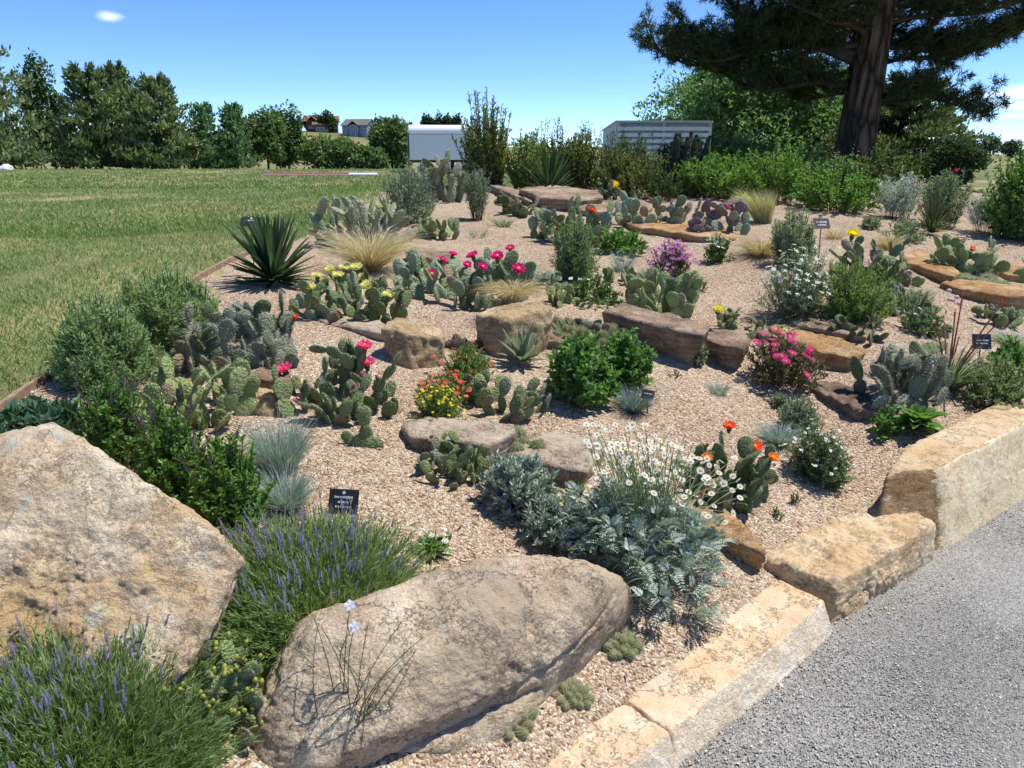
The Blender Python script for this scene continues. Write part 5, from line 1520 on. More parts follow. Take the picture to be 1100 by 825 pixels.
def pear(label, box, n, padpx, sp='green', flowers=(), buds=None, slim=1.0, spiny=1.0, base_n=None, tilt=(8, 55), y=None, group=None, accents=None, hmul=1.0, extra=None, squash=0.8, name="prickly_pear", cat="cactus"):
    """accents: [(species, count)] pads of another colour; flowers: [(colour, size in px, [(u,v), ...])] put on the pads nearest those picture points"""
    P, r, h = place(box, y)
    h *= hmul
    k = ppm(P)
    if n > 8: padpx *= 0.80; n = min(98, int(n * 1.75)); h *= 0.90
    L = padpx / k
    t = root(name, P, label, cat, group)
    nb = base_n or max(2, int(n * 0.42))
    pads = []                                           # (pos, axis, face normal, length)
    tries = 0
    def fits(p, ax, l):
        tip = p + ax * l
        return tip[2] < h * 1.02 + 0.01 and math.hypot(tip[0], tip[1] / squash) < r * 1.08 and tip[2] > 0.3 * l + drop_z(P, tip[None, :2])[0] * 0.9
    while len(pads) < nb and tries < 4000:
        tries += 1
        q = disc_pts(1, max(0.01, r - L * 0.35))[0] * np.array([1, squash])
        out = np.array([q[0], q[1], 0]) / max(r, 1e-3)
        tl = rad(tilt[0] + (tilt[1] - tilt[0]) * rng.random())
        az = math.atan2(out[1], out[0]) + rng.standard_normal() * 0.9
        ax = np.array([math.cos(az) * math.sin(tl), math.sin(az) * math.sin(tl), math.cos(tl)])
        l = L * (0.75 + 0.45 * rng.random())
        p = np.array([q[0], q[1], drop_z(P, q[None])[0] - 0.06 * l])
        if p[2] + ax[2] * l > h * 1.05 + 0.02: l = max(0.5 * L, (h - p[2]) / max(ax[2], 0.3))
        fn = unit(np.array([rng.standard_normal() * 0.8, -0.75 + 0.7 * rng.standard_normal(), 0.1]))
        fn = unit(fn - ax * (fn @ ax))
        pads.append((p, ax, fn, l))
    tries = 0
    while len(pads) < n and tries < 6000:
        tries += 1
        p, ax, fn, l = pads[rng.integers(0, len(pads))]
        side = np.cross(ax, fn)
        th = rng.standard_normal() * 0.65
        at = p + ax * l * (0.58 + 0.40 * math.cos(th)) + side * l * 0.34 * slim * math.sin(th)
        a2 = unit(ax * math.cos(th) + side * math.sin(th) + fn * rng.standard_normal() * 0.35 + np.array([0, 0, 0.25]))
        l2 = L * (0.65 + 0.45 * rng.random())
        if not fits(at, a2, l2): continue
        if any(np.linalg.norm(at + a2 * l2 - (q + b * m)) < 0.30 * L for q, b, _, m in pads): continue
        f2 = unit(fn + 0.6 * rng.standard_normal(3)); f2 = unit(f2 - a2 * (f2 @ a2))
        pads.append((at - a2 * 0.03 * l2, a2, f2, l2))
    kinds = [sp] * len(pads)
    if n > 20: accents = list(accents or []) + [('dry', 3), (sp if sp != 'green' else 'bright', 6)]
    if accents:
        o = list(rng.permutation(len(pads)))
        for s2, c in accents:
            for _ in range(min(c, len(o))): kinds[o.pop()] = s2
    for (p, ax, fn, l), s2 in zip(pads, kinds):
        M = frame(ax, np.cross(fn, ax), 0, p, l)
        inst("pad", pad_mesh(s2, int(rng.integers(0, 4)), slim, spiny), t, M)
    tips = np.array([p + ax * l for p, ax, _, l in pads]); axs = np.array([a for _, a, _, _ in pads])
    scr = project(tips + P)
    used = set()
    for col, size, spots in flowers:
        for (u, v) in spots:
            dd = np.hypot(scr[:, 0] - u, scr[:, 1] - v) + np.array([30 if i in used else 0 for i in range(len(tips))])
            i = int(np.argmin(dd)); used.add(i)
            s = size * 1.2 / k / 2
            fpos = tips[i].copy()
            if dd[i] > 5:      # sit on the rim at the side where the picture shows it
                want = (u - scr[i, 0]) / k
                fpos[0] += np.clip(want, -0.35 * L, 0.35 * L)
            D = unit(axs[i] * 0.5 + np.array([0.1, -0.55, 0.7]) + 0.2 * rng.standard_normal(3))
            me, _ = head('cup', col)
            inst("flower", me, t, frame(D, pos=fpos + D * s * 0.5, s=s))
    if buds:
        col, size, cnt = buds
        me, _ = head('bud', col)
        for q in range(cnt):
            i = int(rng.integers(0, len(pads))); p, ax, fn, l = pads[i]
            if ax[2] < 0.1: continue
            th = rng.standard_normal() * 0.55
            side = np.cross(ax, fn)
            at = p + ax * l * (0.58 + 0.42 * math.cos(th)) + side * l * 0.35 * slim * math.sin(th)
            D = unit(ax * math.cos(th) + side * math.sin(th) + np.array([0, 0, 0.4]))
            inst("bud", me, t, frame(D, pos=at + D * size / k * 0.3, s=size / k / 2))
    return t, P, pads

_barr = {}
def barrel_mesh(c, sc, tall, ribs=11):
    key = (c, sc, tall)
    if key in _barr: return _barr[key]
    sd, rows = ribs * 4, 12
    ph = np.linspace(-0.35, math.pi / 2, rows)
    a = np.linspace(0, 2 * math.pi, sd, endpoint=False)
    rr = np.cos(ph)[:, None] * (0.5 + 0.055 * np.cos(a * ribs))[None]
    V = np.stack([rr * np.cos(a), rr * np.sin(a), np.broadcast_to((0.17 + 0.5 * tall * np.sin(ph))[:, None], rr.shape)], -1).reshape(-1, 3)
    i = np.arange(rows - 1)[:, None] * sd; j = np.arange(sd)[None]; k = (j + 1) % sd
    mb = MB(); mb.add(V, np.stack([i + j, i + k, i + k + sd, i + j + sd], -1).reshape(-1, 4), c)
    A, Ph = np.meshgrid(np.arange(ribs) * 2 * math.pi / ribs, np.linspace(-0.2, 1.45, 9))
    A = A.ravel(); Ph = Ph.ravel()
    P = np.stack([np.cos(A) * np.cos(Ph) * 0.555, np.sin(A) * np.cos(Ph) * 0.555, 0.17 + 0.5 * tall * np.sin(Ph)], -1)
    D = unit(P - np.array([0, 0, 0.2 * tall]))
    P = np.repeat(P, 6, 0); D = unit(np.repeat(D, 6, 0) + 0.8 * rng.standard_normal((len(P), 3)))
    kites(mb, P, D, rng.standard_normal(P.shape), 0.20, 0.018, [sc, tuple(x * 0.75 for x in sc)], 0.15, 0.1, 0.3)
    me = mb.mesh("ribbed_stem", LEAF, True)
    _barr[key] = me
    return me

def hedgehogs(label, box, n, px, col=(0.10, 0.15, 0.07), spine=(0.5, 0.46, 0.33), tall=1.0, name="hedgehog_cactus", tilt=0.25, up=0.0, tiers=False):
    P, r, h = place(box)
    k = ppm(P); s0 = px / k
    t = root(name, P, label, "cactus")
    me = barrel_mesh(tuple(col), tuple(spine), tall)
    pts = []
    for q in range(n * 30):
        c = disc_pts(1, max(0.3 * s0, r - s0 * 0.4))[0] * np.array([1, 0.85])
        if all(np.hypot(*(c - p)) > s0 * 0.62 for p in pts): pts.append(c)
        if len(pts) >= n: break
    for c in pts:
        s = s0 * (0.75 + 0.4 * rng.random())
        d = unit(np.array([c[0] / r * tilt * 2, c[1] / r * tilt * 2, 1.0]) + 0.12 * rng.standard_normal(3))
        z = drop_z(P, c[None])[0] - 0.02 * s
        inst("stem", me, t, frame(d, pos=(c[0], c[1], z), s=s))
    return t

# ---- plant labels on stakes
def sign(label, box, stake_v, yaw=0.0, lines=(), tilt=35, emblem=True, roll=0.0):
    u0, v0, u1, v1 = box
    uc = (u0 + u1) / 2
    G = ground(uc, stake_v)
    k = ppm(G)
    w = (u1 - u0) / k / max(0.5, math.cos(yaw)); hh = (v1 - v0) / k * 1.02
    cz = at_y(uc, (v0 + v1) / 2, G[1])
    t = root("plant_label", G, label, "sign")
    nrm = np.array([math.sin(yaw) * math.cos(rad(tilt)), -math.cos(yaw) * math.cos(rad(tilt)), math.sin(rad(tilt))])
    M = frame(nrm, (math.cos(yaw), math.sin(yaw), 0), roll, cz - G, 1.0)
    b = MB(); box_mb(b, (-w / 2, -hh / 2, -0.002), (w / 2, hh / 2, 0.002))
    def put(mb): 
        for i in range(len(mb.V)): mb.V[i] = mb.V[i] @ M[:3, :3].T + M[:3, 3]
    put(b); plate = b.build("plate", M_BLACK, t)
    tx = MB()
    for (yy, ww, th) in lines:                 # small engraved lettering, read only as broken strokes at this size
        x = -ww / 2 * w
        while x < ww / 2 * w:
            lw = w * (0.018 + 0.02 * rng.random())
            hgt = th * hh * (0.7 + 0.5 * rng.random())
            box_mb(tx, (x, yy * hh - hgt / 2, 0.0022), (x + lw, yy * hh + hgt / 2, 0.0030)); x += lw + w * (0.010 + (0.03 if rng.random() < 0.12 else 0))
    if emblem:
        a = np.linspace(0, 2 * math.pi, 17)[:-1]
        V = np.stack([np.cos(a) * 0.055 * w * (1 + 0.25 * np.cos(a * 4)), 0.36 * hh + np.sin(a) * 0.055 * w * (1 + 0.25 * np.cos(a * 4)), np.full(16, 0.003)], -1)
        tx.add(V, np.arange(16)[None])
    if tx.n:
        put(tx); tx.build("lettering", M_TRIM, plate)
    st = MB(); top = (M @ np.array([0, -hh * 0.1, -0.006, 1]))[:3]
    tube_mb(st, [(top[0] * 0.6, top[1], -0.08), (top[0] * 0.9, top[1] + 0.003, top[2] * 0.6), top], 0.004, 6)
    st.build("stake", M_BLACK, t)
    return t
# ================================================================== THE PLANTING
SAGE = lift(1.35, ((0.13, 0.17, 0.09), (0.19, 0.235, 0.13), (0.25, 0.29, 0.18)))
SILV = lift(1.3, ((0.20, 0.25, 0.20), (0.28, 0.33, 0.28), (0.37, 0.41, 0.36)))
WHITEY = lift(1.12, ((0.34, 0.38, 0.33), (0.46, 0.49, 0.44), (0.56, 0.58, 0.54)))
LEAFG = lift(1.65, ((0.055, 0.11, 0.03), (0.085, 0.16, 0.042), (0.12, 0.21, 0.06)))
BRIGHT = lift(1.25, ((0.085, 0.17, 0.03), (0.13, 0.235, 0.045), (0.18, 0.29, 0.07)))
DARKG = lift(1.35, ((0.03, 0.06, 0.02), (0.05, 0.09, 0.03), (0.075, 0.12, 0.04)))
OLIVE = lift(1.35, ((0.07, 0.09, 0.025), (0.11, 0.135, 0.04), (0.15, 0.17, 0.06)))
YELG = lift(1.35, ((0.12, 0.17, 0.04), (0.17, 0.22, 0.06), (0.22, 0.25, 0.09)))
GREYG = lift(1.35, ((0.12, 0.16, 0.10), (0.17, 0.215, 0.145), (0.23, 0.27, 0.19)))
BLUEF = lift(1.12, ((0.19, 0.26, 0.25), (0.27, 0.345, 0.335), (0.36, 0.42, 0.40)))
STRAW = ((0.42, 0.32, 0.16), (0.55, 0.44, 0.25), (0.66, 0.55, 0.35))
BROWN = ((0.10, 0.075, 0.05), (0.16, 0.12, 0.08))
MAGENTA = (0.72, 0.04, 0.32); PINK = (0.80, 0.12, 0.36); CREAM = (0.78, 0.72, 0.36); REDO = (0.72, 0.10, 0.05); CORAL = (0.78, 0.22, 0.16)
YEL = (0.82, 0.68, 0.03); VIOLETF = (0.50, 0.14, 0.52); WHT = (0.82, 0.82, 0.80); LILAC = (0.34, 0.31, 0.50); DUSK = (0.075, 0.05, 0.07)

# ---- wild shrubs along the top of the bed
bushy("tall_shrub", "tall wispy olive shrub with upright leafy shoots next to the white trailer", "shrub", (488, 118, 556, 205), OLIVE, K=150, m=34, L=0.085, W=0.024, y=12.2, upright=0.35, base=0.5, t0=0.1, stemw=0.008, stemc=BROWN, uneven=0.35)
bushy("tall_shrub", "wiry shoots of grey-green willowy leaves standing highest above the wispy olive shrub", "shrub", (500, 98, 552, 205), SAGE, K=16, m=40, L=0.08, W=0.02, y=12.35, upright=0.8, base=0.6, t0=0.25, stemw=0.008, stemc=BROWN, flat=0.3)
bushy("wild_shrub", "yellow-green shrub between the wispy olive shrub and the dark yucca", "shrub", (540, 142, 598, 204), YELG, K=130, m=30, L=0.065, W=0.03, y=12.0, upright=0.3, base=0.5, t0=0.08, stemw=0.006, stemc=BROWN)
bushy("wild_shrub", "olive shrub behind and right of the dark yucca", "shrub", (592, 148, 650, 204), OLIVE, K=130, m=30, L=0.065, W=0.028, y=12.1, upright=0.3, base=0.5, t0=0.08, stemw=0.006, stemc=BROWN)
bushy("wild_shrub", "dark olive shrub with seed heads in front of the white slatted structure's left end", "shrub", (632, 150, 706, 206), DARKG + OLIVE, K=150, m=30, L=0.06, W=0.026, y=11.8, upright=0.3, base=0.5, t0=0.08, stemw=0.006, stemc=BROWN)
for (b, y, c, lab) in (((560, 148, 640, 202), 12.9, OLIVE, "olive thicket behind the dark yucca at the bed's top edge"), ((690, 158, 770, 206), 12.8, DARKG, "dark thicket behind the cholla stems"),
                       ((756, 150, 830, 208), 12.9, DARKG + LEAFG, "dark green thicket behind the first two bright shrubs"), ((826, 158, 900, 212), 12.2, LEAFG, "green thicket in front of the big pine's trunk"),
                       ((900, 160, 985, 215), 12.0, DARKG + OLIVE, "dark thicket right of the big pine's trunk behind the silver shrub")):
    bushy("thicket", lab, "thicket", b, c, K=170, m=34, L=0.07, W=0.032, y=y, upright=0.25, base=0.6, t0=0.05, stemw=0.006, stemc=BROWN, uneven=0.35)
bushy("thicket", "loose olive bush hiding the foot of the white slatted structure", "thicket", (644, 160, 726, 210), OLIVE, K=120, m=30, L=0.06, W=0.024, y=11.3, upright=0.3, base=0.55, t0=0.06, stemw=0.006, stemc=BROWN, uneven=0.35)
bushy("thicket", "loose green weeds between the dark cholla stems and the first bright shrub", "thicket", (712, 172, 770, 214), LEAFG, K=80, m=28, L=0.055, W=0.02, y=11.2, upright=0.3, base=0.55, t0=0.06, stemw=0.005, uneven=0.35)
# airy seed stalks rising above the shrubs
def seed_stalks(label, box, y, n, col):
    P, r, h = place(box, y)
    b = disc_pts(n, r); e = b + 0.12 * rng.standard_normal((n, 2))
    B = np.concatenate([b, np.full((n, 1), 0.0)], 1); E = np.concatenate([e, (h * (0.6 + 0.4 * rng.random((n, 1))))], 1)
    mb = MB(); stem_ribbons(mb, B, E, 0.006, BROWN, 0.02)
    q, d, t = along(B, E, 22, 0.55, 0.02)
    q = q + rng.standard_normal(q.shape) * 0.03
    kites(mb, q, unit(d + 0.9 * rng.standard_normal(q.shape)), rng.standard_normal(q.shape), 0.04, 0.018, col, 0.2)
    mb.build("seed_stalks", PLAIN, None, P, label=label, category="dry plant")
seed_stalks("thin dark seed stalks rising against the sky left of the white slatted structure", (565, 126, 655, 200), 12.4, 34, DARKG)
seed_stalks("thin seed stalks standing before the white slatted structure", (650, 138, 720, 200), 12.5, 22, BROWN)
rosette("yucca", "dark sword-leaved yucca among the wild shrubs at the bed's top edge", "yucca", (558, 152, 622, 206), ((0.035, 0.07, 0.03), (0.05, 0.095, 0.045)), n=70, W=0.045, y=11.3, curl=0.12, elev=(15, 85))
def cholla(label, box, y, n, px, col, spine):
    P, r, h = place(box, y)
    k = ppm(P); t = root("cholla_cactus", P, label, "cactus")
    for i in range(n):
        b = disc_pts(1, r * 0.75)[0]
        hh = h * (0.65 + 0.4 * rng.random())
        mb = MB(); z = np.linspace(-0.05, hh, 9)
        w = np.cumsum(rng.standard_normal((9, 2)) * 0.02, 0)
        pts = np.stack([b[0] + w[:, 0], b[1] + w[:, 1], z], -1); R = px / k / 2 * np.array([.7, .85, 1, 1, 1, .95, .9, .8, .45])
        tube_mb(mb, pts, R, 8, col)
        for _ in range(2):
            j = rng.integers(3, 7); a = rng.random() * 6.28
            e = pts[j] + np.array([math.cos(a) * .16, math.sin(a) * .16, 0.22 + 0.15 * rng.random()])
            m = (pts[j] + e) / 2 + np.array([math.cos(a) * .05, math.sin(a) * .05, -0.05])
            tube_mb(mb, [pts[j], m, e], R[3] * np.array([.8, .9, .5]), 7, col)
        nn = 260; i0 = rng.integers(0, 8, nn); f = rng.random((nn, 1))
        q = pts[i0] * (1 - f) + pts[i0 + 1] * f; d = unit(rng.standard_normal((nn, 3)) * np.array([1, 1, 0.5]))
        kites(mb, q + d * R[3] * 0.9, d, rng.standard_normal((nn, 3)), R[3] * 0.9, 0.008, [spine], 0.2)
        mb.build("stem", LEAF, t)
cholla("dark upright cholla stems in front of the white slatted structure", (698, 146, 760, 206), 11.6, 14, 8, (0.035, 0.05, 0.028), (0.12, 0.11, 0.08))
bushy("leafy_shrub", "bright green leafy shrub right of the dark cholla stems", "shrub", (724, 165, 814, 214), BRIGHT, K=120, m=36, L=0.065, W=0.034, y=11.1, base=0.5, t0=0.1, stemw=0.006, upright=0.15)
bushy("leafy_shrub", "bright green shrub behind the arching pale feather grass", "shrub", (784, 158, 880, 226), BRIGHT, K=130, m=36, L=0.06, W=0.026, y=10.6, base=0.5, t0=0.1, stemw=0.006, upright=0.2)
bushy("leafy_shrub", "mid-green shrub with pale seed heads at the foot of the big pine trunk", "shrub", (836, 172, 958, 236), LEAFG + BRIGHT, K=190, m=34, L=0.05, W=0.03, y=9.8, base=0.5, t0=0.1, stemw=0.006, flowers=[('dot', (0.36, 0.30, 0.24), 60, 0.014, 0.12, 0.5, 'seed_head')])
bushy("silver_shrub", "whitish silver shrub right of the mid-green shrub by the trunk", "shrub", (940, 186, 992, 232), WHITEY, K=110, m=30, L=0.05, W=0.015, mat=SILVER, base=0.5, t0=0.15, upright=0.3, y=9.2)
bushy("sage_shrub", "rounded pale green sage with one crimson flower head", "shrub", (982, 182, 1038, 240), SAGE, K=130, m=32, L=0.05, W=0.014, mat=SILVER, base=0.55, t0=0.065, upright=0.2, y=8.7, flowers=[('thistle', (0.40, 0.03, 0.12), 1, 0.035, 0.06, 0.8, 'flower')])
rosette("dry_yucca", "dark spiky clump at the foot of the pale green sage", "plant", (978, 212, 1022, 254), ((0.045, 0.065, 0.03), (0.075, 0.095, 0.045), (0.12, 0.11, 0.07)), n=60, W=0.02, curl=0.05, elev=(10, 85))
bushy("silver_shrub", "silver-white feathery artemisia beside the bright green shrub at frame edge", "shrub", (1030, 204, 1090, 252), WHITEY, K=90, m=30, L=0.07, W=0.008, mat=SILVER, base=0.4, t0=0.2)
bushy("leafy_shrub", "large bright green shrub cut off by the frame's right edge", "shrub", (1052, 158, 1140, 255), BRIGHT + LEAFG, K=220, m=40, L=0.05, W=0.028, base=0.5, t0=0.05, stemw=0.006, upright=0.1, y=8.0)
bushy("dark_shrub", "dark bare-stemmed shrub over the rocks behind the yellow flower", "shrub", (688, 182, 736, 222), DARKG, K=60, m=22, L=0.045, W=0.02, stemc=BROWN, stemw=0.008, t0=0.3, y=10.6)

# ---- left side: lawn edge
pear("upright dark prickly pear in front of the white trailer", (428, 152, 512, 222), 76, 21, 'grey', slim=0.75, tilt=(0, 22), y=10.4, accents=[('dark', 16)])
bushy("sage_shrub", "soft grey-green shrub left of the upright dark prickly pear", "shrub", (404, 180, 474, 242), GREYG, K=150, m=32, L=0.045, W=0.012, mat=SILVER, base=0.55, t0=0.065)
bushy("sage_shrub", "narrow upright grey-green shrub alone in the upper gravel", "shrub", (496, 184, 530, 238), GREYG, K=80, m=34, L=0.05, W=0.008, mat=SILVER, base=0.35, t0=0.15, upright=0.4)
pear("sprawling prickly pear with long pale-streaked pads behind the blond grass", (336, 205, 446, 268), 42, 31, 'streaky', slim=0.5, tilt=(15, 55), accents=[('bluegreen', 8), ('bright', 4)])
tuft("striped_yucca", "fan of pale-striped upright leaves among the long-padded prickly pear", "yucca", (362, 202, 420, 262), ((0.20, 0.24, 0.12), (0.38, 0.40, 0.24)), n=70, W=0.022, droop=0.12, spread=0.6, lean=(-0.25, 0), mat=LEAF)
tuft("feather_grass", "blond feather grass tuft to the right of the big dark yucca", "grass tuft", (350, 232, 446, 298), STRAW, n=1300, W=0.005, droop=0.45, spread=0.85, base=0.14, hmul=1.5, tipcol=(0.62, 0.54, 0.36))
rosette("yucca", "big dark green yucca at the lawn edge with a black plant label", "yucca", (246, 230, 342, 312), ((0.028, 0.06, 0.03), (0.045, 0.085, 0.04), (0.075, 0.12, 0.065)), n=120, W=0.036, curl=0.10, elev=(2, 84))
sign("black plant label standing in the big dark yucca by the lawn", (259, 232, 280, 244), 296, 0.1, [(0.1, 0.6, 0.12)], tilt=50)
bushy("feathery_bush", "feathery green bush on the lawn edge just left of the grey prickly pear", "bush", (124, 298, 248, 374), ((0.20, 0.31, 0.11), (0.28, 0.39, 0.16), (0.36, 0.46, 0.23)), K=700, m=30, L=0.034, W=0.007, base=0.75, t0=0.05, lo=0.02, uneven=0.3)
bushy("feathery_bush", "feathery green bush spilling over the lawn edging board", "bush", (58, 332, 172, 420), ((0.19, 0.31, 0.12), (0.27, 0.38, 0.17), (0.35, 0.45, 0.23)), K=700, m=30, L=0.032, W=0.007, base=0.75, t0=0.05, lo=0.02, uneven=0.3)

# ---- prickly pears
pear("large grey-green prickly pear with crowded spiny pads and one red flower", (200, 308, 328, 404), 64, 32, 'grey', flowers=[(REDO, 12, [(268, 356)]), (REDO, 10, [(319, 346)])], spiny=1.5, tilt=(2, 32), accents=[('dark', 14), ('streaky', 10)])
pear("prickly pear in full pink bloom below the thin jagged slab", (286, 358, 432, 450), 70, 26, 'green', flowers=[(PINK, 19, [(307, 398)]), (PINK, 18, [(396, 392)]), (PINK, 17, [(396, 376)])], buds=(PINK, 8.5, 26), spiny=1.2, tilt=(5, 40))
pear("cream-flowered prickly pear behind the thin jagged slab", (314, 284, 440, 346), 62, 21, 'green', flowers=[(CREAM, 13, [(371, 290), (357, 297), (388, 303), (352, 306), (400, 317), (384, 295), (396, 308), (330, 312), (363, 303), (412, 322), (345, 300)])], buds=((0.6, 0.5, 0.3), 6, 14), accents=[('bluegreen', 14)])
pear("grey-green prickly pear with vivid magenta flowers, highest in its part of the bed", (432, 260, 582, 328), 58, 27, 'bluegreen', flowers=[(MAGENTA, 14, [(463, 293), (510, 271), (531, 281), (556, 293)]), (MAGENTA, 11, [(502, 287), (485, 267), (548, 266), (520, 290), (472, 280)])], tilt=(10, 50), accents=[('green', 20), ('dark', 8)])
pear("light green prickly pear between the leafy spiked plants and the brown ledge rock", (154, 382, 272, 462), 34, 34, 'bright', tilt=(5, 45), spiny=1.1)
pear("few blue-green pads lying on the gravel left of the grey prickly pear", (148, 372, 186, 402), 4, 30, 'bluegreen', base_n=3, tilt=(30, 65))
pear("dark sprawling pads under the grey prickly pear's left side", (184, 346, 240, 402), 12, 30, 'dark', tilt=(15, 60))
def little_pear():
    t, P, pads = pear("small lone prickly pear of few pads with long shadow on open gravel", (363, 432, 414, 487), 1, 24, 'green', base_n=1, tilt=(85, 86), cat="cactus")
    k = ppm(P)
    for o in list(t.children): bpy.data.objects.remove(o)
    def pt(u, v, dy=0.0):
        q = at_y(u, v, P[1] + dy); return q - P
    for a, b, s2 in (((412, 478), (372, 484), 1.0), ((396, 476), (392, 456), 1.0), ((392, 459), (390, 436), 1.05), ((378, 482), (370, 463), 1.1)):
        A, B = pt(*a), pt(*b); A[2] = max(A[2], 0.004); B[2] = max(B[2], 0.012)
        ax = B - A; l = np.linalg.norm(ax) * 1.02
        fn = np.array([0.25, -1, 0.15]); fn = fn - unit(ax) * (fn @ unit(ax))
        inst("pad", pad_mesh('green', int(rng.integers(0, 4)), 0.85, 1.2), t, frame(ax, np.cross(unit(fn), unit(ax)), 0, A, l))
little_pear()
pear("bunched light green prickly pear in front of the flat slab", (444, 468, 528, 522), 46, 18, 'bright', tilt=(5, 40), accents=[('bluegreen', 12), ('green', 12)])
pear("low prickly pear right of the yellow-flowered mound", (500, 400, 590, 450), 24, 26, 'green', tilt=(15, 55), spiny=1.3, accents=[('bright', 5), ('grey', 6)], flowers=[(CORAL, 8, [(506, 415)])])
pear("round green prickly pear above the long dark-fronted slab", (662, 284, 752, 342), 34, 26, 'bright', tilt=(5, 38), accents=[('green', 14)], flowers=[((0.80, 0.66, 0.25), 8, [(742, 310)])])
pear("orange-red flowered prickly pear behind the white daisies", (724, 448, 828, 548), 56, 27, 'green', flowers=[((0.86, 0.16, 0.08), 17, [(812, 485)]), ((0.86, 0.16, 0.08), 15, [(786, 468)]), ((0.88, 0.32, 0.06), 12, [(826, 497), (760, 494)])], buds=((0.55, 0.12, 0.10), 8, 14), accents=[('dark', 12), ('yellow', 5)])
pear("round prickly pear with a red flower behind the upright grey-green tuft", (570, 204, 656, 262), 52, 19, 'green', flowers=[(REDO, 10, [(634, 229)])], accents=[('bluegreen', 20), ('dark', 6)], buds=((0.5, 0.45, 0.15), 5, 26))
pear("grey-green prickly pear sitting on the orange-edged ledge", (664, 205, 742, 246), 28, 20, 'bluegreen', tilt=(10, 45), accents=[('grey', 8)])
pear("prickly pear with violet pads and a magenta flower right of the grey-green one", (738, 208, 806, 254), 26, 19, 'violet', accents=[('bluegreen', 14)], flowers=[(MAGENTA, 11, [(781, 225)])])
pear("dark little prickly pear carrying one bright yellow flower near the top", (640, 192, 690, 222), 22, 13, 'dark', flowers=[(YEL, 11, [(661, 198)])], buds=((0.5, 0.45, 0.2), 5, 8), accents=[('bright', 5)])
pear("flat tangle of dark pads at bed's upper edge by the narrow ledge", (530, 206, 590, 232), 16, 17, 'dark', tilt=(20, 65))
pear("low prickly pear with one yellow flower above the blocky brown rock", (766, 328, 822, 362), 22, 15, 'green', flowers=[((0.80, 0.72, 0.14), 12, [(774, 335)])], accents=[('yellow', 3)])
pear("green prickly pear with a flat yellow flower beside the white-flowered yarrow", (886, 250, 978, 306), 46, 20, 'green', flowers=[(YEL, 14, [(913, 256)])], slim=0.8, tilt=(3, 32), accents=[('bright', 8), ('dark', 10)])
pear("yellow-green prickly pear above the clustered hedgehog cactus", (992, 246, 1064, 296), 36, 21, 'bright', flowers=[(CORAL, 7, [(1042, 262)])], accents=[('green', 14), ('yellow', 3)])
pear("single flat green pad plant by the frame edge above the orange ledge", (1062, 276, 1108, 304), 5, 24, 'bright', tilt=(10, 40), base_n=3)
pear("large-padded shaggy grey prickly pear beside the dark pitted rock", (912, 368, 1012, 440), 22, 36, 'grey', spiny=1.6, tilt=(8, 50), accents=[('dark', 6)], flowers=[(PINK, 7, [(945, 397)])])
pear("few green pads left of the red yucca", (980, 368, 1012, 402), 5, 30, 'green', base_n=3, tilt=(5, 25))
pear("bud-covered green prickly pear between the lavender and the long boulder", (188, 676, 284, 798), 48, 36, 'bright', tilt=(5, 50), hmul=1.35, buds=((0.42, 0.45, 0.10), 12, 130), accents=[('bluegreen', 14), ('dark', 8)])
pear("dull creeping pads below the bright green bush", (940, 296, 1002, 338), 14, 19, 'grey', tilt=(30, 70), accents=[('green', 5)])

# ---- other cacti and succulents
hedgehogs("cluster of pale spiny hedgehog stems beside the orange ledges", (1022, 282, 1082, 308), 15, 13, (0.13, 0.18, 0.10), (0.55, 0.52, 0.40), 1.0)
hedgehogs("shaggy upright spiny cactus cluster by the blond-grass rock", (590, 326, 676, 376), 22, 16, (0.12, 0.16, 0.07), (0.50, 0.44, 0.28), 2.1, tilt=0.6, name="spiny_cactus")
hedgehogs("pair of round spiny cacti between the two flat slabs", (528, 456, 584, 490), 6, 20, (0.16, 0.19, 0.10), (0.58, 0.54, 0.36), 1.3)
hedgehogs("two ball cacti on the small grey slab under the yarrow", (842, 336, 876, 360), 3, 15, (0.13, 0.18, 0.11), (0.5, 0.48, 0.40), 1.0)
hedgehogs("pale cylindrical spiny cactus right of the two ball cacti", (886, 340, 910, 362), 3, 12, (0.17, 0.19, 0.11), (0.58, 0.55, 0.42), 1.6)
hedgehogs("finger-stemmed pale cactus clump under the long boulder's overhang", (508, 734, 572, 788), 26, 13, (0.27, 0.28, 0.15), (0.66, 0.62, 0.45), 2.2, tilt=0.9, name="finger_cactus")
hedgehogs("small low finger cactus right of the clump under the overhang", (588, 734, 634, 758), 18, 9, (0.27, 0.28, 0.15), (0.66, 0.62, 0.45), 1.8, tilt=1.0, name="finger_cactus")
hedgehogs("small finger cactus at the long boulder's narrow tip", (643, 668, 686, 702), 22, 9, (0.26, 0.28, 0.15), (0.66, 0.62, 0.45), 1.8, tilt=0.9, name="finger_cactus")
hedgehogs("dark purplish stubby succulents left of the golden rock with blond grass", (478, 344, 514, 378), 12, 10, (0.08, 0.07, 0.05), (0.28, 0.22, 0.18), 1.8, tilt=0.6, name="stubby_succulent")
hedgehogs("low dark stubby stems left of the light green prickly pear", (168, 374, 206, 396), 7, 13, (0.10, 0.12, 0.07), (0.45, 0.4, 0.3), 1.4, name="stubby_cactus")
rosette("agave", "small blue-green agave rosette in front of the blond-grass rock", "agave", (534, 352, 588, 398), ((0.15, 0.20, 0.15), (0.20, 0.26, 0.19)), n=24, W=0.034, curl=0.02, elev=(8, 75))
rosette("leafy_rosette", "glossy green leafy rosette by the tall kerb block", "plant", (952, 430, 1014, 470), BRIGHT[:2] + LEAFG[1:], n=46, W=0.06, curl=0.35, elev=(15, 80))
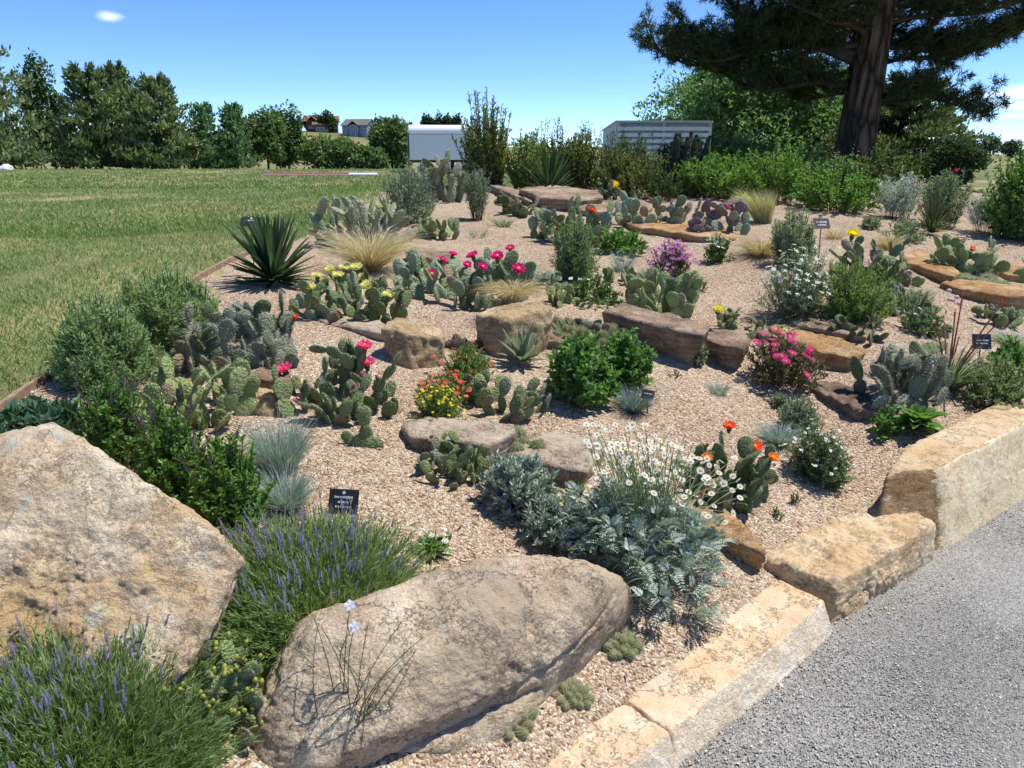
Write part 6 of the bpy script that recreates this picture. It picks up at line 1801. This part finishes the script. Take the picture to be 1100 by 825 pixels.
bushy("leafy_rosette", "small green weed between the dark pitted rock and the glossy rosette", "plant", (932, 440, 968, 472), LEAFG, K=30, m=14, L=0.035, W=0.016, base=0.3)
rosette("strappy_plant", "narrow strap-leaved plant with white flowers above the long boulder", "plant", (440, 578, 490, 606), LEAFG, n=40, W=0.018, curl=0.3, elev=(10, 75))
bushy("white_flowers", "few white blossoms over strap leaves above the long boulder", "flower", (448, 574, 496, 602), LEAFG, K=20, m=4, L=0.03, W=0.008, flowers=[('bigwhite', WHT, 6, 0.014, 0.02, 0.2, 'flower')])

# ---- grasses
tuft("feather_grass", "dry blond grass mop hanging over the golden-tan rock", "grass tuft", (518, 312, 584, 352), STRAW, n=1000, W=0.004, droop=0.6, spread=0.9, base=0.15, hmul=1.5, dz=0.14)
tuft("feather_grass", "tall pale feather grass arching left in front of the bright shrubs", "grass tuft", (788, 186, 850, 254), ((0.42, 0.40, 0.20), (0.55, 0.50, 0.29), (0.36, 0.38, 0.17)), n=700, W=0.007, droop=0.25, spread=0.45, lean=(-0.3, 0), base=0.25, y=8.4)
tuft("feather_grass", "low golden grass tuft below the tall arching feather grass", "grass tuft", (790, 236, 844, 278), STRAW, n=700, W=0.005, hmul=1.3, droop=0.45, spread=1.1, base=0.2)
tuft("feather_grass", "small tan dry tuft right of the black label by the sage-green bush", "grass tuft", (882, 232, 910, 258), STRAW, n=220, W=0.005, droop=0.4, spread=1.0, base=0.3)
tuft("blue_fescue", "tall blue-grey fescue behind the lower one, beside the leafy spiked plants", "grass tuft", (266, 428, 338, 516), BLUEF, n=1300, W=0.0028, droop=0.18, spread=0.75, base=0.28)
tuft("blue_fescue", "lower blue-grey fescue just above the lavender", "grass tuft", (278, 480, 338, 556), BLUEF, n=1100, W=0.0028, droop=0.25, spread=0.95, base=0.25)
tuft("blue_fescue", "dark blue fescue beside the small tilted label and broad green leaves", "grass tuft", (654, 400, 706, 448), ((0.13, 0.19, 0.19), (0.20, 0.27, 0.27)), n=700, W=0.003, droop=0.3, spread=1.0, base=0.2)
tuft("blue_fescue", "blue fescue at the edge of the white-flowered mound", "grass tuft", (812, 442, 862, 484), BLUEF, n=700, W=0.003, droop=0.3, spread=1.0, base=0.2)
tuft("blue_fescue", "tiny blue tuft alone in gravel left of the dark pitted rock", "grass tuft", (758, 402, 786, 426), BLUEF, n=260, W=0.0026, droop=0.2, spread=1.0, base=0.3)
tuft("blue_fescue", "tiny grey tuft right of the prickly pear with a flat yellow flower", "grass tuft", (972, 302, 1004, 322), SILV, n=240, W=0.004, droop=0.2, spread=1.1, base=0.3)
tuft("blue_fescue", "grey tuft below the rounded green bush in the middle", "grass tuft", (654, 258, 684, 294), BLUEF, n=300, W=0.004, droop=0.2, spread=0.9, base=0.35)
tuft("blue_fescue", "faded grey tuft left of the purple iceplant", "grass tuft", (684, 274, 708, 300), SILV, n=240, W=0.004, droop=0.2, spread=1.0, base=0.35)
tuft("blue_fescue", "small grey tuft right of the round green prickly pear", "grass tuft", (724, 296, 748, 314), SILV, n=200, W=0.004, droop=0.2, spread=1.0, base=0.35)
tuft("blue_fescue", "grey-blue tuft at the frame edge right of the last label", "grass tuft", (1062, 346, 1108, 374), SILV, n=420, W=0.004, droop=0.3, spread=1.1, base=0.35)
tuft("grass_clump", "small grey-green clump in the upper gravel below the narrow shrub", "plant", (526, 228, 556, 244), GREYG, n=120, W=0.008, droop=0.2, spread=1.1, base=0.4)
tuft("grass_clump", "sparse thin sprigs below the narrow upright shrub", "plant", (498, 234, 528, 256), GREYG, n=60, W=0.006, droop=0.2, spread=1.1, base=0.5)

# ---- green and silver perennials
bushy("green_bush", "upright rounded green bush in the middle of the upper gravel", "bush", (588, 240, 644, 304), GREYG + LEAFG[1:], K=170, m=34, L=0.045, W=0.008, base=0.55, t0=0.06)
bushy("leafy_plant", "low broad-leaved green plant behind the grey tuft", "plant", (636, 248, 696, 276), LEAFG, K=50, m=22, L=0.06, W=0.03, base=0.5)
bushy("leafy_plant", "low dark green mat left of the round green prickly pear", "plant", (598, 298, 668, 328), DARKG + LEAFG, K=80, m=20, L=0.03, W=0.014, base=0.6, flowers=[('five', WHT, 7, 0.016, 0.02, 0.3, 'flower')])
bushy("broadleaf_plant", "broad-leaved green plant in front of the shaggy cactus cluster, lower of two", "plant", (582, 366, 660, 444), LEAFG, K=130, m=20, L=0.045, W=0.030, base=0.5, t0=0.25, fold=0.15)
bushy("broadleaf_plant", "broad-leaved green plant under the long dark-fronted slab, upper of two", "plant", (642, 360, 708, 420), LEAFG + BRIGHT[:1], K=110, m=20, L=0.040, W=0.027, base=0.5, t0=0.25, fold=0.15)
bushy("sage_bush", "sage-green bush below the tall feather grass, left of the black label", "bush", (822, 228, 876, 288), GREYG + SAGE[1:], K=160, m=32, L=0.04, W=0.010, base=0.55, t0=0.06)
bushy("yarrow", "rounded yarrow covered in flat white flower heads", "flowering plant", (812, 274, 896, 346), GREYG, K=220, m=26, L=0.035, W=0.006, base=0.4, flowers=[('umbel', WHT, 130, 0.020, 0.02, 0.15, 'flower')])
bushy("green_bush", "fine-leaved bright green bush right of the white-flowered yarrow", "bush", (872, 284, 962, 348), LEAFG + YELG, K=220, m=34, L=0.035, W=0.007, base=0.55, t0=0.06)
bushy("silver_mound", "low silver-leaved mound in front of the square flat slab", "plant", (512, 494, 604, 562), SILV, K=170, m=30, L=0.032, W=0.011, mat=SILVER, base=0.55, t0=0.3, up=0.4)
bushy("silver_mound", "second silver-leaved mound against the silver daisy plant", "plant", (558, 536, 648, 600), SILV, K=150, m=30, L=0.030, W=0.010, mat=SILVER, base=0.55, t0=0.3, up=0.4, flowers=[('dot', (0.66, 0.55, 0.25), 4, 0.010, 0.02, 0.6, 'flower')])
def silver_daisy():
    # ferny silver leaves: each a midrib with rows of small lobes
    P, r, h = place((612, 520, 772, 648))
    T = root("daisy_plant", P, "large silver ferny plant topped with a cloud of white yellow-eyed daisies", "flowering plant")
    B, E = stems_dome(P, r, h * 0.80, 190, 0.5, 0.05, 0.9)
    mb = MB(); stem_ribbons(mb, B, E, 0.003, SAGE)
    q, d, t = along(B, E, 7, 0.35)
    n = len(q)
    D = unit(d * 0.6 + 0.8 * unit(rng.standard_normal((n, 3))) + np.array([0, 0, 0.25])); Lf = 0.062 * (0.7 + 0.5 * rng.random(n))
    S = unit(np.cross(D, np.array([0, 0, 1.0]) + 0.4 * rng.standard_normal((n, 3))))
    m = 7
    f = np.linspace(0.2, 1.0, m)
    for sg in (-1, 1):
        pp = (q[:, None] + D[:, None] * (Lf[:, None] * f)[..., None] - np.array([0, 0, 0.35]) * (Lf[:, None] * f ** 2)[..., None]).reshape(-1, 3)
        dd = unit((D[:, None] * 0.7 + sg * S[:, None] * np.ones((1, m, 1))).reshape(-1, 3))
        ll = (Lf[:, None] * 0.36 * (1.1 - 0.6 * f)[None]).ravel()
        kites(mb, pp, dd, np.cross(np.repeat(D, m, 0), dd), ll, ll * 0.45, SILV, 0.12, 0.1)
    # long bare flower stalks up to where the photograph shows the heads
    k = ppm(P)
    n = 230
    U = np.concatenate([rng.normal(672, 30, 100), rng.normal(720, 40, 100), rng.normal(735, 30, 30)]); Vv = np.concatenate([rng.normal(502, 18, 100), rng.normal(486, 16, 100), rng.normal(538, 16, 30)])
    Vv[100:200] += (U[100:200] - 700) * 0.35
    heads, base = [], []
    for u, v in zip(np.clip(U, 630, 795), np.clip(Vv, 456, 565)):
        yy = P[1] + rng.normal(0.10, 0.10)
        p = at_y(u, v, yy) - P
        heads.append(p); b = E[rng.integers(0, len(E))] * np.array([0.75, 0.75, 0.8])
        b[:2] = 0.5 * b[:2] + 0.5 * p[:2] * 0.6; base.append(b)
    heads = np.array(heads); base = np.array(base)
    stem_ribbons(mb, base, heads, 0.0026, SAGE, 0.05)
    mb.build("foliage", SILVER, T)
    D = unit(np.array([0.15, -0.35, 0.9]) + 0.38 * rng.standard_normal((n, 3)))
    put_heads(T, 'daisy', WHT, heads, D, 0.0140 * (0.8 + 0.4 * rng.random(n)))
silver_daisy()
bushy("white_mound", "green mound sprinkled with small white flowers by the tall kerb block", "flowering plant", (844, 462, 918, 528), GREYG + DARKG[1:], K=200, m=26, L=0.025, W=0.006, base=0.5, flowers=[('five', WHT, 60, 0.011, 0.012, 0.1, 'flower')])
bushy("green_mound", "grey-green mound behind the small white flowers", "plant", (832, 428, 882, 470), GREYG + BLUEF[:1], K=110, m=26, L=0.028, W=0.006, base=0.5)
bushy("spiked_bush", "leafy bush with dark flower spikes behind the lichen boulder, upper of three", "bush", (92, 418, 166, 508), LEAFG + BRIGHT[:1], K=130, m=34, L=0.027, W=0.012, base=0.4, upright=0.2, flowers=[('darkspike', DUSK, 16, 0.06, 0.03, 0.5, 'flower_spike')])
bushy("spiked_bush", "leafy bush with dark flower spikes beside the lichen boulder, middle of three", "bush", (144, 452, 236, 566) , LEAFG + BRIGHT[:2], K=170, m=36, L=0.027, W=0.012, base=0.4, upright=0.15, flowers=[('darkspike', DUSK, 20, 0.06, 0.03, 0.5, 'flower_spike')])
bushy("spiked_bush", "leafy bush with dark flower spikes next to the fescue, lowest of three", "bush", (208, 478, 292, 596), LEAFG + BRIGHT, K=200, m=38, L=0.027, W=0.012, base=0.4, upright=0.15, flowers=[('darkspike', DUSK, 16, 0.055, 0.03, 0.5, 'flower_spike')])
bushy("broadleaf_plant", "blue-green broad leaves showing above the lichen boulder's top", "plant", (-30, 440, 100, 500), ((0.06, 0.12, 0.07), (0.09, 0.17, 0.10), (0.12, 0.205, 0.125)), K=120, m=18, L=0.055, W=0.03, base=0.5, t0=0.3)
bushy("small_bush", "thin pale-stemmed grey-green sprigs under the bright grey prickly pear's shade", "plant", (98, 410, 152, 452), GREYG, K=60, m=22, L=0.03, W=0.008, base=0.5)
bushy("spreading_bush", "bright grey-green bush in front of the red yucca by the tall kerb", "bush", (1026, 386, 1112, 446), GREYG + YELG, K=170, m=28, L=0.025, W=0.011, base=0.55)
bushy("weedy_plant", "lush green weeds at the frame edge above the bright bush", "plant", (1062, 368, 1120, 402), LEAFG, K=60, m=22, L=0.035, W=0.018, base=0.5)
bushy("creeping_plant", "creeping dark green mat left of the red yucca", "plant", (966, 332, 1018, 362), GREYG + DARKG, K=80, m=22, L=0.03, W=0.010, base=0.6, flowers=[('five', (0.75, 0.45, 0.6), 5, 0.014, 0.01, 0.3, 'flower')])
bushy("creeping_plant", "low dull green mat below the bright fine-leaved bush", "plant", (950, 314, 1004, 336), GREYG, K=60, m=20, L=0.03, W=0.010, base=0.6)
bushy("grey_cushion", "grey-green cushion plant beyond the yellow-flowered prickly pear", "plant", (922, 232, 946, 248), GREYG, K=50, m=22, L=0.035, W=0.012, base=0.5)
bushy("grey_cushion", "wider grey-green cushion left of the dark spiky clump", "plant", (946, 236, 992, 262), GREYG, K=70, m=22, L=0.04, W=0.012, base=0.5)
bushy("seedling", "tiny green seedling in the bare gravel near the thick buff kerb block", "seedling", (824, 546, 842, 560), DARKG, K=9, m=8, L=0.014, W=0.006, base=0.5)
bushy("seedling", "tiny dark seedling right of the dusty gravel below the white-flowered mound", "seedling", (848, 528, 860, 544), DARKG, K=9, m=8, L=0.014, W=0.006, base=0.5)
bushy("seedling", "small dark seedling just under the blocky brown rock", "seedling", (716, 398, 734, 408), DARKG, K=8, m=8, L=0.016, W=0.008, base=0.5)
bushy("small_plant", "small dark leafy sprig at the corner of the long dark-fronted slab", "plant", (738, 366, 760, 394), GREYG, K=30, m=16, L=0.03, W=0.012, base=0.5)
bushy("green_sprig", "bright narrow-leaved sprig below the square flat slab", "plant", (606, 522, 634, 542), LEAFG, K=16, m=8, L=0.035, W=0.009, base=0.2)

# ---- flowering carpets
bushy("iceplant", "mound of iceplant covered in magenta flowers beside the curved slab", "flowering plant", (798, 362, 884, 422), ((0.16, 0.12, 0.08), (0.13, 0.17, 0.07), (0.24, 0.17, 0.13)), K=150, m=20, L=0.03, W=0.012, base=0.5, flowers=[('many', (0.72, 0.05, 0.28), 26, 0.030, 0.015, 0.15, 'flower')])
bushy("iceplant", "cushion of purple-pink iceplant in the upper gravel", "flowering plant", (696, 265, 748, 300), ((0.09, 0.12, 0.06), (0.13, 0.16, 0.09)), K=110, m=16, L=0.03, W=0.010, base=0.55, flowers=[('many', (0.56, 0.16, 0.52), 80, 0.026, 0.012, 0.0, 'flower')])
bushy("iceplant", "few purple flowers at the foot of the prickly pear with a flat yellow flower", "flowering plant", (916, 280, 972, 310), ((0.09, 0.13, 0.05), (0.13, 0.17, 0.08)), K=40, m=14, L=0.03, W=0.010, base=0.6, flowers=[('many', (0.66, 0.26, 0.60), 9, 0.030, 0.02, 0.1, 'flower')])
bushy("daisy_mound", "small dark-leaved mound with white flowers right of the purple iceplant", "flowering plant", (754, 254, 786, 284), DARKG + LEAFG, K=60, m=20, L=0.035, W=0.012, base=0.5, flowers=[('five', WHT, 18, 0.022, 0.015, 0.2, 'flower')])
bushy("red_flower_mound", "green mound with scattered coral-red flowers left of the agave", "flowering plant", (472, 372, 534, 412), LEAFG + YELG, K=120, m=24, L=0.024, W=0.006, base=0.5, flowers=[('dot', (0.72, 0.09, 0.07), 14, 0.015, 0.008, 0.0, 'flower')])
bushy("red_flower_mound", "carpet of coral-red flowers behind the yellow-flowered mound", "flowering plant", (442, 404, 516, 436), LEAFG, K=80, m=20, L=0.022, W=0.006, base=0.6, flowers=[('dot', (0.75, 0.12, 0.07), 60, 0.013, 0.008, 0.0, 'flower')])
bushy("yellow_flower_mound", "small dome dotted with bright yellow flowers on the flat slab's edge", "flowering plant", (446, 418, 502, 458), LEAFG + YELG, K=130, m=24, L=0.02, W=0.005, base=0.5, flowers=[('dot', YEL, 90, 0.0085, 0.006, 0.0, 'flower')])
bushy("pale_flower_cluster", "flat cream flower cluster on the slab behind the magenta iceplant", "flowering plant", (826, 354, 856, 366), YELG, K=40, m=12, L=0.02, W=0.008, base=0.6, flowers=[('umbel', (0.72, 0.70, 0.48), 20, 0.02, 0.01, 0.0, 'flower')])
bushy("pink_creeper", "faint pink-flowered creeper right of the purple iceplant's foot", "flowering plant", (732, 296, 762, 312), GREYG, K=30, m=14, L=0.03, W=0.01, base=0.6, flowers=[('dot', (0.65, 0.3, 0.5), 10, 0.014, 0.01, 0.0, 'flower')])

# ---- red yucca with arching flower stalks
def red_yucca():
    T, P, tips = tuft("red_yucca", "red yucca with arching stalks of small red flowers near the right edge", "yucca", (984, 346, 1050, 424), GREYG + DARKG[2:] + ((0.40, 0.36, 0.24),), n=330, W=0.011, droop=0.25, spread=0.9, base=0.2, mat=LEAF, heads=('bells', (0.50, 0.05, 0.06), 0, 0.05, 0.5, 'flower_spike'))
    k = ppm(P)
    for (u, v, sz) in ((1081, 320, 22), (1034, 318, 24), (1026, 335, 20), (1070, 349, 10), (1006, 352, 22), (1014, 345, 16), (1030, 362, 16)):
        e = at_y(u, v, P[1] + 0.15 * rng.standard_normal()) - P
        t = np.linspace(0, 1, 9)[:, None]
        pts = e * t + np.array([0, 0, 0.18]) * np.linalg.norm(e) * (t * (1 - t)) * 1.2
        s = MB(); tube_mb(s, pts, np.linspace(0.006, 0.003, 9), 5, (0.22, 0.08, 0.07)); s.build("flower_stalk", PLAIN, T)
        d = unit(pts[-1] - pts[-3]); L = sz / k * 0.6
        me, _ = head('bells', (0.50, 0.05, 0.06))
        inst("flower_spike", me, T, frame(d, pos=pts[-1] - d * L * 0.7, s=(L * 0.9, L * 0.9, L)))
    m = MB(); e = at_y(1026, 322, P[1]) - P
    for q in range(5): knob(m, 0.014, 0.012, 0, (0.62, 0.45, 0.55), 1); m.V[-1] = m.V[-1] + e + 0.022 * rng.standard_normal(3)
    m.build("pale_blossoms", PETAL, T)
red_yucca()

# ---- lavender
def lavender(label, box, n, hl, spikes, dens_front=0.0, sp=0.042, cut=1.0):
    P, r, h = place(box)
    T = root("lavender", P, label, "lavender")
    B, E = stems_dome(P, r, h, n, 0.5, 0.35, 0.8, uneven=0.15)
    mb = MB()
    D = E - B; L = np.linalg.norm(D, axis=1)
    blades(mb, B, D, L, 0.0034, 0.04, ((0.14, 0.21, 0.07), (0.20, 0.27, 0.10), (0.25, 0.30, 0.14)), 4, 0.15)
    q, d, t = along(B, E, 16, 0.1, 0.02)
    kites(mb, q, unit(d + 0.30 * rng.standard_normal(q.shape)), rng.standard_normal(q.shape), 0.032 * (0.6 + 0.7 * rng.random(len(q))), 0.0038, ((0.155, 0.24, 0.075), (0.22, 0.315, 0.11), (0.285, 0.355, 0.155)), 0.18)
    mb.build("foliage", LEAF, T)
    i = pick_top(E, spikes, 0.45)
    tips = E[i] + unit(D[i]) * 0.015; dirs = unit(unit(D[i]) * 0.6 + np.array([0, 0, 0.75]) + 0.16 * rng.standard_normal((len(i), 3)))
    put_heads(T, 'spike', LILAC, tips, dirs, sp * (0.7 + 0.5 * rng.random(len(i))), "flower_spike")
    return T
lavender("broad lavender in bloom between the two big boulders", (214, 578, 460, 712), 2600, 0, 240)
lavender("lavender filling the bottom corner in front of the lichen boulder", (-80, 704, 244, 900), 3800, 0, 270, sp=0.034)

def flax():
    P = ground(372, 800); k = ppm(P)
    T = root("flax_plant", P, "thin airy flax stems with two pale blue flowers against the long boulder", "flowering plant")
    mb = MB(); n = 26
    tops = [(376, 650), (381, 673)] + [(rng.normal(392, 42), rng.uniform(655, 760)) for _ in range(n - 2)]
    for j, (u, v) in enumerate(tops):
        e = at_y(u, v, P[1] - 0.02 + 0.05 * rng.standard_normal()) - P
        b = np.array([*(disc_pts(1, 0.05)[0]), 0.0])
        t = np.linspace(0, 1, 8)[:, None]
        pts = b * (1 - t) + e * t + np.array([0.02 * rng.standard_normal(), 0.02 * rng.standard_normal(), 0.03]) * np.sin(t * math.pi)
        tube_mb(mb, pts, np.linspace(0.0016, 0.0008, 8), 4, (0.12, 0.15, 0.08), cap=False)
        m = 34; tt = rng.random(m); q = np.stack([np.interp(tt, t[:, 0], pts[:, c]) for c in range(3)], -1); d = unit(e - b)
        kites(mb, q, unit(d + 0.5 * rng.standard_normal((m, 3))), rng.standard_normal((m, 3)), 0.014, 0.0024, GREYG, 0.15)
        if j < 2:
            me, _ = head('five', (0.55, 0.58, 0.82)); inst("flower", me, T, frame((0.1, -0.6, 0.8), pos=pts[-1], s=0.014))
    mb.build("stems", LEAF, T)
flax()

# ---- labels on stakes, bare stakes
sign("black plant label with white lettering standing above the broad lavender", (353, 526, 385, 552), 572, -0.12, [(0.18, 0.62, 0.09), (-0.02, 0.36, 0.10), (-0.2, 0.52, 0.08)], tilt=28, roll=-0.0)
sign("black label with two white lines beside the red yucca", (1045, 359, 1064, 375), 392, -0.1, [(0.08, 0.7, 0.08), (-0.12, 0.6, 0.07)], tilt=25, emblem=False)
sign("black label on a tall stake right of the sage-green bush", (874, 234, 891, 246), 286, 0.05, [(0.12, 0.65, 0.16), (-0.16, 0.5, 0.14)], tilt=35, emblem=False)
sign("small dark label tilted beside the dark blue fescue", (690, 419, 702, 429), 442, -0.5, [(0.1, 0.7, 0.12)], tilt=40, emblem=False)
def bare_stake(label, u, v0, v1, w, mat):
    G = ground(u, v1); k = ppm(G); hh = (v1 - v0) / k
    mb = MB(); box_mb(mb, (-w / k / 2, -0.0015, -0.05), (w / k / 2, 0.0015, hh)); 
    box_mb(mb, (-w / k / 2, -0.004, -0.05), (-w / k / 2 + 0.0015, -0.0016, hh))
    o = mb.build("stake", mat, None, G, label=label, category="stake"); o.rotation_euler = (rad(-6), 0, rad(6))
bare_stake("narrow blue-grey stake between the lowest spiked bush and the broad lavender", 270, 554, 592, 6, flat_mat("blue_grey_metal", (0.25, 0.30, 0.36), 0.5))
bare_stake("white plastic stake among the pink-flowered prickly pear", 347, 404, 428, 3, M_WHITE)
def dead_cholla():
    P = ground(552, 219)
    T = root("dead_branch", P, "bleached dead cholla branch lying by the narrow ledge", "branch")
    k = ppm(P); mb = MB()
    for (u0, v0, u1, v1) in ((528, 205, 584, 217), (545, 222, 586, 214), (540, 203, 552, 224)):
        a, b = ground(u0, v0) - P, ground(u1, v1) - P
        a[2] += 0.03; b[2] += 0.02
        t = np.linspace(0, 1, 6)[:, None]
        tube_mb(mb, a * (1 - t) + b * t + 0.01 * rng.standard_normal((6, 3)), np.linspace(0.028, 0.012, 6), 7, (0.42, 0.36, 0.29))
    mb.build("wood", PLAIN, T, smooth_shade=True)
dead_cholla()

# ---- more low growth filling the rows
pear("small low pads between the sprawling long pads and the narrow sage shrub", (448, 232, 492, 258), 14, 19, 'green', tilt=(15, 60))
pear("low green pads just right of the blond grass on the golden rock", (588, 304, 622, 330), 12, 17, 'bright', tilt=(15, 60))
pear("small dull pads in front of the rounded green bush, left of the low mat", (568, 292, 604, 312), 10, 16, 'bluegreen', tilt=(20, 60))
pear("low spreading pads at the frame's right edge below the orange ledges", (1040, 326, 1092, 348), 16, 18, 'green', tilt=(15, 60), accents=[('bluegreen', 5)])
pear("low green pads under the bright fine-leaved bush", (890, 338, 950, 366), 14, 18, 'dark', tilt=(20, 65))
pear("small prickly pear between the wedge rock and the tiny grey tuft", (936, 286, 984, 308), 14, 16, 'green', tilt=(10, 55))
pear("low pads on the gravel left of the purple iceplant", (648, 286, 684, 306), 10, 15, 'green', tilt=(20, 60))
pear("low dark pads between the two broad-leaved plants and the long slab", (612, 344, 654, 368), 12, 18, 'grey', tilt=(20, 60), spiny=1.4)
bushy("grey_cushion", "small grey cushion in gravel below the blocky brown rock", "plant", (826, 424, 856, 442), GREYG, K=50, m=20, L=0.022, W=0.007)
tuft("feather_grass", "small blond tuft beside the wedge rock near the right edge", "grass tuft", (936, 240, 972, 268), STRAW, n=350, W=0.005, droop=0.4, spread=0.9, base=0.25, hmul=1.2)
tuft("grass_clump", "short green grass clump at the foot of the small brown ledge rock", "plant", (474, 276, 508, 298), LEAFG, n=160, W=0.006, droop=0.3, spread=1.0, base=0.35)
tuft("grass_clump", "wispy green grass clump beside the golden-tan rock at the slab's end", "plant", (476, 384, 500, 402), GREYG, n=140, W=0.004, droop=0.3, spread=1.0, base=0.35)
